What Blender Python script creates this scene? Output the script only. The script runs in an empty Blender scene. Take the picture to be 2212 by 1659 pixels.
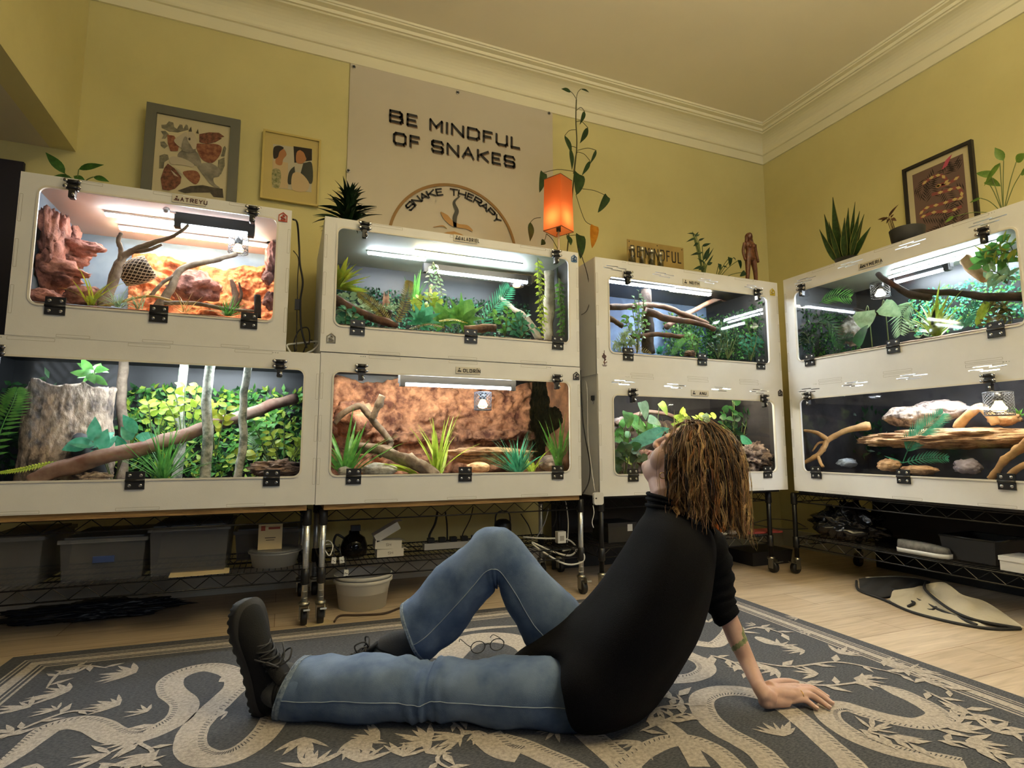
import bpy, bmesh, math, random
from mathutils import Vector, Matrix, noise, Euler, Quaternion
R = math.radians
SC = bpy.context.scene
COL = SC.collection

# ---------------------------------------------------------------- camera
CAM_H = 0.70
PITCH = math.atan(135.5 / 1215.0)
YAW = R(22.08)
FPX = 1215.0
cam_data = bpy.data.cameras.new('camera'); cam = bpy.data.objects.new('camera', cam_data); COL.objects.link(cam)
cam_data.sensor_width = 36.0; cam_data.lens = 36.0 * FPX / 2212.0
cam_data.clip_start = 0.02
cam.location = (0, 0, CAM_H); cam.rotation_euler = (R(90) + PITCH, 0, -YAW)
SC.camera = cam
# ---------------------------------------------------------------- world, daylight, room lamp, exposure
world = bpy.data.worlds.new('world'); SC.world = world; world.use_nodes = True
wb = world.node_tree.nodes['Background']
wb.inputs[0].default_value = (0.80, 0.86, 1.0, 1); wb.inputs[1].default_value = 0.03
SC.view_settings.view_transform = 'Standard'; SC.view_settings.look = 'None'
SC.view_settings.exposure = 0.0; SC.view_settings.gamma = 1.0; SC.view_settings.use_curve_mapping = False

def area(name, loc, target, sx, sy, power, col):
    l = bpy.data.lights.new(name, 'AREA'); l.shape = 'RECTANGLE'; l.size = sx; l.size_y = sy
    l.energy = power; l.color = col
    o = bpy.data.objects.new(name, l); COL.objects.link(o); o.location = loc
    o.rotation_euler = (Vector(target) - Vector(loc)).to_track_quat('-Z', 'Y').to_euler()
    return o
# daylight behind the camera: an added unseen fill, then the lattice window
area('added_daylight_fill', (1.9, -2.9, 2.0), (1.5, 1.4, 0.2), 2.4, 0.5, 21, (0.84, 0.93, 1.0))  # general fill added high up, placed clear of the door reflections
area('side_window_daylight', (-2.2, -2.92, 1.18), (-2.2, 0, 1.18), 0.8, 0.96, 6, (0.88, 0.95, 1.0))
# the warm bowl lamp of the room, hanging above the camera and shining up at the ceiling
area('pendant_light', (1.3, 0.1, 2.50), (1.3, 0.1, 3.0), 0.55, 0.55, 112, (1.0, 0.85, 0.58))

# ---------------------------------------------------------------- pixel -> place
_th = PITCH
FW = Vector((math.sin(YAW) * math.cos(_th), math.cos(YAW) * math.cos(_th), math.sin(_th)))
RT = Vector((math.cos(YAW), -math.sin(YAW), 0)); UP = RT.cross(FW)
CAMP = Vector((0, 0, CAM_H))
def ray(x, y): return FW + RT * ((x - 1106.0) / FPX) - UP * ((y - 829.5) / FPX)
def on_y(x, y, Y): d = ray(x, y); return CAMP + d * (Y / d.y)
def on_x(x, y, X): d = ray(x, y); return CAMP + d * (X / d.x)
def on_z(x, y, Z): d = ray(x, y); return CAMP + d * ((Z - CAM_H) / d.z)
def on_plane(x, y, p, n): d = ray(x, y); return CAMP + d * ((Vector(p) - CAMP).dot(n) / d.dot(n))

# ---------------------------------------------------------------- materials
MATS = {}
def s2l(c):
    return tuple((v / 12.92 if v <= 0.04045 else ((v + 0.055) / 1.055) ** 2.4) for v in c)
def hexc(h):
    h = h.lstrip('#'); return s2l([int(h[i:i + 2], 16) / 255 for i in (0, 2, 4)])
def mat(name, col, rough=0.6, metal=0.0, c2=None, scale=20.0, bump=0.0, bscale=None, stretch=None, spec=None, emit=None, estr=0.0,
        trans=0.0, detail=4.0, contrast=(0.35, 0.65), sheen=0.0, vcol=False):
    if name in MATS: return MATS[name]
    m = bpy.data.materials.new(name); m.use_nodes = True; MATS[name] = m
    nt = m.node_tree; N = nt.nodes; Lk = nt.links; b = N['Principled BSDF']
    if isinstance(col, str): col = hexc(col)
    b.inputs['Base Color'].default_value = (*col, 1); b.inputs['Roughness'].default_value = rough; b.inputs['Metallic'].default_value = metal
    if spec is not None: b.inputs['Specular IOR Level'].default_value = spec
    if sheen: b.inputs['Sheen Weight'].default_value = sheen
    if trans: b.inputs['Transmission Weight'].default_value = trans
    if emit is not None:
        b.inputs['Emission Color'].default_value = (*(hexc(emit) if isinstance(emit, str) else emit), 1); b.inputs['Emission Strength'].default_value = estr
    if c2 is not None or bump:
        tc = N.new('ShaderNodeTexCoord'); mp = N.new('ShaderNodeMapping'); Lk.new(tc.outputs['Object'], mp.inputs[0])
        if stretch: mp.inputs['Scale'].default_value = stretch
        no = N.new('ShaderNodeTexNoise'); no.inputs['Scale'].default_value = scale; no.inputs['Detail'].default_value = detail; no.inputs['Roughness'].default_value = 0.62
        Lk.new(mp.outputs[0], no.inputs['Vector'])
        if c2 is not None:
            if isinstance(c2, str): c2 = hexc(c2)
            cr = N.new('ShaderNodeValToRGB'); cr.color_ramp.elements[0].position = contrast[0]; cr.color_ramp.elements[1].position = contrast[1]
            cr.color_ramp.elements[0].color = (*col, 1); cr.color_ramp.elements[1].color = (*c2, 1)
            Lk.new(no.outputs['Fac'], cr.inputs[0]); Lk.new(cr.outputs[0], b.inputs['Base Color'])
        if bump:
            n2 = no
            if bscale:
                n2 = N.new('ShaderNodeTexNoise'); n2.inputs['Scale'].default_value = bscale; n2.inputs['Detail'].default_value = 5; Lk.new(mp.outputs[0], n2.inputs['Vector'])
            bp = N.new('ShaderNodeBump'); bp.inputs['Strength'].default_value = bump; bp.inputs['Distance'].default_value = 0.01
            Lk.new(n2.outputs['Fac'], bp.inputs['Height']); Lk.new(bp.outputs[0], b.inputs['Normal'])
    if vcol:   # each lock / leaf carries its own tint
        at = N.new('ShaderNodeAttribute'); at.attribute_name = 'tint'
        if c2 is not None:
            mx = N.new('ShaderNodeMix'); mx.data_type = 'RGBA'; mx.inputs[0].default_value = 0.6
            Lk.new(b.inputs['Base Color'].links[0].from_socket, mx.inputs[6]); Lk.new(at.outputs['Color'], mx.inputs[7])
            Lk.new(mx.outputs[2], b.inputs['Base Color'])
        else:
            Lk.new(at.outputs['Color'], b.inputs['Base Color'])
    return m
def clear(name, tint=(1, 1, 1), gloss=0.04, ior=1.45):
    """thin clear acrylic / glass: passes light straight through, mirrors a little by Fresnel"""
    if name in MATS: return MATS[name]
    m = bpy.data.materials.new(name); m.use_nodes = True; MATS[name] = m
    nt = m.node_tree; N = nt.nodes; Lk = nt.links; N.remove(N['Principled BSDF'])
    t = N.new('ShaderNodeBsdfTransparent'); t.inputs[0].default_value = (*tint, 1)
    g = N.new('ShaderNodeBsdfGlossy'); g.inputs['Roughness'].default_value = gloss
    fr = N.new('ShaderNodeFresnel'); fr.inputs[0].default_value = ior
    ge = N.new('ShaderNodeNewGeometry'); ml = N.new('ShaderNodeMath'); ml.operation = 'SUBTRACT'; ml.use_clamp = True   # the inner faces of the thin sheet do not mirror
    Lk.new(fr.outputs[0], ml.inputs[0]); Lk.new(ge.outputs['Backfacing'], ml.inputs[1])
    mx = N.new('ShaderNodeMixShader'); Lk.new(ml.outputs[0], mx.inputs[0]); Lk.new(t.outputs[0], mx.inputs[1]); Lk.new(g.outputs[0], mx.inputs[2])
    Lk.new(mx.outputs[0], N['Material Output'].inputs[0])
    return m
def frosted(name, col, alpha=0.5, rough=0.35):
    """cloudy translucent plastic"""
    if name in MATS: return MATS[name]
    m = mat(name, col, rough); m.node_tree.nodes['Principled BSDF'].inputs['Alpha'].default_value = alpha
    return m
def leafmat(name, col, c2, rough=0.4, scale=30, trans=0.35, vein=False):
    if name in MATS: return MATS[name]
    m = mat(name, col, rough, c2=c2, scale=scale, spec=0.35)
    nt = m.node_tree; N = nt.nodes; Lk = nt.links; b = N['Principled BSDF']
    tr = N.new('ShaderNodeBsdfTranslucent'); mx = N.new('ShaderNodeMixShader'); mx.inputs[0].default_value = trans
    Lk.new(b.inputs['Base Color'].links[0].from_socket, tr.inputs[0])
    Lk.new(b.outputs[0], mx.inputs[1]); Lk.new(tr.outputs[0], mx.inputs[2]); Lk.new(mx.outputs[0], N['Material Output'].inputs[0])
    return m

# ---------------------------------------------------------------- mesh builder
def perp(d):
    d = d.normalized(); a = Vector((0, 0, 1)) if abs(d.z) < 0.9 else Vector((1, 0, 0))
    u = d.cross(a).normalized(); return u, d.cross(u).normalized()
class MB:
    def __init__(s): s.v = []; s.f = []; s.m = []; s.sm = []; s.t = []; s.tint = None
    def add(s, vs, fs, m=0, smooth=False):
        o = len(s.v); s.v += [tuple(v) for v in vs]
        if s.tint is not None or s.t: s.t += [s.tint or (1, 1, 1)] * (len(s.v) - len(s.t))
        for f in fs: s.f.append(tuple(i + o for i in f)); s.m.append(m); s.sm.append(smooth)
        return s
    def box(s, a, b, m=0):
        x0, y0, z0 = a; x1, y1, z1 = b
        return s.add([(x0, y0, z0), (x1, y0, z0), (x1, y1, z0), (x0, y1, z0), (x0, y0, z1), (x1, y0, z1), (x1, y1, z1), (x0, y1, z1)],
                     [(0, 3, 2, 1), (4, 5, 6, 7), (0, 1, 5, 4), (1, 2, 6, 5), (2, 3, 7, 6), (3, 0, 4, 7)], m)
    def obox(s, c, ax, ay, az, m=0):
        c, ax, ay, az = Vector(c), Vector(ax), Vector(ay), Vector(az)
        vs = [c + ax * i + ay * j + az * k for k in (-1, 1) for i, j in ((-1, -1), (1, -1), (1, 1), (-1, 1))]
        return s.add(vs, [(0, 3, 2, 1), (4, 5, 6, 7), (0, 1, 5, 4), (1, 2, 6, 5), (2, 3, 7, 6), (3, 0, 4, 7)], m)
    def tube(s, pts, r, n=8, m=0, cap=True, smooth=True, flat=1.0, side=None, nz=0.0, seed=0):
        pts = [Vector(p) for p in pts]; k = len(pts)
        rr = r if hasattr(r, '__len__') else [r] * k
        vs = []; u = None
        for i, p in enumerate(pts):
            d = (pts[min(i + 1, k - 1)] - pts[max(i - 1, 0)])
            if d.length < 1e-9: d = Vector((0, 0, 1))
            d.normalize()
            if u is None:
                u = Vector(side) if side is not None else perp(d)[0]
            u = (u - d * u.dot(d))
            if u.length < 1e-6: u = perp(d)[0]
            u.normalize(); w = d.cross(u)
            for j in range(n):
                a = 2 * math.pi * j / n; q = rr[i]
                if nz: q *= 1 + nz * noise.noise(p * (0.35 / max(rr[i], 1e-3)) + Vector((math.cos(a) * 1.3, math.sin(a) * 1.3, seed)))
                vs.append(p + u * (math.cos(a) * q) + w * (math.sin(a) * q * flat))
        fs = [(i * n + j, i * n + (j + 1) % n, (i + 1) * n + (j + 1) % n, (i + 1) * n + j) for i in range(k - 1) for j in range(n)]
        if cap: fs += [tuple(reversed(range(n))), tuple(range((k - 1) * n, k * n))]
        return s.add(vs, fs, m, smooth)
    def rings(s, rings, m=0, cap=True, smooth=True):
        n = len(rings[0]); vs = [v for r in rings for v in r]; k = len(rings)
        fs = [(i * n + j, i * n + (j + 1) % n, (i + 1) * n + (j + 1) % n, (i + 1) * n + j) for i in range(k - 1) for j in range(n)]
        if cap: fs += [tuple(reversed(range(n))), tuple(range((k - 1) * n, k * n))]
        return s.add(vs, fs, m, smooth)
    def lathe(s, prof, c=(0, 0, 0), n=24, m=0, smooth=True, cap=True, M=None):
        rr = []
        for r, z in prof:
            ring = [Vector((math.cos(2 * math.pi * j / n) * r, math.sin(2 * math.pi * j / n) * r, z)) for j in range(n)]
            rr.append([(M @ v if M else v) + Vector(c) for v in ring])
        return s.rings(rr, m, cap, smooth)
    def ell(s, c, rad, M=None, n=16, k=10, m=0):
        rr = []
        for i in range(k + 1):
            a = math.pi * i / k; a = min(max(a, 0.02), math.pi - 0.02)
            ring = [Vector((math.cos(2 * math.pi * j / n) * math.sin(a) * rad[0], math.sin(2 * math.pi * j / n) * math.sin(a) * rad[1], -math.cos(a) * rad[2])) for j in range(n)]
            rr.append([(M @ v if M else v) + Vector(c) for v in ring])
        return s.rings(rr, m)
    def poly(s, pts, h, ax=(1, 0, 0), ay=(0, 0, 1), o=(0, 0, 0), m=0):
        """flat outline (2-D points, convex or simple) thickened by vector h"""
        o = Vector(o); ax = Vector(ax); ay = Vector(ay); h = Vector(h); n = len(pts)
        a = [o + ax * p[0] + ay * p[1] for p in pts]; vs = a + [p + h for p in a]
        fs = [tuple(reversed(range(n))), tuple(range(n, 2 * n))] + [(i, (i + 1) % n, n + (i + 1) % n, n + i) for i in range(n)]
        return s.add(vs, fs, m)
    def leaf(s, base, d, up, ln, w, curl=0.3, fold=0.15, shape='ovate', m=0, n=6, twist=0.0):
        """one leaf blade: from base along d, its face towards up, drooping by curl"""
        base = Vector(base); d = Vector(d).normalized(); up = Vector(up)
        sd = d.cross(up)
        if sd.length < 1e-4: sd = perp(d)[0]
        sd.normalize(); up = sd.cross(d).normalized()
        if twist:
            q = Quaternion(d, twist); sd = q @ sd; up = q @ up
        vs = []
        for i in range(n + 1):
            t = i / n
            if shape == 'ovate': q = math.sin(math.pi * t ** 0.8) * (1 - 0.15 * t) if 0 < t < 1 else 0.03
            elif shape == 'blade': q = (min(1, t * 6) * 0.6 + 0.4) * (1 - t) ** 0.7 if t < 1 else 0.02
            elif shape == 'lance': q = math.sin(math.pi * t ** 0.62) * 0.95 if 0 < t < 1 else 0.06
            elif shape == 'heart': q = (0.82 + 0.35 * t) if t < 0.12 else math.cos((t - 0.12) / 0.88 * math.pi / 2) ** 0.75
            elif shape == 'obov': q = math.sin(math.pi * t ** 1.5) if 0 < t < 1 else 0.05
            else: q = 1.0
            q = max(q, 0.02) * w / 2
            a = curl * t
            p = base + d * (ln * (math.sin(a) / curl * 1.0 if abs(curl) > 1e-3 else t)) - up * (ln * ((1 - math.cos(a)) / curl if abs(curl) > 1e-3 else 0))
            nu = up * math.cos(a) + d * math.sin(a)
            vs += [p - sd * q + nu * (fold * q), p, p + sd * q + nu * (fold * q)]
        fs = []
        for i in range(n):
            b = i * 3; fs += [(b, b + 1, b + 4, b + 3), (b + 1, b + 2, b + 5, b + 4)]
        return s.add(vs, fs, m, True)
    def mesh(s, name, mats):
        me = bpy.data.meshes.new(name); me.from_pydata(s.v, [], s.f)
        for q in (mats if isinstance(mats, (list, tuple)) else [mats]): me.materials.append(q)
        me.polygons.foreach_set('material_index', s.m); me.polygons.foreach_set('use_smooth', s.sm)
        if s.t:
            s.t += [(1, 1, 1)] * (len(s.v) - len(s.t))
            ca = me.color_attributes.new('tint', 'FLOAT_COLOR', 'POINT')
            ca.data.foreach_set('color', [c for t in s.t for c in (*t, 1)])
        me.update(); return me
    def build(s, name, mats, parent=None, M=None):
        return place(s.mesh(name, mats), name, parent, M)
def place(me, name, parent=None, M=None):
    o = bpy.data.objects.new(name, me); COL.objects.link(o)
    if parent is not None:
        o.parent = parent
    if M is not None: o.matrix_local = M
    return o
def tag(o, label=None, cat=None, group=None, kind=None):
    if label: o['label'] = label
    if cat: o['category'] = cat
    if group: o['group'] = group
    if kind: o['kind'] = kind
    return o
def thing(name, label, cat, M=None, loc=(0, 0, 0), rz=0.0, group=None):
    o = bpy.data.objects.new(name, None); COL.objects.link(o); o.empty_display_size = 0.05
    if M is None: M = Matrix.Translation(Vector(loc)) @ Matrix.Rotation(rz, 4, 'Z')
    o.matrix_world = M
    return tag(o, label, cat, group)
def struct(o): o['kind'] = 'structure'; return o
def dup(root, M, label=None, group=None):
    r = root.copy(); COL.objects.link(r); r.matrix_world = M
    if label: r['label'] = label
    if group: r['group'] = group
    for ch in list(root.children):
        c = ch.copy(); COL.objects.link(c); c.parent = r
        for g in list(ch.children):
            d = g.copy(); COL.objects.link(d); d.parent = c
    return r
DG = None
def curve_mesh(cu, name):
    """2-D curve / text -> mesh data"""
    o = bpy.data.objects.new('tmp', cu); COL.objects.link(o)
    dg = bpy.context.evaluated_depsgraph_get()
    me = bpy.data.meshes.new_from_object(o.evaluated_get(dg)); me.name = name
    bpy.data.objects.remove(o); bpy.data.curves.remove(cu)
    return me
def outline_mesh(name, loops, thick, mats):
    """flat board: first loop the outline, the others holes; lies in x,y, thick along z (centred)"""
    cu = bpy.data.curves.new('tmp', 'CURVE'); cu.dimensions = '2D'; cu.fill_mode = 'BOTH'; cu.extrude = thick / 2
    for lp in loops:
        sp = cu.splines.new('POLY'); sp.points.add(len(lp) - 1); sp.use_cyclic_u = True
        for p, q in zip(sp.points, lp): p.co = (q[0], q[1], 0, 1)
    me = curve_mesh(cu, name)
    me.materials.clear()
    for q in (mats if isinstance(mats, (list, tuple)) else [mats]): me.materials.append(q)
    for p in me.polygons: p.material_index = 0
    return me
_cut = [(.15, 0), (.85, 0), (1, .18), (1, .82), (.85, 1), (.15, 1), (0, .82), (0, .18), (.15, 0)]
GLYPH = {'B': [[(0, 0), (0, 1), (.8, 1), (.95, .87), (.95, .65), (.82, .53), (0, .53)], [(.82, .53), (1, .38), (1, .14), (.85, 0), (0, 0)]], 'E': [[(1, 1), (0, 1), (0, 0), (1, 0)], [(0, .5), (.85, .5)]], 'M': [[(0, 0), (0, 1), (.5, .35), (1, 1), (1, 0)]],
 'I': [[(0, 0), (0, 1)]], 'N': [[(0, 0), (0, 1), (1, 0), (1, 1)]], 'D': [[(0, 0), (0, 1), (.78, 1), (1, .8), (1, .2), (.78, 0), (0, 0)]], 'F': [[(0, 0), (0, 1), (1, 1)], [(0, .5), (.85, .5)]], 'U': [[(0, 1), (0, .15), (.15, 0), (.85, 0), (1, .15), (1, 1)]], 'L': [[(0, 1), (0, 0), (1, 0)]], 'O': [_cut],
 'S': [[(1, .82), (.88, 1), (.12, 1), (0, .88), (0, .62), (.12, .52), (.88, .48), (1, .38), (1, .12), (.88, 0), (.12, 0), (0, .18)]], 'A': [[(0, 0), (.5, 1), (1, 0)], [(.2, .35), (.8, .35)]], 'K': [[(0, 0), (0, 1)], [(1, 1), (0, .42)], [(.3, .58), (1, 0)]], 'T': [[(0, 1), (1, 1)], [(.5, 1), (.5, 0)]], 'H': [[(0, 0), (0, 1)], [(1, 0), (1, 1)], [(0, .5), (1, .5)]],
 'R': [[(0, 0), (0, 1), (.85, 1), (1, .87), (1, .6), (.85, .47), (0, .47)], [(.5, .47), (1, 0)]], 'P': [[(0, 0), (0, 1), (.85, 1), (1, .87), (1, .6), (.85, .47), (0, .47)]], 'Y': [[(0, 1), (.5, .5), (1, 1)], [(.5, .5), (.5, 0)]], 'G': [[(1, .85), (.85, 1), (.15, 1), (0, .85), (0, .15), (.15, 0), (.85, 0), (1, .15), (1, .5), (.55, .5)]], '\u00cd': [[(0, 0), (0, 1)], [(0, 1.2), (.3, 1.35)]]}
def text_mesh(name, body, size, thick, mt, sx=1.0, bold=.17):
    """square-cut capitals drawn with straight strokes, centred on the origin"""
    H = .7 * size; W = .95 * H * sx; st = bold * H / 2; gap = .30 * H * (.5 + .5 * sx); m = MB(); x = 0; Z = Vector((0, 0, thick / 2))
    for ch in body:
        if ch == ' ': x += W * .75; continue
        w = W * (0 if ch in 'I\u00cd' else .75 if ch in 'EFL' else 1)
        for pl in GLYPH[ch]:
            for p, q in zip(pl, pl[1:]):
                ww = W if ch == '\u00cd' else w
                a = Vector((x + p[0] * ww, (p[1] - .5) * (H - 2 * st), 0)); b = Vector((x + q[0] * ww, (q[1] - .5) * (H - 2 * st), 0)); d = (b - a); L = d.length
                if L < 1e-6: continue
                d.normalize(); m.obox((a + b) / 2, d * (L / 2 + st * .75), Vector((-d.y, d.x, 0)) * st, Z)
        x += w + gap + 2 * st
    m.v = [(v[0] - (x - gap - 2 * st) / 2, v[1], v[2]) for v in m.v]
    return m.mesh(name, mt)
def rrect(x0, y0, x1, y1, r, n=6):
    pts = []
    for cx, cy, a0 in ((x1 - r, y1 - r, 0), (x0 + r, y1 - r, 90), (x0 + r, y0 + r, 180), (x1 - r, y0 + r, 270)):
        for i in range(n + 1):
            a = R(a0 + 90 * i / n); pts.append((cx + math.cos(a) * r, cy + math.sin(a) * r))
    return pts
def smoothpts(pts, k=4, closed=False):
    """Catmull-Rom through the points"""
    P = [Vector(p) for p in pts]; n = len(P); out = []
    for i in range(n if closed else n - 1):
        g = (lambda j: P[j % n]) if closed else (lambda j: P[min(max(j, 0), n - 1)])
        a, b, c, d = g(i - 1), g(i), g(i + 1), g(i + 2)
        for j in range(k):
            t = j / k
            out.append(0.5 * ((2 * b) + (c - a) * t + (2 * a - 5 * b + 4 * c - d) * t * t + (3 * b - a - 3 * c + d) * t ** 3))
    if not closed: out.append(P[-1])
    return out
def lerpl(a, k):
    """resample list of scalars to match smoothpts"""
    out = []
    for i in range(len(a) - 1):
        for j in range(k): out.append(a[i] + (a[i + 1] - a[i]) * j / k)
    return out + [a[-1]]
def remeshed(mb, name, mats, vox, smooth=6, parent=None, factor=0.5):
    """fuse overlapping closed shapes into ONE continuous surface"""
    me = mb.mesh('tmp', mats); o = bpy.data.objects.new('tmp', me); COL.objects.link(o)
    r = o.modifiers.new('r', 'REMESH'); r.mode = 'VOXEL'; r.voxel_size = vox; r.use_smooth_shade = True
    s = o.modifiers.new('s', 'SMOOTH'); s.iterations = smooth; s.factor = factor
    dg = bpy.context.evaluated_depsgraph_get()
    m2 = bpy.data.meshes.new_from_object(o.evaluated_get(dg)); m2.name = name
    bpy.data.objects.remove(o); bpy.data.meshes.remove(me)
    m2.materials.clear()
    for q in (mats if isinstance(mats, (list, tuple)) else [mats]): m2.materials.append(q)
    for p in m2.polygons: p.use_smooth = True
    return m2
# ================================================================ room shell
WALL_Y = 3.122; WALL_X = 3.375; CEIL_Z = 3.07; SIDE_X = -0.966; HEAD_Z = 2.09
FRONT_Y = -3.0; FAR_X = -3.2
M_wall = mat('yellow_wall_paint', (0.68, 0.62, 0.30), 0.85, c2=(0.64, 0.58, 0.275), scale=3.0, bump=0.05, bscale=140)
M_hall = mat('grey_hall_paint', '#cfc8b4', 0.9)
M_ceil = mat('ceiling_paint', (0.88, 0.82, 0.64), 0.9, c2=(0.85, 0.79, 0.61), scale=1.5)
M_corn = mat('cornice_paint', (0.84, 0.80, 0.58), 0.75)
M_skirt = mat('white_skirting_paint', '#c9c5b8', 0.5)
def planks():
    m = bpy.data.materials.new('oak_plank_floor'); m.use_nodes = True; nt = m.node_tree; N = nt.nodes; Lk = nt.links; b = N['Principled BSDF']
    tc = N.new('ShaderNodeTexCoord'); mp = N.new('ShaderNodeMapping'); Lk.new(tc.outputs['Object'], mp.inputs[0])
    br = N.new('ShaderNodeTexBrick'); br.inputs['Scale'].default_value = 1.0; br.inputs['Brick Width'].default_value = 1.5; br.inputs['Row Height'].default_value = 0.19
    br.inputs['Mortar Size'].default_value = 0.0016; br.inputs['Mortar Smooth'].default_value = 0.4
    br.inputs['Color1'].default_value = (*hexc('#b5a590'), 1); br.inputs['Color2'].default_value = (*hexc('#c6b8a5'), 1); br.inputs['Mortar'].default_value = (*hexc('#7d6344'), 1)
    Lk.new(mp.outputs[0], br.inputs['Vector'])
    m2 = N.new('ShaderNodeMapping'); m2.inputs['Scale'].default_value = (1.2, 14, 1); Lk.new(tc.outputs['Object'], m2.inputs[0])
    no = N.new('ShaderNodeTexNoise'); no.inputs['Scale'].default_value = 3.0; no.inputs['Detail'].default_value = 8; no.inputs['Distortion'].default_value = 1.2; Lk.new(m2.outputs[0], no.inputs['Vector'])
    cr = N.new('ShaderNodeValToRGB'); cr.color_ramp.elements[0].position = 0.3; cr.color_ramp.elements[1].position = 0.7
    cr.color_ramp.elements[0].color = (0.72, 0.68, 0.62, 1); cr.color_ramp.elements[1].color = (1.08, 1.05, 1.02, 1); Lk.new(no.outputs['Fac'], cr.inputs[0])
    mx = N.new('ShaderNodeMix'); mx.data_type = 'RGBA'; mx.blend_type = 'MULTIPLY'; mx.inputs[0].default_value = 1.0
    Lk.new(br.outputs['Color'], mx.inputs[6]); Lk.new(cr.outputs[0], mx.inputs[7]); Lk.new(mx.outputs[2], b.inputs['Base Color'])
    b.inputs['Roughness'].default_value = 0.42
    bp = N.new('ShaderNodeBump'); bp.inputs['Strength'].default_value = 0.15; bp.inputs['Distance'].default_value = 0.002; Lk.new(br.outputs['Fac'], bp.inputs['Height']); bp.invert = True
    Lk.new(bp.outputs[0], b.inputs['Normal']); return m
struct(MB().box((FAR_X, FRONT_Y, -0.1), (WALL_X + 0.1, WALL_Y + 0.1, 0)).build('floor', planks()))
struct(MB().box((FAR_X, FRONT_Y, CEIL_Z), (WALL_X + 0.1, WALL_Y + 0.1, CEIL_Z + 0.1)).build('ceiling', M_ceil))
struct(MB().box((FAR_X, WALL_Y, 0), (WALL_X + 0.1, WALL_Y + 0.1, CEIL_Z)).build('wall_back', M_wall))
struct(MB().box((WALL_X, FRONT_Y, 0), (WALL_X + 0.1, WALL_Y, CEIL_Z)).build('wall_right', M_wall))
# left: a header wall above the wide opening into the side space; its soffit is the grey slope of the photo
struct(MB().box((SIDE_X - 0.10, FRONT_Y, HEAD_Z), (SIDE_X, WALL_Y, CEIL_Z)).build('wall_left', M_wall))
struct(MB().box((FAR_X, FRONT_Y, HEAD_Z), (SIDE_X - 0.10, WALL_Y, HEAD_Z + 0.06)).build('ceiling_side', M_hall))
# cornice run round back, right and left walls
def cornice(name, a, b, n):
    a, b, n = Vector(a), Vector(b), Vector(n)
    prof = [(0.0, 2.875), (0.012, 2.875), (0.018, 2.935), (0.030, 2.937), (0.034, 2.945)]
    for i in range(9):
        t = R(90 * i / 8); prof.append((0.034 + 0.106 * (1 - math.cos(t)), 2.945 + 0.085 * math.sin(t)))
    prof += [(0.146, 3.036), (0.158, 3.036), (0.162, 3.052), (0.192, 3.054), (0.196, 3.060), (0.204, 3.060), (0.208, CEIL_Z), (0, CEIL_Z)]
    d = (b - a).normalized()
    rr = []
    for p in (a, b):
        rr.append([p + n * q[0] + Vector((0, 0, q[1])) + (d * q[0] * (1 if p is a else -1)) for q in prof])
    struct(MB().rings(rr, 0, True, False).build(name, M_corn))
cornice('trim_1', (SIDE_X, WALL_Y, 0), (WALL_X, WALL_Y, 0), (0, -1, 0))
cornice('trim_2', (WALL_X, WALL_Y, 0), (WALL_X, FRONT_Y, 0), (-1, 0, 0))
cornice('trim_3', (SIDE_X, FRONT_Y, 0), (SIDE_X, WALL_Y, 0), (1, 0, 0))
struct(MB().box((FAR_X, WALL_Y - 0.018, 0), (WALL_X, WALL_Y, 0.115)).box((FAR_X, WALL_Y - 0.024, 0), (WALL_X, WALL_Y - 0.018, 0.02)).build('baseboard_back', M_skirt))
struct(MB().box((WALL_X - 0.018, FRONT_Y, 0), (WALL_X, WALL_Y - 0.024, 0.115)).build('baseboard_right', M_skirt))
# lattice window in the wall behind the camera; it shows as a reflection in the cabinet doors
wn = MB().box((-2.66, -2.88, .66), (-2.60, -2.84, 1.70)).box((-1.80, -2.88, .66), (-1.74, -2.84, 1.70)).box((-2.66, -2.88, .66), (-1.74, -2.84, .70)).box((-2.66, -2.88, 1.66), (-1.74, -2.84, 1.70))
for k in range(-3, 8):
    for sg_ in (1, -1):
        P_ = [(-2.6 + .1 * k + sg_ * .96 * t / 8 * .8 + (.4 if sg_ < 0 else 0), -2.86, .70 + .96 * t / 8) for t in range(9)]; P_ = [p for p in P_ if -2.6 <= p[0] <= -1.8]
        if len(P_) > 1: wn.tube(P_, .016, 5, smooth=False)
struct(wn.build('window_1', M_skirt))
# ================================================================ terrarium cabinets
M_board = mat('white_painted_board', (0.79, 0.79, 0.785), 0.45, c2=(0.75, 0.75, 0.745), scale=6, bump=0.04, bscale=220)
M_rim = mat('white_door_rim', '#dedad0', 0.3)
M_black = mat('black_plastic', (0.012, 0.012, 0.013), 0.35)
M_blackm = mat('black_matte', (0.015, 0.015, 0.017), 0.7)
M_screw = mat('steel_screw', '#b9b9bb', 0.25, 1.0)
M_pane = clear('clear_acrylic')
M_joint = mat('joint_groove', '#8d8675', 0.8)
M_tagp = mat('name_plate_white', '#cfcabb', 0.45)
M_ink = mat('dark_ink', '#2e2a28', 0.6)
M_inkr = mat('brown_ink', '#5a2f25', 0.6)
M_em = {k: mat('emblem_' + k, c, 0.5) for k, c in dict(red='#b5492a', blue='#2f5f8f', grey='#7c7a70', black='#26201f', yellow='#c9b21e').items()}
def Mterr(kind, x0, z0, y=None):
    if kind == 'B': return Matrix.Translation((x0, y, z0))
    return Matrix.Translation((2.66, x0, z0)) @ Matrix.Rotation(R(-90), 4, 'Z')
ORIENT = Matrix.Rotation(R(90), 4, 'X')      # board outlines drawn in x,y stand up into x,z facing -y
class Terr: pass
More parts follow.
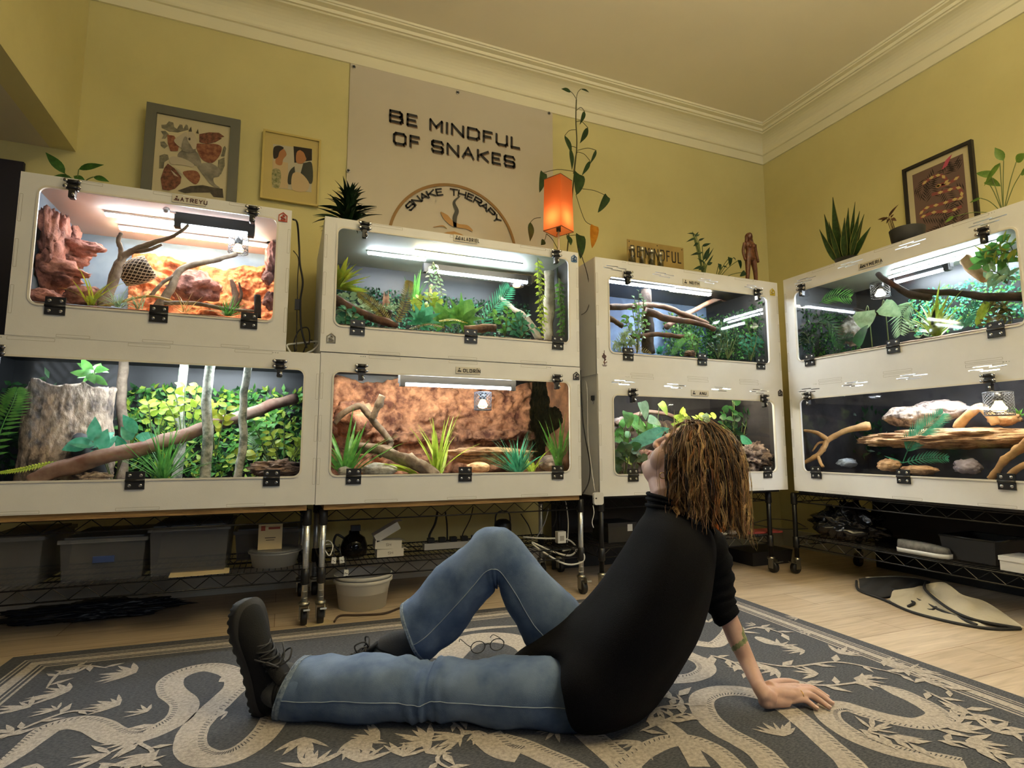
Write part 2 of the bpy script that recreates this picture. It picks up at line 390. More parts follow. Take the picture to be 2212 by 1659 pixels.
def hinge(root, x, z, lab=False):
    w, h = 0.030, 0.032
    o = MB()
    o.poly([(-w, 0.004), (w, 0.004), (w, h), (-w, h)], (0, -0.006, 0)).poly([(-w, -h), (w, -h), (w, -0.004), (-w, -0.004)], (0, -0.006, 0))
    o.tube([(-w, -0.006, 0), (w, -0.006, 0)], 0.0055, 8)
    H = o.build('hinge', M_black, root, Matrix.Translation((x, -0.0005, z)))
    for sx in (-0.017, 0.017):
        for sz in (-0.018, 0.018):
            MB().lathe([(0.0065, 0), (0.0065, 0.001), (0.003, 0.002)], n=10, M=ORIENT.to_3x3()).build('screw', M_screw, H, Matrix.Translation((sx, -0.006, sz)))
def latch(root, x, z):
    o = MB(); w = 0.016
    o.poly(rrect(-w, -0.012, w, 0.03, 0.006), (0, -0.012, 0))
    o.poly(rrect(-0.010, -0.042, 0.010, -0.008, 0.005), (0, -0.020, 0))
    o.tube([(-0.02, -0.012, 0.022), (0.02, -0.012, 0.022)], 0.008, 8).tube([(-0.02, -0.012, 0.0), (0.02, -0.012, 0.0)], 0.008, 8)
    Lt = o.build('latch', M_black, root, Matrix.Translation((x, -0.004, z)))
    for sx in (-0.021, 0.021):
        for sz in (0.0, 0.022): MB().lathe([(0.007, 0), (0.007, 0.002), (0.003, 0.003)], n=10, M=ORIENT.to_3x3()).build('screw', M_screw, Lt, Matrix.Translation((sx, -0.020, sz)))
    kp = MB().tube([(0.004, -0.02, -0.02), (0.008, -0.026, -0.036)], 0.005, 6).build('key', M_screw, Lt)
def emblem(root, x, z, col, s=0.022, backing=True):
    """little house outline with a coiled snake inside"""
    out = [(-s, -s), (s, -s), (s, 0.55 * s), (0, 1.35 * s), (-s, 0.55 * s)]
    inn = [(p[0] * 0.80, p[1] * 0.80 + 0.02 * s) for p in out]
    E_ = place(outline_mesh('emblem', [out, inn], 0.003, M_em[col]), 'emblem', root, Matrix.Translation((x, -0.0025, z)) @ ORIENT)
    path = smoothpts([(-0.5 * s, 0, -0.58 * s), (0.35 * s, 0, -0.6 * s), (0.5 * s, 0, -0.3 * s), (-0.2 * s, 0, -0.15 * s), (-0.45 * s, 0, 0.1 * s), (0.2 * s, 0, 0.2 * s), (0.3 * s, 0, 0.5 * s), (-0.15 * s, 0, 0.62 * s)], 4)
    MB().tube(path, [0.13 * s] * (len(path) - 3) + [0.18 * s, 0.2 * s, 0.1 * s], 6).build('snake_emblem', M_em[col], root, Matrix.Translation((x, -0.003, z)))
def nameplate(root, x, z, txt, ink, w=0.115, h=0.030, tw=None):
    p = MB().box((-w / 2, -0.004, -h / 2), (w / 2, 0, h / 2)).build('name_plate', M_tagp, root, Matrix.Translation((x, 0, z)))
    if txt:
        me = text_mesh('lettering', txt, 0.0235, 0.0015, ink, sx=0.62 if len(txt) < 8 else 0.42)
        place(me, 'lettering', p, Matrix.Translation((0.017, -0.0048, -0.001)) @ ORIENT)
    m = MB(); m.ell((0, 0, 0.007), (0.0035, 0.001, 0.0035), n=8, k=6)
    m.box((-0.009, -0.0008, -0.008), (0.009, 0.0005, -0.005)).box((-0.006, -0.0008, -0.004), (0.002, 0.0005, 0.001)).box((0.004, -0.0008, -0.004), (0.008, 0.0005, -0.001))
    m.build('plate_icon', ink, p, Matrix.Translation((-w / 2 + 0.016, -0.0045, 0)))
def slots(cx, cz, n=4, L=0.07):
    """one group of long ventilation slots"""
    out = []
    for i, (dx, dz, l) in enumerate(((-0.02, 0.012, 1.0), (0.035, 0.006, 0.9), (-0.045, 0.0, 0.8), (0.005, -0.007, 1.0))[:n]):
        out.append(rrect(cx + dx - L * l / 2, cz + dz - 0.0022, cx + dx + L * l / 2, cz + dz + 0.0022, 0.002, 2))
    return out
def terrarium(label, M, W, H, op, inner, roofm=None, vents=(), hinges=(0.14, 0.5, 0.86), latches=(0.12, 0.88), plate=None, emb=(), D=0.60, dots=True, wallm=None):
    """op = opening (x0,z0,x1,z1) in local metres"""
    T = Terr(); T.M = M; T.W = W; T.H = H; T.D = D; T.op = op
    root = thing('terrarium', label, 'terrarium', M); T.root = root
    t = 0.012
    loops = [[(0, 0), (W, 0), (W, H), (0, H)], rrect(op[0], op[1], op[2], op[3], 0.028)]
    for v in vents: loops += slots(*v)
    if dots:
        for q in (0.14, 0.86):
            for k in (-1, 0, 1): loops.append([(q * W + k * 0.009 + math.cos(a) * 0.002, H - 0.008 + math.sin(a) * 0.002) for a in (0, 1.05, 2.1, 3.14, 4.19, 5.24)])
    place(outline_mesh('front_frame', loops, t, M_board), 'front_frame', root, Matrix.Translation((0, t / 2, 0)) @ ORIENT)
    im = inner
    MB().box((0, t, 0), (t, D, H)).build('side_panel', [M_board], root)
    MB().box((W - t, t, 0), (W, D, H)).build('side_panel', [M_board], root)
    MB().box((t, t, H - t), (W - t, D, H)).build('roof_panel', [M_board], root)
    MB().box((t, t, 0), (W - t, D, t)).build('base_panel', [M_board], root)
    MB().box((t, D - t, t), (W - t, D, H - t)).build('back_panel', [M_board], root)
    e = 0.002   # inner lining
    wm = wallm or im
    MB().box((t + e, D - t - e, t), (W - t - e, D - t, H - t)).build('back_lining', [im], root)
    MB().box((t, t, t), (t + e, D - t, H - t)).build('side_lining', [wm], root)
    MB().box((W - t - e, t, t), (W - t, D - t, H - t)).build('side_lining', [wm], root)
    MB().box((t, t, H - t - e), (W - t, D - t, H - t)).build('roof_lining', [roofm or im], root)
    # door: clear sheet with a raised white rim
    g = 0.004
    place(outline_mesh('clear_door', [rrect(op[0] + g, op[1] + g, op[2] - g, op[3] - g, 0.025)], 0.004, M_pane), 'clear_door', root, Matrix.Translation((0, 0.003, 0)) @ ORIENT)
    place(outline_mesh('door_rim', [rrect(op[0] - 0.004, op[1] - 0.004, op[2] + 0.004, op[3] + 0.004, 0.031), rrect(op[0] + 0.003, op[1] + 0.003, op[2] - 0.003, op[3] - 0.003, 0.026)], 0.006, M_rim),
          'door_rim', root, Matrix.Translation((0, -0.001, 0)) @ ORIENT)
    ow = op[2] - op[0]
    for q in hinges: hinge(root, op[0] + q * ow, op[1] - 0.002)
    for q in latches: latch(root, op[0] + q * ow, op[3] + 0.004)
    if plate: nameplate(root, plate[0], plate[1], plate[2], plate[3])
    for e_ in emb: emblem(root, *e_)
    # finger joints of the panels show as thin grooves on the face
    jm = MB()
    def jr(x0, z0, x1, z1):
        w = 0.0007
        jm.box((x0, -0.0004, z0), (x1, 0.0003, z0 + w)); jm.box((x0, -0.0004, z1), (x1, 0.0003, z1 + w)); jm.box((x0, -0.0004, z0), (x0 + w, 0.0003, z1)); jm.box((x1, -0.0004, z0), (x1 + w, 0.0003, z1))
    for k in range(3):
        x0 = W * (0.16 + 0.29 * k); jr(x0, H - 0.026 + 0.012, x0 + 0.11 * W, H - 0.0035); jr(x0, 0.003, x0 + 0.11 * W, 0.012)
        z0 = H * (0.13 + 0.28 * k); jr(0.003, z0, 0.012, z0 + 0.17 * H); jr(W - 0.012, z0, W - 0.003, z0 + 0.17 * H)
    jm.build('board_joint_pattern', M_joint, root)
    T.zg = op[1]
    return T
def tl(T, px, py, d):
    """pixel of the photograph -> point in the cabinet, d metres behind its front"""
    Mi = T.M.inverted(); o = Mi @ CAMP; q = Mi.to_3x3() @ ray(px, py)
    return o + q * ((d - o.y) / q.y)
M_in_sky = mat('painted_blue_grey_backdrop', '#5d6c80', 0.9, c2='#8090a0', scale=4)
M_in_peach = mat('pale_roof_lining', '#cdb7a8', 0.8)
M_in_dark = mat('black_lining', (0.007, 0.008, 0.009), 0.45)
M_in_grey = mat('grey_lining', '#8a948c', 0.6, c2='#7c867c', scale=3)
M_in_cave = mat('dark_rock_print', '#2c282b', 0.8, c2='#0d0c0f', scale=7, bump=0.3)
M_in_blue = mat('blue_sky_backdrop', '#3d5273', 0.7, c2='#7f9fcb', scale=3.0)
YF, YP = 2.42, 2.40
T_red = terrarium('white terrarium cabinet holding red desert rocks, smallest of the top row', Mterr('B', -0.902, 1.083, YF), 0.898, 0.591, (0.056, 0.115, 0.846, 0.547), M_in_sky, M_in_peach,
    plate=(0.525, 0.571, 'ATREYU', M_inkr), emb=((0.865, 0.555, 'red', 0.017),), hinges=(0.10, 0.50, 0.89), latches=(0.13, 0.88))
T_jun = terrarium('white terrarium cabinet with jungle plants and hanging vines below the wall banner', Mterr('B', 0.127, 1.092, YF), 1.215, 0.580, (0.053, 0.112, 1.160, 0.540), M_in_dark, M_in_grey,
    plate=(0.62, 0.566, 'GALADRIEL', M_ink), emb=((1.190, 0.545, 'blue', 0.016), (0.042, 0.055, 'grey', 0.018)), hinges=(0.085, 0.54, 0.94), latches=(0.10, 0.93))
T_bir = terrarium('white terrarium cabinet with birch poles and a cork stump, below the red rock cabinet', Mterr('B', -1.09, 0.470, YF), 1.219, 0.612, (0.055, 0.111, 1.161, 0.542), M_in_dark, M_in_dark,
    hinges=(0.10, 0.495, 0.905), latches=(0.11, 0.915))
T_can = terrarium('white terrarium cabinet with a tan canyon rock wall and grassy plants, bottom row', Mterr('B', 0.131, 0.468, YF), 1.212, 0.620, (0.052, 0.113, 1.154, 0.544), M_in_dark, M_in_dark, wallm=mat('brown_rock_lining', '#5a3c2c', .9, c2='#94694c', scale=14, bump=.8),
    plate=(0.635, 0.575, 'OLDR\u00cdN', M_ink), emb=((1.19, 0.575, 'black', 0.017),), hinges=(0.085, 0.52, 0.935), latches=(0.10, 0.93))
T_ppl = terrarium('white terrarium cabinet with crossed brown branches below the row of glass jars', Mterr('B', 1.428, 1.060, YP), 1.228, 0.597, (0.075, 0.110, 1.142, 0.507), M_in_blue, M_in_dark,
    vents=((0.12, 0.548), (0.42, 0.548), (0.72, 0.548), (1.05, 0.548)), plate=(0.60, 0.528, 'NEITH', M_ink), emb=((1.185, 0.535, 'yellow', 0.018),), hinges=(0.10, 0.54, 0.93), latches=(0.10, 0.92), wallm=M_in_dark)
def staff_emblem(root, x, z, s=1.0):
    """thin staff on a double base line with a snake winding up it"""
    m = MB().tube([(0, 0, -.030), (0, 0, .044)], .0012, 6).tube([(-.014, 0, -.030), (.014, 0, -.031)], .0011, 6).tube([(-.010, 0, -.035), (.011, 0, -.035)], .0010, 6)
    m.tube(smoothpts([(.014, -.001, -.014), (.008, -.001, -.016), (0, -.001, -.021), (-.004, -.001, -.016), (.0, -.001, -.009), (.007, -.001, -.002), (.0, -.001, .004), (-.011, -.001, .010), (-.009, -.001, .018), (0, -.001, .012), (.006, -.001, .008), (.009, -.001, .015), (.003, -.001, .019), (-.003, -.001, .022), (-.006, -.001, .029)], 5), .0019, 7)
    m.build('snake_staff_emblem', M_inkr, root, Matrix.Translation((x, -.0012, z)))
staff_emblem(T_ppl.root, .043, .075)
T_lea = terrarium('white terrarium cabinet with broad leaves and pale rocks behind the seated person', Mterr('B', 1.433, 0.460, YP), 1.223, 0.600, (0.083, 0.102, 1.148, 0.498), M_in_cave, M_in_dark,
    vents=((0.15, 0.56), (0.47, 0.555), (0.78, 0.55), (1.05, 0.548)), plate=(0.625, 0.525, 'ANU', M_ink), emb=((1.20, 0.545, 'black', 0.016),), hinges=(0.10, 0.54, 0.93), latches=(0.10, 0.92))
T_pal = terrarium('white terrarium cabinet with palm fronds and a dark branch, top of the right wall', Mterr('R', 2.360, 1.045), 1.215, 0.618, (0.070, 0.129, 1.122, 0.525), M_in_dark, M_in_grey,
    vents=((0.15, 0.575), (0.42, 0.585), (0.72, 0.585), (1.03, 0.578)), plate=(0.52, 0.555, 'NYMERIA', M_ink), emb=((1.185, 0.57, 'black', 0.020),), hinges=(0.075, 0.51, 0.905), latches=(0.06, 0.90))
T_slb = terrarium('white terrarium cabinet with a flat rock slab and pale driftwood, bottom of the right wall', Mterr('R', 2.360, 0.457), 1.215, 0.588, (0.066, 0.108, 1.150, 0.505), M_in_cave, M_in_cave,
    vents=((0.13, 0.548), (0.40, 0.555), (0.68, 0.56), (0.98, 0.56)), hinges=(0.075, 0.50, 0.87), latches=(0.06, 0.85))
# the two-storey gap: the plywood boards under the left cabinets
M_ply = mat('plywood_edge', '#a78552', 0.7, c2='#7a5c34', scale=10, stretch=(1, 1, 14))
tag(MB().box((-1.09, 2.43, 0.447), (0.10, 3.0, 0.470)).build('plywood_board', M_ply), 'long plywood board under the birch pole terrarium cabinet', 'board')
tag(MB().box((0.165, 2.43, 0.446), (1.335, 3.0, 0.468)).build('plywood_board', M_ply), 'long plywood board under the canyon rock terrarium cabinet', 'board')
# ================================================================ generators for what lives in the cabinets
_ico = {}
def ico(sub):
    if sub not in _ico:
        b = bmesh.new(); bmesh.ops.create_icosphere(b, subdivisions=sub, radius=1.0)
        b.verts.index_update(); _ico[sub] = ([v.co.copy() for v in b.verts], [tuple(v.index for v in f.verts) for f in b.faces]); b.free()
    return _ico[sub]
def rock(mb, c, rad, seed, amp=0.22, sub=4, rz=0.0, flat=None, fr=1.6, m=0, strata=0.0, ridge=0.10):
    vs, fs = ico(sub); c = Vector(c); off = Vector((seed * 3.17, seed * 1.31, seed * 2.07)); q = Matrix.Rotation(rz, 3, 'Z'); out = []
    for v in vs:
        n = noise.fractal(v * fr + off, 0.9, 2.1, 4)
        r = 1 + amp * n - ridge * abs(noise.noise(v * fr * 2.6 + off)) + amp * .28 * noise.fractal(v * fr * 4.5 + off, .8, 2.1, 3)
        p = v * r
        if strata: p = p * (1 + strata * math.sin(p.z * 9 + 2 * n))
        if flat is not None and p.z < flat: p.z = flat
        out.append(c + q @ Vector((p.x * rad[0], p.y * rad[1], p.z * rad[2])))
    mb.add(out, fs, m, True); return mb
def relief(mb, x0, x1, zb, ztop, y, amp, seed, nx=150, nz=80, fr=7.0, ledge=None, back=0.03, topn=0.03, zs=1.0):
    """rough rock face: a height field leaning on the cabinet's back, closed behind"""
    grid = []
    for j in range(nz + 1):
        for i in range(nx + 1):
            x = x0 + (x1 - x0) * i / nx
            zt = (ztop(x) if callable(ztop) else ztop) + topn * noise.fractal(Vector((x * 9, seed, 0)), 1, 2, 4)
            z = zb + (zt - zb) * j / nz
            p = Vector((x * fr, z * fr * zs, seed * 1.7))
            h = amp * (0.55 + 0.6 * noise.fractal(p, 0.75, 2.1, 6) - 0.5 * abs(noise.noise(p * 2.3)) - .3 * (1 - abs(noise.noise(p * 1.1 + Vector((9, 2, 0))))) ** 6)
            if ledge: h += ledge(x, z)
            e = min(1, (1 - j / nz) * 8 + 0.25)
            grid.append(Vector((x, y - max(0.004, h) * e, z)))
    w = nx + 1; fs = [(j * w + i, j * w + i + 1, (j + 1) * w + i + 1, (j + 1) * w + i) for j in range(nz) for i in range(nx)]
    k = len(grid)
    border = list(range(w)) + [j * w + nx for j in range(1, nz + 1)] + [nz * w + i for i in range(nx - 1, -1, -1)] + [j * w for j in range(nz - 1, 0, -1)]
    vs = grid + [Vector((grid[b].x, y + back, grid[b].z)) for b in border]; n = len(border)
    fs += [(border[i], k + i, k + (i + 1) % n, border[(i + 1) % n]) for i in range(n)]
    mb.add(vs, fs, 0, True); return mb
def ground(mb, x0, x1, y0, y1, z0, slope, seed, amp=0.004, zb=0.013, nx=50, ny=20):
    g = []
    for j in range(ny + 1):
        for i in range(nx + 1):
            x = x0 + (x1 - x0) * i / nx; y = y0 + (y1 - y0) * j / ny
            g.append(Vector((x, y, z0 + slope * y + amp * noise.fractal(Vector((x * 14, y * 14, seed)), 1, 2, 4))))
    w = nx + 1; fs = [(j * w + i, j * w + i + 1, (j + 1) * w + i + 1, (j + 1) * w + i) for j in range(ny) for i in range(nx)]
    k = len(g); border = list(range(w)) + [j * w + nx for j in range(1, ny + 1)] + [ny * w + i for i in range(nx - 1, -1, -1)] + [j * w for j in range(ny - 1, 0, -1)]
    vs = g + [Vector((g[b].x, g[b].y, zb)) for b in border]; n = len(border)
    fs += [(border[(i + 1) % n], k + (i + 1) % n, k + i, border[i]) for i in range(n)] + [tuple(k + i for i in reversed(range(n)))]
    mb.add(vs, fs, 0, True); return mb
def branch(mb, pts, r0, r1, seed=0, k=5, n=10, nz=0.35, knob=0.0, m=0, wob=0.3):
    P = smoothpts(pts, k); N = len(P); rr = []; rnd = random.Random(seed)
    for i, p in enumerate(P):
        t = i / (N - 1); r = r0 + (r1 - r0) * t
        r *= 1 + knob * max(0, noise.noise(Vector((t * 9, seed, 0.3))))
        rr.append(r); P[i] = p + Vector((noise.noise(p * 14 + Vector((seed, 0, 0))), noise.noise(p * 14 + Vector((0, seed, 5))), noise.noise(p * 14 + Vector((3, 0, seed))))) * r * wob
    return mb.tube(P, rr, n, m, True, True, nz=nz, seed=seed)
def tuft(mb, base, n, L, w, seed, tilt=(0.15, 0.9), curl=(0.3, 1.1), shape='blade', m=0, az=(0, 6.283), jit=0.01, fold=0.25, seg=5):
    rnd = random.Random(seed); base = Vector(base)
    for i in range(n):
        a = rnd.uniform(*az); t = rnd.uniform(*tilt)
        d = Vector((math.cos(a) * math.sin(t), math.sin(a) * math.sin(t), math.cos(t)))
        up = Vector((-math.cos(a) * math.cos(t), -math.sin(a) * math.cos(t), math.sin(t)))
        b = base + Vector((rnd.uniform(-jit, jit), rnd.uniform(-jit, jit), 0))
        mb.leaf(b, d, up, L * rnd.uniform(0.6, 1.05), w * rnd.uniform(0.7, 1.15), -rnd.uniform(*curl) * -1, fold, shape, m, seg, rnd.uniform(-0.5, 0.5))
    return mb
def frond(mb, pts, ll, lw, n=16, seed=0, m=0, ms=0, face=(0, -1, 0), ang=0.9, droop=0.25, rs=0.0025, start=0.12, shape='lance', tipshort=0.35):
    """pinnate frond: midrib along pts with leaflets either side"""
    P = smoothpts(pts, 8); rnd = random.Random(seed); N = len(P); face = Vector(face)
    mb.tube(P, [rs * (1 - 0.7 * i / (N - 1)) for i in range(N)], 5, ms)
    for i in range(n):
        t = start + (1 - start) * i / (n - 1); q = t * (N - 1); a = int(min(q, N - 2)); p = P[a].lerp(P[a + 1], q - a)
        d = (P[a + 1] - P[a]).normalized(); sd = d.cross(face).normalized()
        l = ll * (math.sin(math.pi * (0.12 + 0.80 * t)) * 0.75 + 0.25) * (1 if t < 0.9 else 1 - (t - 0.9) * tipshort * 10 * 0.6)
        for s in (-1, 1):
            dd = (d * math.cos(ang) + sd * s * math.sin(ang)).normalized()
            mb.leaf(p, dd, face, l * rnd.uniform(0.9, 1.08), lw, droop, 0.2, shape, m, 4, rnd.uniform(-0.15, 0.15))
    return mb
def sprig(mb, pts, n, ll, lw, seed, shape='ovate', m=0, ms=1, rs=0.0018, face=(0, -1, 0.3), spread=1.0, curl=0.5, start=0.1, k=5):
    P = smoothpts(pts, k); rnd = random.Random(seed); N = len(P); face = Vector(face).normalized()
    mb.tube(P, rs, 5, ms)
    for i in range(n):
        t = start + (1 - start) * (i + 0.5) / n; q = t * (N - 1); a = int(min(q, N - 2)); p = P[a].lerp(P[a + 1], q - a)
        d = (P[a + 1] - P[a]).normalized(); sd = d.cross(face).normalized(); s = 1 if i % 2 else -1
        dd = (d * rnd.uniform(0.2, 0.9) + sd * s * spread * rnd.uniform(0.6, 1.2) + face * rnd.uniform(-0.3, 0.5)).normalized()
        f = (face + Vector((rnd.uniform(-.5, .5), rnd.uniform(-.3, .3), rnd.uniform(-.3, .7)))).normalized()
        mb.leaf(p, dd, f, ll * rnd.uniform(0.75, 1.15), lw * rnd.uniform(0.8, 1.15), curl, 0.2, shape, m, 5)
    return mb
def carpet(mb, region, n, ll, lw, seed, mset=(0,), shape='ovate', tilt=0.7, dens=None):
    """a dense mat of small leaves facing the front"""
    rnd = random.Random(seed); x0, x1, y0, y1, z0, z1 = region
    for i in range(n):
        x = rnd.uniform(x0, x1); z = rnd.uniform(z0, z1); y = rnd.uniform(y0, y1)
        if dens and not dens(x, z): continue
        a = rnd.uniform(0, 6.283); d = Vector((math.cos(a), -rnd.uniform(0.1, 0.9), math.sin(a))); f = Vector((rnd.uniform(-tilt, tilt), -1, rnd.uniform(-0.2, tilt))).normalized()
        mb.leaf((x, y, z), d, f, ll * rnd.uniform(0.6, 1.2), lw * rnd.uniform(0.7, 1.2), 0.4, 0.2, shape, rnd.choice(mset), 2)
    return mb
def inside(T, mb, name):
    """keep everything clear of the cabinet's boards and of its earth"""
    g = getattr(T, 'g', None) if not name.endswith(('substrate', 'sand')) else None; o = []
    for x, y, z in mb.v:
        x = min(max(x, 0.0165), T.W - 0.0165); y = min(max(y, 0.0135), T.D - 0.0165); z = min(max(z, 0.0125), T.H - 0.0155)
        if g: z = max(z, g(y))
        o.append((x, y, z))
    mb.v = o
def put(T, mb, name, mats, base, label, cat, group=None, kind=None):
    inside(T, mb, name)
    base = Vector(base); mb.v = [(v[0] - base.x, v[1] - base.y, v[2] - base.z) for v in mb.v]
    o = mb.build(name, mats); o.matrix_world = T.M @ Matrix.Translation(base)
    return tag(o, label, cat, group, kind)
def putp(T, base, name, label, cat, parts, group=None):
    base = Vector(base); M = T.M @ Matrix.Translation(base); r = thing(name, label, cat, M, group=group)
    for q in parts:
        mb = q[1]; inside(T, mb, name); mb.v = [(v[0] - base.x, v[1] - base.y, v[2] - base.z) for v in mb.v]
        o = mb.build(q[0], q[2], r)
        for s in q[3:]:
            inside(T, s[1], name)
            s[1].v = [(v[0] - base.x, v[1] - base.y, v[2] - base.z) for v in s[1].v]; s[1].build(s[0], s[2], o)
    return r
M_alu = mat('aluminium_channel', '#c9c9cc', 0.35, 0.8); M_wire = mat('grey_wire', '#5d6068', 0.5, 0.6)
def glow(name, col, k): return mat(name, col, 0.5, emit=col, estr=k)
LED = 130.0
M_led_w = glow('led_white', (0.82, 0.92, 1.0), LED); M_led_y = glow('led_warm', (1.0, 0.88, 0.62), LED); M_tube = glow('uv_tube', (0.80, 0.93, 1.0), LED * 0.8)
M_bulb_y = glow('warm_bulb', (1.0, 0.78, 0.35), 9); M_bulb_o = glow('orange_bulb', (1.0, 0.55, 0.18), 14); M_bulb_w = glow('bright_bulb', (1.0, 0.9, 0.7), 25)
def zplane(T, px, py, z):
    Mi = T.M.inverted(); o = Mi @ CAMP; q = Mi.to_3x3() @ ray(px, py); return o + q * ((z - o.z) / q.z)
def led_bar(T, a, b, label, mt, w=0.010, group=None):
    """a, b: ends just under the roof"""
    a, b = Vector(a), Vector(b); d = (b - a); L = d.length; d.normalize(); sd = Vector((-d.y, d.x, 0)); c = (a + b) / 2; up = Vector((0, 0, 1))
    h = MB().obox(c + up * 0.006, d * L / 2, sd * w, up * 0.003)
    e = MB().obox(c - up * 0.001, d * (L / 2 - 0.004), sd * w * 0.75, up * 0.0042)
    n = int(L / 0.022)
    for i in range(n): p = a + d * (L * (i + 0.5) / n) - up * 0.0055; e.obox(p, d * 0.005, sd * w * 0.6, up * 0.002)
    return putp(T, (c.x, c.y, c.z + 0.009), 'led_strip', label, 'light strip', [('channel', h, M_alu), ('led_strip_face', e, mt)], group)
def tube_lamp(T, a, b, label, r=0.009, box=(0.045, 0.035)):
    a, b = Vector(a), Vector(b); d = (b - a); L = d.length; d.normalize(); up = Vector((0, 0, 1)); sd = d.cross(up).normalized(); c = (a + b) / 2
    h = MB().obox(c + up * (box[1] / 2 + r) + sd * (-0.012), d * (L / 2 + 0.025), sd * box[0] / 2, up * box[1] / 2)
    for s in (-1, 1): h.obox(c + d * s * (L / 2 + 0.012) + up * 0.006, d * 0.012, sd * 0.014, up * 0.016)
    t = MB().tube([a, b], r, 12)
    return putp(T, c + up * (box[1] + r), 'tube_lamp', label, 'lamp', [('housing', h, M_blackm), ('lamp_tube', t, M_tube)])
def cage_lamp(T, top, h, r, label, mb_mat, wire=None, nw=16, dome=True):
    top = Vector(top); w = MB(); wr = 0.0009
    for k in range(nw):
        for s in (1, -1):
            w.tube([top + Vector((math.cos(2 * math.pi * k / nw + s * t * 2.2) * r, math.sin(2 * math.pi * k / nw + s * t * 2.2) * r, -h * t)) for t in [i / 10 for i in range(11)]], wr, 4, 0)
    for t in (0, 0.82, 1.0): w.tube([top + Vector((math.cos(R(15 * i)) * r, math.sin(R(15 * i)) * r, -h * t)) for i in range(25)], 0.0016, 5, 0, cap=False)
    for k in range(nw // 2):
        a = math.pi * k / (nw // 2) + 0.1; w.tube([top + Vector((math.cos(a) * r, math.sin(a) * r, -h)), top + Vector((-math.cos(a) * r, -math.sin(a) * r, -h))], wr, 4, 0)
    hold = MB().lathe([(0.016, 0), (0.018, -0.03), (0.014, -0.035)], top, 12)
    br = 0.55 * r
    bulb = MB().lathe([(0.012, -0.03), (0.013, -0.04), (br, -0.3 * h - 0.035), (br * 1.02, -0.36 * h - 0.035), (br * 0.8, -0.45 * h - 0.035), (0.004, -0.5 * h - 0.035)], top, 18)
    return putp(T, top, 'caged_lamp', label, 'lamp', [('wire_guard', w, wire or M_wire), ('lamp_holder', hold, M_black), ('bulb', bulb, mb_mat)])
# plant and earth colours
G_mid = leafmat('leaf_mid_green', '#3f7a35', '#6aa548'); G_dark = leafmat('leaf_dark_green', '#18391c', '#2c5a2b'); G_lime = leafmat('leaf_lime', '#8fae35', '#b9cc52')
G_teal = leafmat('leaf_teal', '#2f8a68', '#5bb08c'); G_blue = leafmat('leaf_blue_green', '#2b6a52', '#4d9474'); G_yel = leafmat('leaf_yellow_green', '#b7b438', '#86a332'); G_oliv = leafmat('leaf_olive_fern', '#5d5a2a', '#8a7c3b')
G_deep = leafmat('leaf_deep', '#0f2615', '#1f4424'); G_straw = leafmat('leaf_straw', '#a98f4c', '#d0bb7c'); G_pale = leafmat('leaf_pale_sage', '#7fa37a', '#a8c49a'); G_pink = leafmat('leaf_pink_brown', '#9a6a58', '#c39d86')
G_stem = mat('green_stem', '#5d6b34', 0.6); B_stem = mat('brown_stem', '#4a3724', 0.7)
B_wood = mat('brown_driftwood', '#6b4a33', 0.8, c2='#3b2719', scale=22, stretch=(1, 1, 1), bump=0.5); B_grey = mat('grey_driftwood', '#8a7a68', 0.85, c2='#5b4a3b', scale=26, bump=0.5)
B_red = mat('reddish_log_bark', '#6a3d2d', 0.8, c2='#8f7765', scale=9, bump=0.4); B_tan = mat('tan_grapevine_wood', '#c79f6b', 0.8, c2='#a1784a', scale=18, bump=0.4); B_dark = mat('dark_bark', '#3a2c24', 0.9, c2='#221913', scale=24, bump=0.6)
B_birch = mat('birch_bark', '#b9b8a6', 0.8, c2='#6d7464', scale=34, contrast=(0.42, 0.6), bump=0.4); B_cork = mat('cork_bark', '#4d4038', 0.9, c2='#b5a08c', scale=26, contrast=(0.36, 0.6), bump=1.0, bscale=60, stretch=(1, 1, .6))
B_white = mat('pale_cork_tube', '#b9b4a7', 0.9, c2='#8a857a', scale=18, bump=0.7); B_corkb = mat('cork_bark_brown', '#8a6e55', 0.9, c2='#3d2c22', scale=18, bump=0.9)
K_red = mat('red_desert_rock', '#4d2a24', 0.9, c2='#b07a6c', scale=14, bump=1.0, bscale=38, contrast=(.36, .66)); K_or = mat('orange_rock_wall', '#7d3a20', 0.9, c2='#d98a58', scale=16, bump=1.0, bscale=34, contrast=(.36, .60))  # red rock's two tones put its highlights and deep shadows into the colour
K_can = mat('canyon_rock_wall', '#5d3627', 0.9, c2='#c48d68', scale=15, bump=1.0, bscale=34, contrast=(.36, .64)); K_tan = mat('tan_rock', '#8a6040', 0.9, c2='#dcb58a', scale=14, bump=1.0, bscale=34, contrast=(.34, .62)); K_whi = mat('pale_stone', '#5f5d57', 0.9, c2='#a5a298', scale=16, bump=0.9, bscale=34, contrast=(.36, .62))
K_gry = mat('grey_blue_rock', '#39414c', 0.85, c2='#98a3b1', scale=9, bump=0.8, bscale=26); K_pnk = mat('pinkish_wrinkled_rock', '#4d3f3a', 0.9, c2='#b9a497', scale=14, bump=1.0, bscale=30, contrast=(.38, .58)); K_lil = mat('lilac_grey_rock', '#5b5158', 0.9, c2='#b3abb6', scale=9, bump=0.9, bscale=24)
S_sand = mat('sand_substrate', '#a37c5c', 1.0, c2='#7a5641', scale=60, bump=0.6); S_soil = mat('bark_substrate', '#5b3f2e', 1.0, c2='#2b1c14', scale=50, bump=0.9); S_pale = mat('pale_substrate', '#b59a80', 1.0, c2='#6e5240', scale=45, bump=0.8)
M_pot = mat('dark_plant_pot', '#33332f', 0.5)
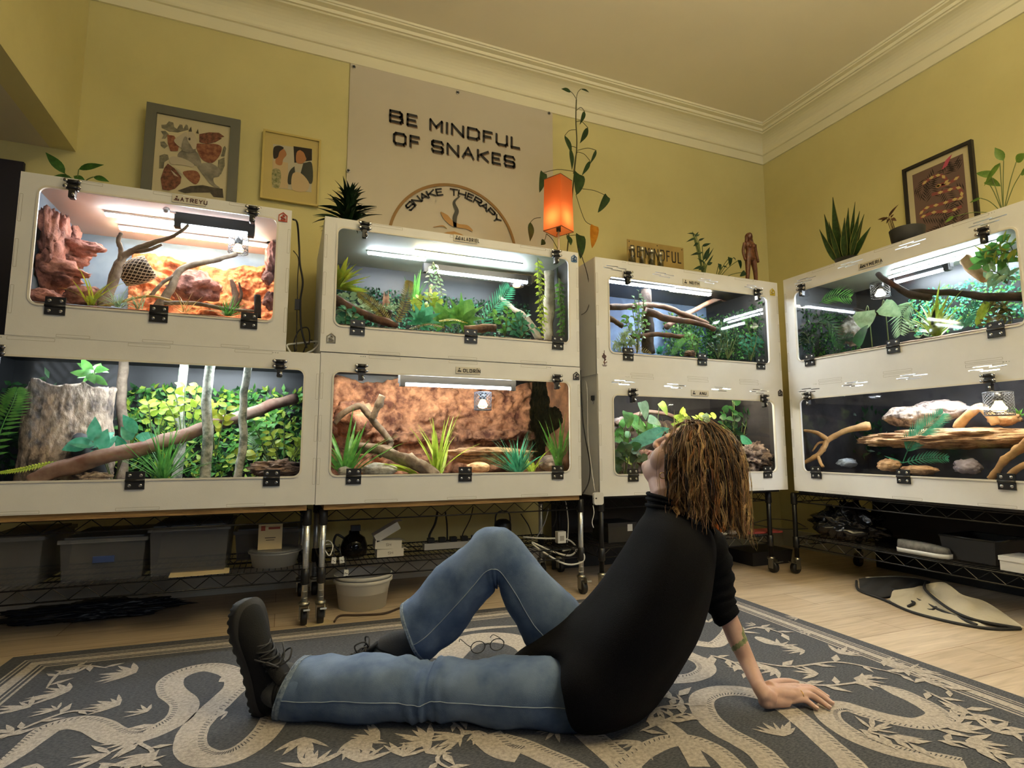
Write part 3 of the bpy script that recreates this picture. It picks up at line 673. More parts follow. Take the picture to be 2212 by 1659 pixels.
# ---------------------------------------------------------------- red desert cabinet
T = T_red; P = lambda x, y, d: tl(T, x, y, d); zr = 0.563
gz = T.g = lambda d: 0.1265 + 0.20 * d
put(T, ground(MB(), 0.015, 0.883, 0.014, 0.583, 0.122, 0.20, 1), 'sand', S_sand, (0.45, 0.3, 0.013), 'sandy ground inside the red desert cabinet', 'sand', kind='stuff')
a = zplane(T, 226, 462, zr); b = zplane(T, 545, 512, zr); b.y = a.y
led_bar(T, a, b, 'white light strip under the roof of the red desert cabinet, nearer the door', M_led_w)
a = zplane(T, 256, 492, zr); b = zplane(T, 585, 530, zr); b.y = a.y
led_bar(T, a, b, 'warm light strip under the roof of the red desert cabinet, further back', M_led_y)
a = P(392, 488, 0.10); b = P(535, 504, 0.10); b.z = a.z
tube_lamp(T, a, b, 'black tube lamp under the roof of the red desert cabinet', 0.007, (0.05, 0.045))
c = P(516, 512, 0.26); cage_lamp(T, c, 0.072, 0.040, 'wire caged lamp hanging in the red desert cabinet', M_bulb_y)
put(T, relief(MB(), P(272, 600, .5).x, 0.880, gz(.5) - .02, lambda x: P(400, 552, .5).z + 0.02 * math.sin(x * 9), 0.575, 0.08, 3, fr=8), 'rock_wall', K_or, (0.6, 0.57, 0.2), 'orange rough rock wall at the back of the red desert cabinet', 'rock')
def spire(label, lst, name='rock'):
    mb = MB()
    for i, (px, py, d, rx, ry, rz, s) in enumerate(lst): rock(mb, P(px, py, d), (rx, ry, rz), s, 0.35, 4, fr=1.3, ridge=0.3)
    q = P(*lst[0][:3]); return put(T, mb, name, K_red, q, label, 'rock')
spire('tall dark red rock spires against the left side of the red desert cabinet', [(108, 490, 0.13, 0.026, 0.05, 0.09, 1), (132, 500, 0.24, 0.026, 0.05, 0.08, 9), (158, 515, 0.36, 0.026, 0.05, 0.06, 4)])
spire('big dark red rock mass filling the left side behind the pointed rock', [(112, 570, 0.26, 0.06, 0.16, 0.13, 21)])
spire('pointed dark red rock jutting right over the others in the red desert cabinet', [(120, 550, 0.30, 0.10, 0.10, 0.055, 2), (165, 533, 0.28, 0.085, 0.06, 0.036, 5)])
spire('wedge of dark red rock below the pointed rock in the red desert cabinet', [(110, 590, 0.22, 0.10, 0.09, 0.05, 6), (140, 588, 0.22, 0.08, 0.05, 0.022, 7)])
spire('rounded red boulder on the sand left of the branches in the red desert cabinet', [(180, 640, 0.16, 0.06, 0.06, 0.045, 8)])
spire('low red boulder in the lower left corner of the red desert cabinet', [(95, 645, 0.10, 0.065, 0.06, 0.035, 11)])
spire('narrow red rock column against the right side of the red desert cabinet', [(588, 560, 0.40, 0.03, 0.06, 0.11, 12), (590, 500, 0.42, 0.025, 0.05, 0.08, 13)])
spire('rounded red rock by the lower right corner of the red desert cabinet', [(578, 600, 0.20, 0.025, 0.04, 0.03, 14), (585, 650, 0.18, 0.03, 0.04, 0.04, 15)])
spire('purple red boulder with a dark hole in front of the orange rock wall', [(420, 620, 0.42, 0.11, 0.07, 0.07, 16)])
mb = MB(); branch(mb, [P(222, 665, .12), P(240, 620, .15), P(262, 560, .18), P(290, 541, .18), P(330, 524, .15), P(375, 510, .12), P(408, 486, .09)], 0.019, 0.005, 1, knob=.4)
branch(mb, [P(258, 575, .17), P(262, 540, .18), P(256, 518, .17), P(262, 503, .17)], 0.010, 0.007, 2); branch(mb, [P(290, 543, .18), P(320, 540, .16), P(350, 528, .14)], 0.009, 0.004, 3)
put(T, mb, 'driftwood_branch', B_grey, P(222, 665, .12), 'forked grey driftwood branch left of the wicker hide in the red desert cabinet', 'branch')
mb = MB(); branch(mb, [P(335, 668, .10), P(368, 625, .14), P(392, 582, .18), P(440, 567, .20), P(475, 558, .22), P(512, 550, .24)], 0.016, 0.009, 4, knob=.4); branch(mb, [P(325, 640, .12), P(352, 610, .14), P(385, 592, .17)], 0.008, 0.006, 5)
put(T, mb, 'driftwood_branch', B_grey, P(335, 668, .10), 'grey driftwood branch rising right towards the caged lamp in the red desert cabinet', 'branch')
mb = MB(); branch(mb, [P(355, 655, .05), P(420, 655, .08), P(490, 668, .06), P(548, 672, .05)], 0.009, 0.006, 6); put(T, mb, 'driftwood_stick', B_grey, P(355, 655, .05), 'grey stick lying along the sand in front of the orange rock wall', 'branch')
mb = MB(); branch(mb, [P(195, 668, .05), P(250, 655, .07), P(320, 640, .1), P(372, 650, .08)], 0.007, 0.004, 7); put(T, mb, 'driftwood_stick', G_straw, P(195, 668, .05), 'straw coloured stick lying across the sand below the wicker hide', 'branch')
mb = MB(); branch(mb, [P(505, 672, .2), P(508, 635, .22), P(500, 605, .23)], 0.018, 0.008, 8, knob=.6); branch(mb, [P(508, 660, .2), P(522, 640, .2), P(516, 610, .2)], 0.008, 0.004, 18)
put(T, mb, 'driftwood_stump', B_wood, P(505, 672, .2), 'dark broken driftwood stump below the caged lamp in the red desert cabinet', 'stump')
mb = MB(); q = P(558, 690, .06); branch(mb, [(q.x, .06, gz(.06)), P(557, 668, .06), P(556, 638, .06)], .014, .013, 3); put(T, mb, 'wood_post', B_dark, q, 'short dark wooden post in the lower right of the red desert cabinet', 'post')
# wicker hide: open woven cone
c0 = P(262, 600, .25); c1 = P(325, 575, .25); ax = (c1 - c0); Lh = ax.length; ax.normalize(); u, w_ = perp(ax); mb = MB(); inn = MB()
rad = lambda t: 0.022 + 0.030 * math.sin(math.pi * min(1, 0.15 + t * 0.55))
for k in range(18):
    for s in (1, -1):
        mb.tube([c0 + ax * (Lh * t) + (u * math.cos(2 * math.pi * k / 18 + s * t * 1.8) + w_ * math.sin(2 * math.pi * k / 18 + s * t * 1.8)) * rad(t) for t in [i / 10 for i in range(11)]], 0.0016, 4)
inn.rings([[c0 + ax * (Lh * t) + (u * math.cos(2 * math.pi * j / 18) + w_ * math.sin(2 * math.pi * j / 18)) * (rad(t) - 0.004) for j in range(18)] for t in [i / 8 for i in range(9)]])
putp(T, P(290, 615, .25), 'wicker_hide', 'woven wicker cone hide behind the branches in the red desert cabinet', 'hide', [('weave', mb, mat('pale_wicker', '#b8a68e', 0.8)), ('lining', inn, mat('dark_wicker', '#4a3b30', 0.9))])
for i, (px, d, n, L, lb, mt) in enumerate(((255, .04, 16, .075, 'pale green grass tuft below the wicker hide', G_pale), (492, .05, 30, .075, 'bright green grass tuft below the driftwood stump', G_mid), (195, .10, 7, .11, 'tall yellow grass blades beside the rounded red boulder', G_yel), (400, .05, 9, .07, 'thin straw grass blades at the foot of the orange rock wall', G_straw), (300, .05, 8, .09, 'arching pale blades in front of the forked branch', G_pale))):
    x = P(px, 680, d).x; mb = tuft(MB(), (x, d, gz(d) - .004), n * 2, L * 1.5, 0.005 if i != 2 else .011, 20 + i, (0.1, 1.15), (0.2, 1.0)); put(T, mb, 'grass_tuft', mt, (x, d, gz(d)), lb, 'grass')
mb = MB(); cp = P(360, 455, 0.05); mb.lathe([(0.011, 0), (0.013, 0.008), (0.009, 0.016), (0.004, 0.018)], cp + Vector((0, 0, 0)), 14, M=ORIENT.to_3x3()); mb.obox(cp + Vector((.012, 0.008, .001)), (.018, 0, -.002), (0, .004, 0), (0, 0, .003))
put(T, mb, 'small_camera', M_alu, cp, 'small round silver camera under the roof of the red desert cabinet', 'camera')
# ---------------------------------------------------------------- jungle cabinet (below the banner)
T = T_jun; zr = 0.556; gz = T.g = lambda d: 0.1225 + 0.205 * d
put(T, ground(MB(), 0.015, 1.200, 0.014, 0.583, 0.118, 0.205, 2), 'bark_substrate', S_pale, (0.6, 0.3, 0.013), 'pale bark ground inside the jungle vine cabinet', 'bark', kind='stuff')
for k, (p0, p1, mt, lb) in enumerate((((793, 545), (922, 560), M_led_w, 'short white light strip on the left under the jungle vine cabinet roof'), ((895, 543), (1146, 560), M_led_y, 'long warm light strip under the jungle vine cabinet roof'), ((1010, 558), (1138, 566), M_led_w, 'short white light strip behind the warm one in the jungle vine cabinet'))):
    a = zplane(T, *p0, zr); b = zplane(T, *p1, zr); b.y = a.y; led_bar(T, a, b, lb, mt)
a = P(925, 585, .36); b = P(1138, 584, .36); b.z = a.z; tube_lamp(T, a, b, 'long tube lamp at the back of the jungle vine cabinet', 0.008, (.04, .03))
c = P(1116, 596, .42); cage_lamp(T, c, 0.06, 0.040, 'orange glowing caged lamp hanging in the jungle vine cabinet', M_bulb_o)
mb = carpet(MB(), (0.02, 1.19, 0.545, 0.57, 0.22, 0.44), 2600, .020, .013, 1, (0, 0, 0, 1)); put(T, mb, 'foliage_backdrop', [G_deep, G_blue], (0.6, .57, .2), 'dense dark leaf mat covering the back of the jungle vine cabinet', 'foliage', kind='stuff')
mb = MB(); branch(mb, [P(700, 628, .10), P(735, 655, .10), P(770, 672, .08), P(815, 690, .06), P(860, 706, .05)], .022, .015, 3, knob=.3); put(T, mb, 'log_branch', B_wood, P(860, 706, .05), 'brown branch sloping down from the left side of the jungle vine cabinet', 'branch')
mb = MB(); branch(mb, [P(1078, 640, .30), P(1110, 668, .22), P(1140, 690, .15), P(1165, 735, .09)], .008, .020, 5, knob=.3); put(T, mb, 'driftwood_branch', B_white, P(1165, 735, .09), 'pale driftwood branch sloping right behind the teal palm frond', 'branch')
mb = MB(); branch(mb, [P(958, 690, .2), P(940, 665, .24), P(930, 640, .26), P(932, 615, .28)], .009, .006, 6); put(T, mb, 'driftwood_branch', B_tan, P(958, 690, .2), 'pale bent stick in the middle of the jungle vine cabinet', 'branch')
mb = MB(); branch(mb, [P(1002, 712, .08), P(1040, 709, .07), P(1072, 710, .06)], .020, .020, 7, nz=.5); put(T, mb, 'bark_log', B_corkb, P(1040, 718, .07), 'dark hollow log on the ground of the jungle vine cabinet', 'log')
q = P(1185, 660, .2); mb = MB(); branch(mb, [(q.x, .2, gz(.2) - .01), (q.x - .004, .2, .25), (q.x + .006, .2, .33), (q.x + .01, .21, P(1188, 588, .2).z)], .026, .030, 8, n=14, nz=.5, k=8); put(T, mb, 'cork_tube', B_white, (q.x, .2, gz(.2)), 'upright pale cork tube on the right of the jungle vine cabinet', 'cork tube')
for i, (px, py0, py1, d, n, lb, mt) in enumerate(((1165, 552, 730, .10, 46, 'lime vine hanging left of the pale cork tube in the jungle vine cabinet', G_lime), (1210, 600, 740, .12, 44, 'green vine hanging right of the pale cork tube in the jungle vine cabinet', G_mid), (1216, 556, 640, .2, 22, 'dark leafy vine in the upper right corner of the jungle vine cabinet', G_dark))):
    a = P(px, py0, d); b = P(px + 6, py1, d); mb = MB()
    for s in range(3 if i < 2 else 2): sprig(mb, [a + Vector((s * .010 - .01, s * .01, 0)), a.lerp(b, .4) + Vector((.008 * (s - 1), 0, 0)), b + Vector(((s - 1) * .012, 0, s * .04))], n // 2, .030, .013, 30 + i * 4 + s, spread=1.3)
    put(T, mb, 'hanging_vine', [mt, G_stem], a, lb, 'vine')
a = P(936, 566, .22); mb = MB()
for s, (x2, y2) in enumerate(((925, 655), (955, 640), (938, 625))): sprig(mb, [a, P((936 + x2) / 2 - 3 + 6 * s, 600, .22), P(x2, y2, .2)], 14, .026, .013, 50 + s, spread=1.2)
put(T, mb, 'hanging_vine', [G_pale, G_stem], a, 'pale vine hanging from the light strips in the middle of the jungle vine cabinet', 'vine')
x = P(745, 625, .10); mb = tuft(MB(), x + Vector((-.03, 0, 0)), 30, .15, .028, 61, (0.3, 1.7), (0.1, .6), 'lance', az=(-1.9, 1.5), jit=.012); put(T, mb, 'bromeliad', G_yel, x + Vector((-.03, 0, 0)), 'yellow green bromeliad on the left side of the jungle vine cabinet', 'plant')
q = P(832, 688, .16); tp = MB().lathe([(.022, 0), (.030, .045), (.033, .046), (.033, .056), (.029, .056), (.028, .05)], (q.x, q.y, q.z - .02), 20); fo = MB()
for s in range(16): r_ = random.Random(70 + s); a = r_.uniform(0, 6.28); sprig(fo, [(q.x, q.y, q.z + .03), (q.x + math.cos(a) * .03, q.y + math.sin(a) * .02, q.z + .055), (q.x + math.cos(a) * r_.uniform(.04, .1), q.y + math.sin(a) * .05 - .01, q.z + r_.uniform(.02, .09))], 9, .016, .009, 80 + s, rs=.001)
pk = MB()
for dx, dz in ((-.006, .10), (.01, .105), (.002, .09)): pk.leaf((q.x + dx, q.y, q.z + .03), (dx * 2, 0, 1), (0, -1, 0), dz, .018, .1, .2, 'lance')
putp(T, (q.x, q.y, q.z - .02), 'potted_plant', 'dark potted plant with pink leaves and fine green sprigs in the jungle vine cabinet', 'potted plant', [('pot', tp, M_pot), ('foliage', fo, [G_pale, G_stem]), ('pink_leaves', pk, G_pink)])
for i, (pts, lb) in enumerate((([P(848, 708, .05), P(815, 665, .07), P(775, 633, .10)], 'brown green fern frond left of the dark plant pot'), ([P(852, 705, .05), P(872, 665, .06), P(882, 625, .09), P(884, 608, .1)], 'brown green fern frond right of the dark plant pot'))):
    put(T, frond(MB(), pts, .034, .0075, 26, i, ms=1, ang=1.1), 'fern_frond', [G_oliv, B_stem], pts[0], lb, 'fern')
mb = tuft(MB(), P(895, 640, .45) + Vector((0, 0, -.05)), 8, .20, .028, 90, (0, .35), (0, .3), 'lance'); put(T, mb, 'snake_plant', G_mid, P(895, 650, .45) + Vector((0, 0, -.05)), 'upright green snake plant at the back of the jungle vine cabinet', 'plant')
for i, (px, py, d, dx, dz, L, w, lb) in enumerate(((990, 700, .14, .05, .10, .15, .12, 'big split leaf in the middle of the jungle vine cabinet'), (960, 702, .15, -.03, .1, .12, .08, 'upright split leaf left of the big split leaf'), (905, 702, .10, .03, .05, .11, .08, 'blue green broad leaf right of the dark plant pot'))):
    q = P(px, py, d); mb = MB().tube([(q.x, q.y, gz(d) - .004), q], .002, 5, 1); mb.leaf(q, (dx, -.02, dz), (.1, -1, .4), L, w, .5, .12, 'heart', 0, 8)
    for s in (-1, 1):
        for k in range(5): a = R(25 + 26 * k) * s; d2 = Vector((dx, -.02, dz)).normalized(); sd = d2.cross(Vector((.1, -1, .4))).normalized(); mb.leaf(q + d2 * (L * .15), d2 * math.cos(a) + sd * math.sin(a) + Vector((0, -.15, 0)), (.1, -1, .4), L * (.92 - .08 * k), .030, .5, .1, 'lance')
    put(T, mb, 'broad_leaf_plant', [(G_mid, G_mid, G_teal)[i], G_stem], (q.x, q.y, gz(d)), lb, 'plant')
pts = [P(1035, 712, .12), P(1062, 670, .14), P(1085, 645, .16), P(1100, 622, .18)]; put(T, frond(MB(), pts, .085, .009, 17, 3, ang=.75, droop=.2), 'palm_frond', [G_teal], pts[0], 'teal palm frond below the orange caged lamp', 'palm')
mb = tuft(MB(), P(1005, 685, .25) + Vector((0, 0, -.03)), 22, .14, .016, 93, (0.2, 1.2), (.2, .8), 'lance'); put(T, mb, 'leaf_tuft', G_teal, P(1005, 690, .25) + Vector((0, 0, -.03)), 'teal blade tuft behind the big split leaf', 'plant')
pts = [P(1010, 698, .06), P(980, 690, .05), P(950, 693, .05)]; put(T, frond(MB(), pts, .022, .006, 18, 5, face=(0, -.5, .8)), 'fern_frond', [G_yel], pts[0], 'yellow fern frond lying below the big split leaf', 'fern')
pts = [P(960, 708, .05), P(925, 700, .05), P(885, 710, .04)]; put(T, frond(MB(), pts, .022, .006, 18, 6, face=(0, -.5, .8)), 'fern_frond', [G_oliv], pts[0], 'brown fern frond lying along the front of the jungle vine cabinet', 'fern')
for i, (px, py, d, n, lb, mt) in enumerate(((1090, 705, .10, 14, 'green leafy sprigs behind the hollow log', G_mid), (755, 680, .16, 16, 'small leafy sprigs left of the dark plant pot', G_pale), (745, 712, .06, 14, 'blue green leafy sprigs in the lower left corner of the jungle vine cabinet', G_blue), (1125, 722, .06, 12, 'grey green broad sprigs in front of the sloping pale driftwood', G_blue), (925, 675, .24, 16, 'lime leafy sprigs below the pale hanging vine', G_lime))):
    q = P(px, py, d); mb = MB()
    for s in range(6): r_ = random.Random(100 + i * 9 + s); a = r_.uniform(-1.3, 1.3); sprig(mb, [(q.x, q.y, gz(d) - .003), q + Vector((math.sin(a) * .03, r_.uniform(-.02, .01), math.cos(a) * .04)), q + Vector((math.sin(a) * .08, r_.uniform(-.03, .0), math.cos(a) * .09))], n // 2, .038, .024, 120 + i * 9 + s)
    put(T, mb, 'leafy_plant', [mt, G_stem], (q.x, q.y, gz(d)), lb, 'plant')
# ---------------------------------------------------------------- birch pole cabinet (bottom left)
T = T_bir; P = lambda x, y, d: tl(T, x, y, d); g0 = 0.100; gz = T.g = lambda d: g0 - 0.03 * d
put(T, ground(MB(), 0.015, 1.204, 0.014, 0.583, g0 - .0045, -0.03, 4), 'bark_substrate', S_soil, (0.6, 0.3, 0.013), 'dark bark ground inside the birch pole cabinet', 'bark', kind='stuff')
a = P(340, 790, .30); b = P(600, 806, .30); a.z = b.z = 0.588; led_bar(T, a, b, 'white light strip under the roof of the birch pole cabinet', M_led_w)
a = Vector((.25, .15, .588)); b = Vector((1.0, .15, .588)); led_bar(T, a, b, 'white light strip hidden behind the top board of the birch pole cabinet', M_led_w)
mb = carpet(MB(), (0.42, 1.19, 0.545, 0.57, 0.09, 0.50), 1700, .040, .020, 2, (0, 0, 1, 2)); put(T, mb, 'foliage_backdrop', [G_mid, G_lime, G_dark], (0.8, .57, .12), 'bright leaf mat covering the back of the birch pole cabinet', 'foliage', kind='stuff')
# cork stump: tall half-open shell
q = P(135, 960, .18); mb = MB(); rr = []; hgt = P(140, 828, .20).z; c = Vector((P(135, 950, .22).x, .24, g0 - .01)); n = 150
for k in range(61):
    t = k / 60; ring = []
    for j in range(n):
        a = 2 * math.pi * j / n; r = (0.155 - 0.015 * t + .012 * math.sin(3 * a + 1)) * (1 + 0.07 * noise.fractal(Vector((math.cos(a) * 2.2, math.sin(a) * 2.2, t * 2.0)), 1, 2, 3) - .075 * abs(noise.fractal(Vector((math.cos(a) * 7, math.sin(a) * 7, t * 4.5)), .9, 2.1, 4)))
        zt = g0 - .01 + (hgt - g0) * t + (.030 * noise.fractal(Vector((a * 2, 7, 0)), 1, 2, 3) * t)
        ring.append(Vector((c.x + math.cos(a) * r * .98, c.y + math.sin(a) * r * .85, zt)))
    rr.append(ring)
mb.rings(rr)
st = put(T, mb, 'cork_stump', B_cork, (c.x, c.y, g0), 'large grey cork bark stump on the left of the birch pole cabinet', 'stump')
hole = MB(); hq = P(196, 960, .10); hole.ell((c.x + .110, .135, .19), (.045, .06, .10), Matrix.Rotation(R(-25), 3, 'Y')); hole.v = [(v[0] - c.x, v[1] - c.y, v[2] - g0) for v in hole.v]; hole.build('hollow', M_blackm, st)  # black ellipsoid paints the shade inside the stump's opening
# leaning log
mb = MB(); branch(mb, [P(70, 1042, .034), P(110, 1022, .04), P(170, 1000, .044), P(240, 984, .055), P(330, 962, .10), P(430, 928, .2), P(540, 892, .34), P(640, 858, .5)], .030, .024, 5, knob=.2, n=14)
put(T, mb, 'log', B_red, P(70, 1042, .035), 'long reddish log leaning up to the right across the birch pole cabinet', 'log')
for i, (x0, y0, x1, y1, d, r) in enumerate(((268, 960, 268, 790, .42, .020), (382, 1010, 398, 805, .40, .020), (440, 1032, 455, 798, .16, .020), (512, 1030, 538, 800, .13, .016))):
    a = P(x0, y0, d); b = P(x1, y1, d); a.z = gz(d); b.z = .5955; mb = MB(); branch(mb, [a, a.lerp(b, .3) + Vector((.008, 0, 0)), a.lerp(b, .65) + Vector((-.008, 0, 0)), b], r, r * .9, 20 + i, k=8, n=14, nz=.15)
    put(T, mb, 'birch_pole', [B_birch if i != 0 else B_grey][0], a, ('grey pole right of the cork stump in the birch pole cabinet', 'yellowish birch pole at the back, left of the thick front pole', 'thick birch pole in the middle of the birch pole cabinet', 'thin birch pole on the right of the birch pole cabinet')[i], 'pole', 'birch poles in the birch pole cabinet')
for i, (px, py, d, n, L, w, sh, mt, lb, spr) in enumerate((
    (250, 955, .10, 9, .085, .050, 'ovate', G_teal, 'big round leaves in front of the grey pole in the birch pole cabinet', .12), (205, 818, .16, 4, .06, .035, 'ovate', G_mid, 'small sprout of round leaves on top of the cork stump', .03),
    (400, 880, .30, 22, .042, .026, 'ovate', G_lime, 'lime leafy sprays around the yellowish birch pole', .13), (470, 905, .20, 14, .040, .026, 'ovate', G_yel, 'yellow green leafy sprays behind the thick birch pole', .08),
    (615, 960, .16, 18, .038, .022, 'ovate', G_lime, 'lime trailing leaves at the right end of the birch pole cabinet', .10), (585, 930, .34, 22, .038, .02, 'lance', G_mid, 'dark green leafy bush behind the thin birch pole', .09),
    (520, 985, .18, 8, .04, .024, 'ovate', G_yel, 'small yellow green leaves beside the foot of the thin birch pole', .04), (335, 890, .33, 14, .042, .026, 'ovate', G_lime, 'pale green leafy sprays behind the reddish log', .08))):
    q = P(px, py, d); mb = MB()
    for s in range(max(3, n // 3)):
        r_ = random.Random(200 + i * 11 + s); a = r_.uniform(-1.6, 1.6); b = q + Vector((math.sin(a) * spr * r_.uniform(.4, 1), r_.uniform(-.04, .03), math.cos(a) * spr * r_.uniform(.3, 1)))
        st_ = Vector((q.x, d, max(gz(d), q.z - .16))) if i != 1 else q - Vector((0, 0, .02)); sprig(mb, [st_, st_.lerp(b, .6) + Vector((0, 0, .02)), b], 5 if n > 8 else 4, L, w, 220 + i * 13 + s, sh, spread=1.2, start=.35)
    put(T, mb, 'leafy_plant', [mt, G_stem], (q.x, d, gz(d)) if i != 1 else q - Vector((0, 0, .02)), lb, 'plant')
x = P(352, 1025, .06); mb = tuft(MB(), (x.x, .06, gz(.06)), 60, .27, .008, 240, (.05, 1.0), (.1, .6), 'blade', jit=.012); put(T, mb, 'grass_tuft', G_mid, (x.x, .06, gz(.06)), 'long green grass tuft in front of the reddish log', 'grass')
pts = [P(-25, 1010, .05), P(5, 920, .06), P(28, 870, .08), P(38, 840, .1)]; mb = frond(MB(), pts, .055, .011, 20, 11, ang=1.2); put(T, mb, 'fern_frond', [G_mid], pts[0], 'tall green fern frond at the left end of the birch pole cabinet', 'fern')
pts = [P(160, 995, .03), P(100, 1002, .04), P(40, 1015, .03), P(0, 1020, .03)]; mb = frond(MB(), pts, .020, .008, 26, 12, ang=1.2, face=(0, -.6, .8)); put(T, mb, 'fern_frond', [G_yel], pts[0], 'yellow fern frond lying across the foot of the cork stump', 'fern')
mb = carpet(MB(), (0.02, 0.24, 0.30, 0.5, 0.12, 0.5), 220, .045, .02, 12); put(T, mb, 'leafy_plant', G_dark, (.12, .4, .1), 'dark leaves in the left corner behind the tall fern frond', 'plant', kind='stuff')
pts = [P(555, 1000, .4), P(545, 960, .42), P(548, 935, .42)]; mb = frond(MB(), pts, .035, .008, 14, 13); pts2 = [P(570, 1005, .36), P(585, 965, .37), P(588, 930, .38)]; frond(mb, pts2, .035, .008, 14, 14); put(T, mb, 'fern', [G_pale], pts[0], 'pale green fern behind the foot of the thin birch pole', 'fern')
mb = MB(); c1 = P(600, 1012, .10); rock(mb, c1, (.11, .06, .035), 31, .4, 5, fr=2.0, ridge=.3, rz=-.2); put(T, mb, 'cork_slab', B_corkb, c1, 'rough cork bark slab lying at the right end of the birch pole cabinet', 'bark slab')
mb = MB(); c1 = P(200, 1030, .05); rock(mb, c1, (.06, .03, .018), 32, .4, 4, fr=2.0, ridge=.3); put(T, mb, 'cork_chunk', B_cork, c1, 'small cork chunk on the ground below the cork stump', 'bark slab')
mb = MB(); rnd = random.Random(7)
for i in range(60): q = P(rnd.uniform(240, 500), 1035, rnd.uniform(.02, .2)); mb.leaf((q.x, q.y, gz(q.y) + .002), (rnd.uniform(-1, 1), rnd.uniform(-1, 1), .1), (rnd.uniform(-.3, .3), -.4, 1), rnd.uniform(.02, .045), .018, .6, .4, 'ovate')
put(T, mb, 'dry_leaves', mat('dry_leaf_brown', '#8a5a3c', .8, c2='#b07a55', scale=20), (.7, .1, g0), 'brown dry leaves scattered on the ground of the birch pole cabinet', 'leaves', kind='stuff')
# ---------------------------------------------------------------- canyon rock cabinet
T = T_can; P = lambda x, y, d: tl(T, x, y, d); g0 = 0.103; gz = T.g = lambda d: g0 - .02 * d
put(T, ground(MB(), 0.015, 1.197, 0.014, 0.583, g0 - .0045, -0.02, 5), 'sand', S_sand, (0.6, 0.3, 0.013), 'sandy ground inside the canyon rock cabinet', 'sand', kind='stuff')
a = P(775, 820, .2); b = P(855, 823, .2); a.z = b.z = .596; led_bar(T, a, b, 'short white light strip left of the tube lamp in the canyon rock cabinet', M_led_w)
led_bar(T, Vector((.15, .08, .596)), Vector((1.0, .08, .596)), 'light strip behind the top board of the canyon rock cabinet', M_led_y)
a = P(875, 830, .10); b = P(1102, 836, .10); b.z = a.z; tube_lamp(T, a, b, 'long black tube lamp under the roof of the canyon rock cabinet', .007, (.05, .05))
c = P(1043, 848, .16); cage_lamp(T, c, .085, .042, 'wire caged lamp hanging in the canyon rock cabinet', M_bulb_y)
for px, py, d, rad, lb in ((1222, 900, .45, (.06, .13, .24), 'tall tan rock column at the right end of the canyon rock cabinet'), (1215, 905, .26, (.04, .10, .06), 'tan rock shelf jutting from the right side of the canyon rock cabinet')):
    q = P(px, py, d); put(T, rock(MB(), q, rad, int(d * 100), .3, 5, fr=1.6, ridge=.35), 'rock', K_can, q, lb, 'rock')
def ledge(x, z):
    h = 0.0; rag = .012 * noise.noise(Vector((x * 12, 3, 0)))
    if .255 + rag < z < .31 + rag and .30 < x < .75: h += .06
    if .27 + rag < z < .32 + rag and x > .80: h += .075
    if z < .19 + rag: h += .05
    return h
zt = P(900, 822, .5).z
put(T, relief(MB(), .017, 1.195, gz(.57), lambda x: zt + .02 * math.sin(x * 17), .578, .085, 6, nx=130, nz=64, fr=7, ledge=ledge), 'rock_wall', K_can, (.6, .57, .11), 'tan canyon rock wall with ledges at the back of the canyon rock cabinet', 'rock')
mb = MB(); c1 = P(1050, 976, .30); rock(mb, c1, (.25, .10, .022), 41, .2, 5, fr=1.6, ridge=.15); rock(mb, c1 - Vector((0, 0, .035)), (.16, .07, .03), 42, .2, 4); put(T, mb, 'rock_ledge', K_tan, c1, 'long flat tan rock ledge behind the green grass tuft in the canyon rock cabinet', 'rock')
mb = MB(); c1 = P(765, 905, .36); rock(mb, c1, (.10, .08, .10), 43, .3, 4, fr=1.4, ridge=.3); put(T, mb, 'rock', K_can, c1, 'tall tan boulder behind the dead wood on the left of the canyon rock cabinet', 'rock')
mb = MB(); branch(mb, [P(845, 956, .15), P(815, 920, .17), P(795, 893, .18), P(775, 878, .19), P(740, 895, .19), P(722, 915, .2)], .016, .012, 44, knob=.6); branch(mb, [P(805, 905, .17), P(815, 880, .16), P(828, 855, .15)], .014, .017, 45, knob=.6)
branch(mb, [P(845, 956, .15), P(838, 970, .13), P(820, 985, .1)], .014, .01, 46); put(T, mb, 'driftwood', B_grey, P(845, 956, .15), 'grey twisted dead wood on the left of the canyon rock cabinet', 'driftwood')
mb = MB(); branch(mb, [P(770, 968, .14), P(820, 972, .12), P(868, 990, .08), P(905, 1005, .06), P(938, 1030, .04)], .020, .030, 47, knob=.4, n=14, nz=.5); put(T, mb, 'driftwood', B_grey, P(938, 1030, .04), 'thick ribbed grey driftwood arching down behind the pale stones', 'driftwood')
for i, (px, py, d, rad, mt, lb) in enumerate(((820, 1015, .06, (.075, .05, .030), K_whi, 'white stone below the ribbed grey driftwood in the canyon rock cabinet'), (1035, 1010, .08, (.055, .04, .026), K_tan, 'rounded tan stone in the middle of the canyon rock cabinet'), (745, 1018, .05, (.03, .03, .02), K_whi, 'small white stone in the lower left corner of the canyon rock cabinet'), (1190, 1000, .15, (.06, .05, .04), K_pnk, 'grey brown rock on the right of the canyon rock cabinet'))):
    q = P(px, py, d); put(T, rock(MB(), q, rad, 50 + i, .15, 4, ridge=.05), 'stone', mt, q, lb, 'stone')
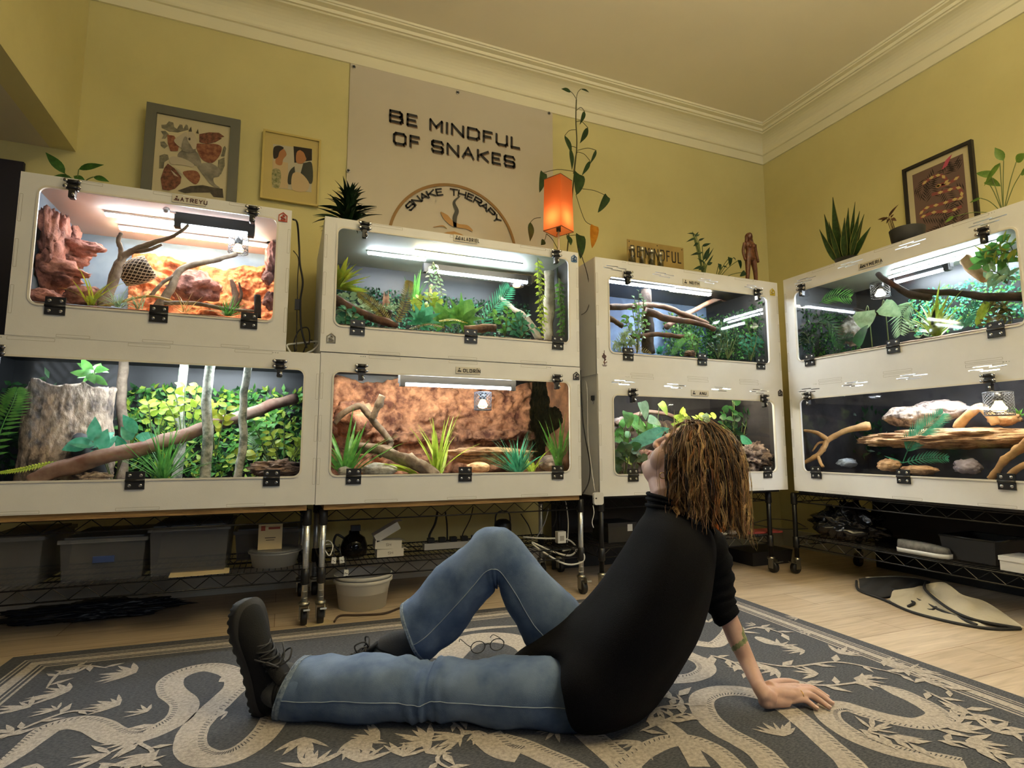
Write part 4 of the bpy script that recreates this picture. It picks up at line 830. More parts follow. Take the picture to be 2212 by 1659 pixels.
for i, (px, d, n, L, w, tl_, cu, mt, lb, az) in enumerate(((748, .07, 26, .31, .020, (.05, .9), (.2, .9), G_mid, 'tall green leafy grass plant on the far left of the canyon rock cabinet', (0, 6.28)), (905, .05, 6, .28, .020, (.9, 1.2), (.6, 1.1), G_lime, 'arching lime blades left of the middle plant in the canyon rock cabinet', (2.8, 3.5)), (945, .06, 16, .31, .020, (.02, .7), (.1, .6), G_lime, 'tall lime leafy plant in the middle of the canyon rock cabinet', (0, 6.28)),
    (1118, .05, 80, .21, .009, (.1, 1.15), (.1, .6), G_teal, 'dense green grass tuft right of the tan stone', (0, 6.28)), (1150, .10, 10, .28, .017, (.2, 1.0), (.5, 1.3), G_lime, 'lime blades arching over the dense green grass tuft', (0, 6.28)), (1208, .09, 16, .33, .018, (.02, .45), (.1, .5), G_mid, 'tall green leafy plant at the right end of the canyon rock cabinet', (0, 6.28)))):
    x = P(px, 1020, d).x; mb = tuft(MB(), (x, d, gz(d)), n, L, w, 60 + i, tl_, cu, 'lance' if n != 60 else 'blade', az=az, jit=.014, seg=6)
    put(T, mb, 'grassy_plant', mt, (x, d, gz(d)), lb, 'plant')
# ---------------------------------------------------------------- crossed branch cabinet
T = T_ppl; P = lambda x, y, d: tl(T, x, y, d); gz = T.g = lambda d: 0.118 + .20 * d
put(T, ground(MB(), 0.015, 1.213, 0.014, 0.583, .1135, .20, 6), 'bark_substrate', S_soil, (0.6, 0.3, 0.013), 'bark ground inside the crossed branch cabinet', 'bark', kind='stuff')
zr = .572
for k, (x0, y0, x1, y1, yy, mt, lb) in enumerate(((1313, 607, 1465, 622, None, M_led_w, 'bright white light strip on the left under the crossed branch cabinet roof'), (1447, 626, 1532, 638, None, M_led_y, 'shorter light strip in the middle under the crossed branch cabinet roof'))):
    a = zplane(T, x0, y0, zr); b = zplane(T, x1, y1, zr); b.y = a.y = max(.02, a.y); led_bar(T, a, b, lb, mt, .013)
led_bar(T, Vector((.62, .16, .572)), Vector((1.12, .16, .572)), 'light strip behind the top board on the right of the crossed branch cabinet', M_led_w)  # extra strip added to brighten the dark right third
for lb, pp, r0, r1, mt in (('brown branch crossing the cabinet from upper left down to the right', [(1395, 672, .22), (1440, 688, .2), (1500, 696, .16), (1545, 712, .12)], .022, .012, B_wood), ('brown branch passing behind the crossing point towards the right', [(1312, 664, .26), (1360, 662, .28), (1420, 660, .3), (1480, 680, .26), (1530, 700, .24)], .018, .014, B_wood), ('orange brown branch rising to the upper right behind the crossing branches', [(1440, 705, .25), (1480, 680, .3), (1530, 655, .36), (1585, 630, .42)], .016, .014, B_red), ('short brown branch end on the left side of the crossed branch cabinet', [(1312, 685, .12), (1330, 695, .15), (1345, 705, .16)], .014, .012, B_wood), ('low horizontal brown branch below the crossing branches', [(1360, 728, .2), (1420, 722, .2), (1470, 727, .19), (1500, 724, .18)], .014, .012, B_wood)):
    mb = MB(); branch(mb, [P(*q) for q in pp], r0, r1, len(lb), knob=.3); put(T, mb, 'branch', mt, P(*pp[0]), lb, 'branch')
q = P(1398, 690, .32); mb = MB(); branch(mb, [(q.x, .32, gz(.32)), (q.x + .005, .32, .36), (q.x, .32, .57)], .035, .028, 3, n=14, nz=.4); put(T, mb, 'tree_stump', B_dark, (q.x, .32, gz(.32)), 'dark upright trunk behind the leafy vine in the crossed branch cabinet', 'trunk')
mb = carpet(MB(), (0.83, 1.20, .50, .57, .18, .50), 1500, .022, .014, 3, (0, 0, 1)); put(T, mb, 'foliage_backdrop', [G_dark, G_mid], (1.0, .57, .2), 'dense leaf mat on the right part of the back of the crossed branch cabinet', 'foliage', kind='stuff')
mb = carpet(MB(), (1.19, 1.21, .1, .55, .18, .50), 900, .022, .014, 4, (0, 0, 1), tilt=1.2); put(T, mb, 'foliage_side_panel', [G_dark, G_mid], (1.2, .3, .2), 'dense leaf mat on the right side of the crossed branch cabinet', 'foliage', kind='stuff')
for i, (px, py, d, n, L, w, spr, mt, lb) in enumerate(((1375, 690, .10, 24, .030, .018, .10, G_mid, 'leafy vine climbing the dark trunk in the crossed branch cabinet'), (1345, 745, .07, 20, .032, .016, .08, G_pale, 'pale leafy plant in the lower left of the crossed branch cabinet'), (1372, 650, .14, 9, .026, .016, .06, G_pale, 'small light leaves around the upper left branch'), (1500, 728, .10, 16, .04, .016, .07, G_mid, 'green leafy plant below the end of the crossing branch'), (1570, 730, .14, 40, .034, .022, .12, G_dark, 'dark leafy bush to the right in the crossed branch cabinet'), (1620, 745, .10, 34, .034, .02, .11, G_blue, 'dark bushy leaves in the lower right corner of the crossed branch cabinet'), (1635, 690, .18, 26, .03, .018, .10, G_mid, 'green bush high on the right of the crossed branch cabinet'), (1550, 745, .06, 20, .03, .012, .07, G_deep, 'deep green fine leaved plant in front of the dark leafy bush'))):
    q = P(px, py, d); mb = MB()
    for s in range(max(4, n // 3)):
        r_ = random.Random(300 + i * 11 + s); a = r_.uniform(-1.8, 1.8); b = q + Vector((math.sin(a) * spr * r_.uniform(.3, 1), r_.uniform(-.04, .03), math.cos(a) * spr * r_.uniform(.3, 1)))
        s0 = Vector((q.x, d, gz(d))); sprig(mb, [s0, s0.lerp(b, .55) + Vector((.006, 0, .01)), b], 7, L, w, 320 + i * 13 + s, spread=1.2, start=.25)
    put(T, mb, 'leafy_plant', [mt, G_stem], (q.x, d, gz(d)), lb, 'plant')
for i, (pts, lb, mt) in enumerate((([P(1330, 770, .04), P(1370, 752, .04), P(1405, 765, .03)], 'striped brown fern frond along the front of the crossed branch cabinet', G_oliv), ([P(1322, 765, .06), P(1345, 725, .08), P(1365, 708, .1)], 'pale fern frond at the left edge of the crossed branch cabinet', G_pale), ([P(1450, 768, .05), P(1465, 745, .06), P(1478, 735, .07)], 'green fern frond right of the blade plant in the crossed branch cabinet', G_mid))):
    put(T, frond(MB(), pts, .030, .006, 18, 40 + i, ang=1.1), 'fern_frond', [mt, B_stem], pts[0], lb, 'fern')
x = P(1425, 768, .05); put(T, tuft(MB(), (x.x, .05, gz(.05)), 9, .075, .022, 43, (.1, .9), (.1, .5), 'lance'), 'blade_plant', G_teal, (x.x, .05, gz(.05)), 'blue green blade plant in the middle front of the crossed branch cabinet', 'plant')
mb = MB(); q = P(1490, 765, .07); rock(mb, q, (.035, .025, .020), 71, .3, 4, ridge=.3); put(T, mb, 'cork_chunk', B_corkb, q, 'brown cork chunk on the ground of the crossed branch cabinet', 'bark slab')
# ---------------------------------------------------------------- broad leaf cabinet (behind the person)
T = T_lea; P = lambda x, y, d: tl(T, x, y, d); gz = T.g = lambda d: 0.094 - .02 * d
put(T, ground(MB(), 0.015, 1.208, 0.014, 0.583, .0895, -.02, 7), 'bark_substrate', S_soil, (0.6, 0.3, 0.013), 'bark ground inside the broad leaf cabinet', 'bark', kind='stuff')
led_bar(T, Vector((.12, .17, .576)), Vector((.62, .17, .576)), 'light strip behind the top board of the broad leaf cabinet', M_led_w)
led_bar(T, Vector((.72, .16, .576)), Vector((1.15, .16, .576)), 'short light strip behind the vents of the broad leaf cabinet', M_led_y)  # put in for more light at the right end; not a visible lamp
def pot_leaf(mb, q, d, up, L, w, stem0, m=0): mb.tube(smoothpts([stem0, Vector(stem0).lerp(q, .6) + Vector((0, 0, .02)), q], 4), .0022, 5, 1); mb.leaf(q, d, up, L, w, .5, .15, 'heart', m, 8)
for i, (px, py, dx, dz, L, lb, mt) in enumerate(((1355, 890, -.1, -.5, .07, 'round green leaf at the upper left of the broad leaf cabinet', G_mid), (1385, 868, .3, -1, .075, 'large round pale green leaf beside the left latch of the broad leaf cabinet', G_pale), (1365, 905, .8, -.6, .08, 'bright heart leaf on the left of the broad leaf cabinet', G_mid), (1425, 870, .4, -.6, .06, 'lime leaf left of the yellow reeds at the top of the broad leaf cabinet', G_lime), (1480, 900, .2, -.8, .06, 'lime round leaf right of the yellow reeds', G_lime), (1520, 895, .4, -.9, .06, 'pale blue green leaf at the top middle of the broad leaf cabinet', G_pale), (1345, 985, .3, -.3, .05, 'small lime leaf in the lower left of the broad leaf cabinet', G_lime), (1555, 925, .5, -.3, .04, 'small yellow green leaf right of the head of the person', G_lime), (1600, 950, .9, -.1, .06, 'thin blue green leaf above the wrinkled rock', G_teal), (1400, 905, .6, -.2, .06, 'pale leaf below the large round leaf in the broad leaf cabinet', G_pale))):
    q = P(px, py, .12 + .02 * (i % 4)); mb = MB(); pot_leaf(mb, q, (dx, -.3, dz), (.1, -1, .5), L * 1.35, L * 1.05, (q.x - .03, q.y + .03, gz(.1))); put(T, mb, 'heart_leaf_plant', [mt, G_stem], (q.x - .03, q.y + .03, gz(.1)), lb, 'plant')
q = P(1445, 925, .07); e = P(1328, 975, .04); mb = MB().tube(smoothpts([(q.x + .05, .10, gz(.1)), (q.x + .04, .09, q.z - .05), q], 4), .003, 6, 1); mb.leaf(q, e - q, (-.25, -.75, .65), (e - q).length, .085, .25, .1, 'lance', 0, 10); put(T, mb, 'long_leaf_plant', [G_blue, G_stem], (q.x + .05, .10, gz(.1)), 'long ribbed blue green leaf left of the face of the person', 'plant')
for i, (px, py, d, spr, n, mt, lb) in enumerate(((1370, 940, .22, .12, 8, G_mid, 'green leaf clump behind the long ribbed leaf in the broad leaf cabinet'), (1500, 930, .3, .14, 9, G_lime, 'lime leaf clump at the back behind the straw yellow reeds'), (1350, 1000, .08, .08, 7, G_dark, 'dark leaf clump in the lower left of the broad leaf cabinet'), (1585, 915, .3, .12, 8, G_dark, 'dark leaf clump right of the hair of the person'))):
    q = P(px, py, d); mb = MB()
    for s in range(n): r_ = random.Random(700 + i * 17 + s); a = r_.uniform(-1.7, 1.7); e = q + Vector((math.sin(a) * spr, r_.uniform(-.05, .03), math.cos(a) * spr * r_.uniform(.5, 1.2))); sprig(mb, [(q.x, d, gz(d)), Vector((q.x, d, gz(d))).lerp(e, .6) + Vector((0, 0, .02)), e], 4, .062, .045, 720 + i * 19 + s, 'heart', start=.35)
    put(T, mb, 'leafy_plant', [mt, G_stem], (q.x, d, gz(d)), lb, 'plant')
x = P(1455, 960, .10); mb = tuft(MB(), (x.x, .10, gz(.1)), 40, .36, .008, 81, (.0, .45), (.1, .9), 'blade', jit=.02, seg=7); put(T, mb, 'reed_tuft', G_straw, (x.x, .10, gz(.1)), 'straw yellow reeds rising behind the head of the person', 'reeds')
x = P(1540, 960, .2); mb = tuft(MB(), (x.x, .2, gz(.2)), 22, .26, .005, 82, (.0, .6), (.1, .9), 'blade', jit=.03, seg=6); put(T, mb, 'reed_tuft', G_oliv, (x.x, .2, gz(.2)), 'thin olive grass blades right of the straw yellow reeds', 'reeds')
x = P(1590, 950, .33); mb = MB(); tuft(mb, x, 30, .09, .010, 83, (.3, 1.5), (.1, .5), 'lance', jit=.03); tuft(mb, P(1620, 930, .36), 20, .09, .010, 84, (.3, 1.5), (.1, .5), 'lance', jit=.03); put(T, mb, 'leaf_tuft', G_blue, x, 'dark blue green leaf tufts behind the wrinkled rock', 'plant')
mb = MB(); q = P(1625, 990, .16); rock(mb, q, (.135, .10, .085), 91, .35, 5, fr=2.4, ridge=.5); put(T, mb, 'rock', K_pnk, q, 'big wrinkled pinkish rock on the right of the broad leaf cabinet', 'rock')
mb = MB(); q = P(1345, 920, .34); rock(mb, q, (.08, .06, .05), 92, .3, 4, ridge=.3); put(T, mb, 'rock', K_pnk, q, 'pinkish rock behind the bright heart leaf in the broad leaf cabinet', 'rock')
mb = MB(); q = P(1400, 990, .16); rock(mb, q, (.07, .05, .05), 93, .2, 4, ridge=.2); put(T, mb, 'rock', K_can, q, 'dark brown rock below the long ribbed leaf', 'rock')
mb = MB(); branch(mb, [P(1330, 915, .3), P(1400, 890, .34), P(1470, 905, .36), P(1560, 945, .4)], .013, .011, 94, knob=.3); put(T, mb, 'branch', B_red, P(1330, 915, .3), 'reddish brown branch at the back of the broad leaf cabinet', 'branch')
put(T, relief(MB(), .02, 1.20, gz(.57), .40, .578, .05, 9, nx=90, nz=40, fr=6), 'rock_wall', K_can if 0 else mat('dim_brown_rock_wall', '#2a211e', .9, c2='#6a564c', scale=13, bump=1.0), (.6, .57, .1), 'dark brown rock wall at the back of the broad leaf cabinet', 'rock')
# ---------------------------------------------------------------- palm cabinet (right wall, top)
T = T_pal; P = lambda x, y, d: tl(T, x, y, d); gz = T.g = lambda d: .140 + .19 * d
put(T, ground(MB(), 0.015, 1.20, 0.014, 0.583, .1355, .19, 8), 'bark_substrate', S_pale, (0.6, 0.3, 0.013), 'pale ground inside the palm frond cabinet', 'bark', kind='stuff')
zr = .594
for x0, y0, x1, y1, lb, mt in ((1925, 588, 2125, 513, 'bright light strip nearer the door under the palm frond cabinet roof', M_led_w), (1920, 600, 2120, 528, 'second light strip behind the first under the palm frond cabinet roof', M_led_w)):
    a = zplane(T, x0, y0, zr); b = zplane(T, x1, y1, zr); b.y = a.y = max(.03, a.y); led_bar(T, a, b, lb, mt, .012)
a = P(1935, 610, .26); b = P(2040, 574, .26); b.z = a.z; tube_lamp(T, a, b, 'tube lamp above the green leaf mat in the palm frond cabinet', .008, (.03, .02))
c = P(1900, 612, .25); cage_lamp(T, c, .075, .045, 'dark wire caged lamp in the palm frond cabinet', M_bulb_w, M_black)
mb = carpet(MB(), (.35, 1.19, .545, .57, .26, .50), 1900, .020, .013, 5, (0, 0, 1)); put(T, mb, 'foliage_backdrop', [G_teal, G_mid], (.8, .57, .3), 'dense green leaf mat covering the back of the palm frond cabinet', 'foliage', kind='stuff')
mb = carpet(MB(), (.017, .03, .1, .56, .15, .45), 900, .024, .014, 6, (0, 0, 1), tilt=1.2); put(T, mb, 'foliage_side_panel', [G_dark, G_mid], (.02, .3, .2), 'dark leaf mat on the left side of the palm frond cabinet', 'foliage', kind='stuff')
mb = MB(); branch(mb, [P(1895, 592, .08), P(1925, 612, .08), P(1960, 633, .09), P(2010, 645, .1)], .012, .018, 101, knob=.3); branch(mb, [P(1965, 630, .12), P(2050, 632, .1), P(2120, 640, .06), P(2215, 642, .05)], .014, .018, 102, knob=.3)
put(T, mb, 'branch', B_dark, P(2215, 642, .05), 'dark forked branch crossing the right half of the palm frond cabinet', 'branch')
mb = MB(); branch(mb, [P(1845, 668, .14), P(1870, 674, .13), P(1905, 678, .12)], .008, .012, 103); put(T, mb, 'branch', B_dark, P(1845, 668, .14), 'short dark stick left of the big pale leaf in the palm frond cabinet', 'branch')
for i, (pts, ll, lw, n, mt, lb) in enumerate((([P(1760, 700, .06), P(1785, 690, .07), P(1802, 715, .06), P(1812, 745, .05)], .07, .009, 15, G_dark, 'dark drooping palm frond on the left of the palm frond cabinet'), ([P(1770, 655, .12), P(1800, 640, .13), P(1835, 642, .14)], .07, .008, 13, G_mid, 'palm frond high on the left of the palm frond cabinet'), ([P(1975, 650, .2), P(1950, 675, .16), P(1945, 720, .12)], .08, .009, 15, G_pale, 'drooping pale palm frond in the middle of the palm frond cabinet'), ([P(2075, 712, .05), P(2088, 690, .07), P(2105, 655, .08)], .05, .008, 13, G_blue, 'blue green palm frond right of the bromeliad'), ([P(1810, 760, .05), P(1818, 735, .06), P(1840, 728, .06)], .045, .007, 13, G_deep, 'dark palm frond in the lower left of the palm frond cabinet'), ([P(2110, 705, .05), P(2118, 680, .06), P(2130, 655, .06)], .03, .010, 14, G_lime, 'lime fern frond right of the blue green palm frond'))):
    put(T, frond(MB(), pts, ll, lw, n, 110 + i, ang=.8, droop=.4), 'palm_frond', [mt], pts[0], lb, 'palm')
for i, (px, py, d, dx, dz, L, w, mt, lb) in enumerate(((1870, 672, .09, -.1, -1, .10, .12, G_pale, 'big pale striped leaf in the palm frond cabinet'), (1905, 660, .12, .7, -.5, .12, .09, G_pale, 'pale striped leaf right of the big pale leaf'), (1850, 745, .05, .35, .4, .12, .07, G_dark, 'big dark leaf at the bottom of the palm frond cabinet'))):
    q = P(px, py, d); mb = MB().tube(smoothpts([(q.x, d + .03, gz(d + .03)), (q.x, d + .02, q.z + .02 if dz < 0 else q.z - .01), q], 4), .0025, 5, 1); mb.leaf(q, (dx, -.15, dz), (.1, -1, .3), L, w, .3, .1, 'heart', 0, 9)
    put(T, mb, 'broad_leaf_plant', [mt, G_stem], (q.x, d + .03, gz(d + .03)), lb, 'plant')
x = P(2025, 725, .05); put(T, tuft(MB(), (x.x, .05, gz(.05)), 26, .25, .026, 121, (.15, 1.15), (.2, .7), 'blade', seg=7), 'bromeliad', G_lime, (x.x, .05, gz(.05)), 'bright green bromeliad in the middle of the palm frond cabinet', 'plant')
mb = MB(); a = P(2085, 562, .30); b = P(2130, 600, .26); branch(mb, [a, a.lerp(b, .5), b], .030, .028, 123, n=12, nz=.3); put(T, mb, 'cork_tube', B_tan, a, 'tan cork tube slanting in the upper right of the palm frond cabinet', 'cork tube')
for i, (px, py, d, spr, L, w, n, mt, lb) in enumerate(((2150, 560, .10, .10, .055, .035, 16, G_mid, 'broad green leaves high in the right corner of the palm frond cabinet'), (2175, 545, .08, .09, .05, .012, 16, G_yel, 'yellow stemmed vine in the upper right corner of the palm frond cabinet'), (2160, 610, .09, .08, .05, .022, 14, G_pale, 'pale leaves hanging below the broad green leaves'), (2170, 680, .08, .10, .035, .012, 30, G_oliv, 'tangle of thin olive leaves in the lower right of the palm frond cabinet'), (1735, 740, .06, .07, .03, .016, 20, G_deep, 'deep green leaves in the lower left corner of the palm frond cabinet'), (2000, 700, .25, .12, .03, .012, 30, G_pale, 'fine pale sprigs behind the bromeliad'))):
    q = P(px, py, d); mb = MB()
    for s in range(max(4, n // 3)):
        r_ = random.Random(400 + i * 11 + s); a = r_.uniform(-3.1, 3.1); b = q + Vector((math.sin(a) * spr * r_.uniform(.3, 1), r_.uniform(-.04, .03), math.cos(a) * spr * r_.uniform(.3, .9)))
        s0 = q + Vector((0, .05, 0)); sprig(mb, [s0, s0.lerp(b, .55) + Vector((.006, 0, .01)), b], 6, L, w, 420 + i * 13 + s, spread=1.2, start=.2)
    put(T, mb, 'leafy_plant', [mt, G_stem], q, lb, 'plant')
mb = MB(); q = P(1835, 715, .28); rock(mb, q, (.07, .05, .08), 131, .3, 4, ridge=.3); put(T, mb, 'rock', K_whi, q, 'pale rock behind the big dark leaf in the palm frond cabinet', 'rock')
mb = MB(); q = P(1920, 762, .05); rock(mb, q, (.10, .04, .018), 132, .4, 4, fr=2, ridge=.3); put(T, mb, 'cork_slab', B_corkb, q, 'brown cork slab at the bottom middle of the palm frond cabinet', 'bark slab')
# ---------------------------------------------------------------- rock slab cabinet (right wall, bottom)
T = T_slb; P = lambda x, y, d: tl(T, x, y, d); gz = T.g = lambda d: .098 - .02 * d
put(T, ground(MB(), 0.015, 1.20, 0.014, 0.583, .0935, -.02, 9), 'bark_substrate', S_soil, (0.6, 0.3, 0.013), 'dark ground inside the rock slab cabinet', 'bark', kind='stuff')
led_bar(T, Vector((.30, .14, .562)), Vector((.95, .14, .562)), 'light strip behind the vents of the rock slab cabinet', M_led_w); led_bar(T, Vector((.9, .07, .562)), Vector((1.15, .07, .562)), 'short warm light strip at the right end of the rock slab cabinet', M_led_y)
c = P(2155, 848, .10); c.z = min(c.z, .50); cage_lamp(T, c, .095, .050, 'wire caged lamp on the right of the rock slab cabinet', M_bulb_y, None, 22)
mb = MB(); q = P(2060, 948, .2); rock(mb, q, (.45, .17, .048), 141, .22, 5, fr=2.4, ridge=.2, flat=None); put(T, mb, 'rock_slab', K_tan, q, 'long flat tan rock slab spanning the rock slab cabinet', 'rock')
for i, (px, py, d, rad, mt, lb, s) in enumerate(((1975, 900, .3, (.16, .09, .055), B_cork, 'horizontal cork tube lying on the flat tan rock slab', 145), (2030, 886, .33, (.13, .08, .05), K_pnk, 'grey tan rock behind the palm frond on the slab', 146), (1830, 1000, .10, (.055, .04, .025), K_gry, 'blue grey rock on the ground at the left of the rock slab cabinet', 147), (1920, 1005, .06, (.055, .04, .030), K_tan, 'tan cork log end below the palm frond', 148), (1985, 1015, .06, (.08, .04, .022), K_tan, 'tan rock lying right of the cork log end', 149), (2090, 1008, .07, (.055, .04, .034), K_lil, 'lilac grey stone at the lower right of the rock slab cabinet', 150), (2170, 905, .26, (.06, .05, .03), K_tan, 'tan rock on the slab below the caged lamp', 151))):
    q = P(px, py, d); put(T, rock(MB(), q, rad, s, .22, 4, ridge=.2), 'rock', mt, q, lb, 'rock')
mb = MB(); a = P(2075, 925, .2); pts = [P(2068, 925, .2), P(2090, 898, .2), P(2118, 880, .2), P(2140, 900, .2), P(2150, 918, .2)]; branch(mb, pts, .020, .018, 152, n=12, nz=.3); put(T, mb, 'cork_arch', B_tan, pts[0], 'tan cork arch standing on the slab left of the caged lamp', 'cork arch')
mb = MB(); branch(mb, [P(1735, 1000, .06), P(1765, 985, .08), P(1780, 968, .1), P(1790, 950, .12), P(1830, 930, .16), P(1880, 920, .2)], .010, .016, 153, knob=.6); branch(mb, [P(1790, 952, .12), P(1765, 935, .1), P(1733, 930, .08)], .014, .007, 154, knob=.4); branch(mb, [P(1768, 985, .08), P(1772, 1000, .07), P(1778, 1008, .06)], .009, .008, 155); branch(mb, [P(1785, 955, .12), P(1768, 958, .1), P(1755, 975, .09)], .009, .004, 156)
put(T, mb, 'driftwood', B_tan, P(1778, 1008, .06), 'pale tan forked driftwood at the left of the rock slab cabinet', 'driftwood')
mb = MB(); branch(mb, [P(2140, 1035, .05), P(2165, 1000, .05), P(2195, 975, .05), P(2225, 950, .05)], .012, .018, 157, knob=.4); branch(mb, [P(2175, 1035, .04), P(2200, 1010, .04), P(2225, 1000, .04)], .010, .012, 158); put(T, mb, 'driftwood', B_tan, P(2140, 1035, .05), 'tan driftwood at the lower right corner of the rock slab cabinet', 'driftwood')
pts = [P(1950, 1000, .07), P(1965, 965, .06), P(1995, 930, .06), P(2035, 895, .08)]; mb = frond(MB(), pts, .085, .008, 24, 160, ang=.75, droop=.15, start=.25, ms=0); pts2 = [P(1950, 1000, .07), P(1985, 992, .05), P(2015, 988, .05), P(2045, 990, .04)]; frond(mb, pts2, .045, .007, 14, 161, ang=.7); mb.leaf(P(1950, 1000, .07), P(1885, 975, .05) - P(1950, 1000, .07), (0, -1, .3), .09, .012, .2, .2, 'lance')
put(T, mb, 'palm_frond', [G_teal], pts[0], 'teal palm frond in front of the flat rock slab', 'palm')
mb = tuft(MB(), P(2200, 900, .3), 16, .06, .012, 162, (.2, 1.4), (.1, .4), 'lance'); put(T, mb, 'leaf_tuft', G_mid, P(2200, 900, .3), 'bright green leaf tuft at the right end of the slab', 'plant')
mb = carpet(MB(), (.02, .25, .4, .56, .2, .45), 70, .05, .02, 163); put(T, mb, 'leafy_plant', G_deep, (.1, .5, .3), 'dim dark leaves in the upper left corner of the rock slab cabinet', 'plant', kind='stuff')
mb = MB(); q = P(1822, 1020, .04); mb.lathe([(.045, -.004), (.052, .006), (.049, .006), (.044, .001)], (q.x, .06, gz(.06) + .005), 20); put(T, mb, 'water_dish', clear('dish_glass'), (q.x, .06, gz(.06)), 'clear shallow water dish in front of the blue grey rock', 'dish')
# ================================================================ the seated person
BD = Vector((-0.896, 0.443, 0)).normalized(); BN = Vector((0.443, 0.896, 0)).normalized(); BP = Vector((0.78, 1.32, 0)); ZZ = Vector((0, 0, 1))
def pb(px, py, off=0.0): return on_plane(px, py, BP + BN * off, BN)
RUGZ = 0.0095
C_skin = mat('skin', (0.52, 0.34, 0.285), 0.5, c2=(0.58, 0.385, 0.325), scale=30, spec=0.3)
try: C_skin.node_tree.nodes['Principled BSDF'].inputs['Subsurface Weight'].default_value = 0.12; C_skin.node_tree.nodes['Principled BSDF'].inputs['Subsurface Radius'].default_value = (0.01, 0.004, 0.002)
except Exception: pass
C_knit = mat('black_knit', (0.0032, 0.0034, 0.0048), 0.95, c2=(0.006, 0.0062, 0.0085), scale=300, bump=0.3, bscale=420, spec=.12)
def denim():
    m = mat('blue_denim', (0.042, 0.082, 0.185), 0.88, c2=(0.135, 0.195, 0.31), scale=7.0, contrast=(0.34, 0.68), bump=0.25, bscale=620)
    return m
C_den = denim(); C_denl = mat('frayed_denim_hem', (0.22, 0.28, 0.36), 0.9, c2=(0.09, 0.13, 0.2), scale=120, bump=0.5); C_st = mat('denim_stitching', (0.24, 0.30, 0.40), 0.9); C_sock = mat('charcoal_sock', (0.045, 0.047, 0.050), 0.95, bump=0.3, bscale=500)
C_shoe = mat('black_shoe_leather', (0.005, 0.005, 0.006), 0.75, bump=0.15, bscale=300, spec=.25); C_sole = mat('black_rubber_sole', (0.010, 0.010, 0.011), 0.75, bump=0.1, bscale=200); C_lace = mat('black_lace', (0.02, 0.02, 0.022), 0.7)
person = thing('person', 'person in a black sweater and blue jeans sitting on the rug, leaning back, looking up', 'person', loc=(0.80, 1.36, RUGZ))
PM = Matrix.Translation(Vector((0.80, 1.36, RUGZ))).inverted()
def pbuild(mb, name, mats, parent=None, sub=False):
    mb.v = [(v[0] - 0.80, v[1] - 1.36, max(0.0004, v[2] - RUGZ)) for v in mb.v]; return mb.build(name, mats, parent or person)
def leg_rings(st, offs, hw, k=6, n=36, fold=None, seed=0, flat=True):
    """stations of (upper px, lower px) silhouettes on the leg's plane -> cloth rings"""
    A = [pb(*s[0], o) for s, o in zip(st, offs)]; B = [pb(*s[1], o) for s, o in zip(st, offs)]
    A = smoothpts(A, k); B = smoothpts(B, k); W = lerpl(hw, k); rr = []
    for i, (a, b, w) in enumerate(zip(A, B, W)):
        c = (a + b) / 2; h = (a - b) / 2; t = i / (len(A) - 1); ring = []
        for j in range(n):
            an = 2 * math.pi * j / n; ca, sa = math.cos(an), math.sin(an)
            e = 0.86
            p = c + h * (math.copysign(abs(ca) ** e, ca)) - BN * (math.copysign(abs(sa) ** e, sa) * w)
            out = (h.normalized() * ca - BN * sa)
            f = 0.0065 * noise.fractal(p * 15 + Vector((seed, 0, 0)), 1, 2, 3)
            if fold: f += fold(t, an, p)
            p = p + out * f
            if flat: p.z = max(p.z, RUGZ + 0.0005)
            ring.append(p)
        rr.append(ring)
    return rr
# --- jeans: near (left) leg stretched out, far (right) leg bent
OL, OR_ = -0.015, 0.175
stL = [((648, 1424), (606, 1546)), ((690, 1422), (660, 1550)), ((740, 1420), (725, 1552)), ((810, 1418), (800, 1553)), ((870, 1424), (870, 1552)), ((922, 1438), (915, 1550)), ((948, 1426), (945, 1548)), ((985, 1428), (985, 1548)), ((1040, 1430), (1045, 1554)), ((1110, 1422), (1115, 1562)), ((1190, 1419), (1200, 1572)), ((1250, 1430), (1255, 1568)), ((1300, 1450), (1310, 1550))]
def foldL(t, an, p):
    k = math.exp(-((t - .43) / .09) ** 2)
    return 0.010 * k * noise.noise(Vector((t * 26 + .5 * math.sin(an * 2), an * .9, 3.1))) + 0.004 * k * math.sin(t * 120 + 1.6 * math.sin(an * 2) + 1.2 * math.sin(an)) + 0.003 * math.sin(t * 40 + an * 2 + 2 * noise.noise(p * 9))
stR = [((873, 1302), (921, 1424)), ((890, 1286), (945, 1412)), ((925, 1250), (975, 1388)), ((965, 1210), (1010, 1348)), ((1005, 1172), (1045, 1305)), ((1036, 1147), (1068, 1274)), ((1066, 1139), (1078, 1268)), ((1100, 1150), (1084, 1284)), ((1150, 1198), (1108, 1332)), ((1200, 1256), (1138, 1394)), ((1262, 1322), (1190, 1450)), ((1330, 1390), (1270, 1520))]
def foldR(t, an, p):
    k = math.exp(-((t - .52) / .06) ** 2) * max(0, -math.cos(an))
    return 0.008 * k * math.sin(t * 110 + an * 3) + 0.0035 * math.sin(t * 30 + an * 2 + 1)
rL = leg_rings(stL, [OL] * 13, [.078, .082, .084, .086, .084, .080, .080, .080, .084, .088, .092, .085, .07], fold=foldL, seed=1)
rR = leg_rings(stR, [OR_] * 12, [.080, .081, .080, .078, .075, .070, .066, .068, .076, .084, .09, .09], fold=foldR, seed=2)
jm = MB(); jm.rings(rL, 0, False); jm.rings(rR, 0, False)
hipc = pb(1285, 1490, .08); jm.ell(hipc, (.075, .12, .06), Matrix.Rotation(math.atan2(BD.y, BD.x), 3, 'Z'))
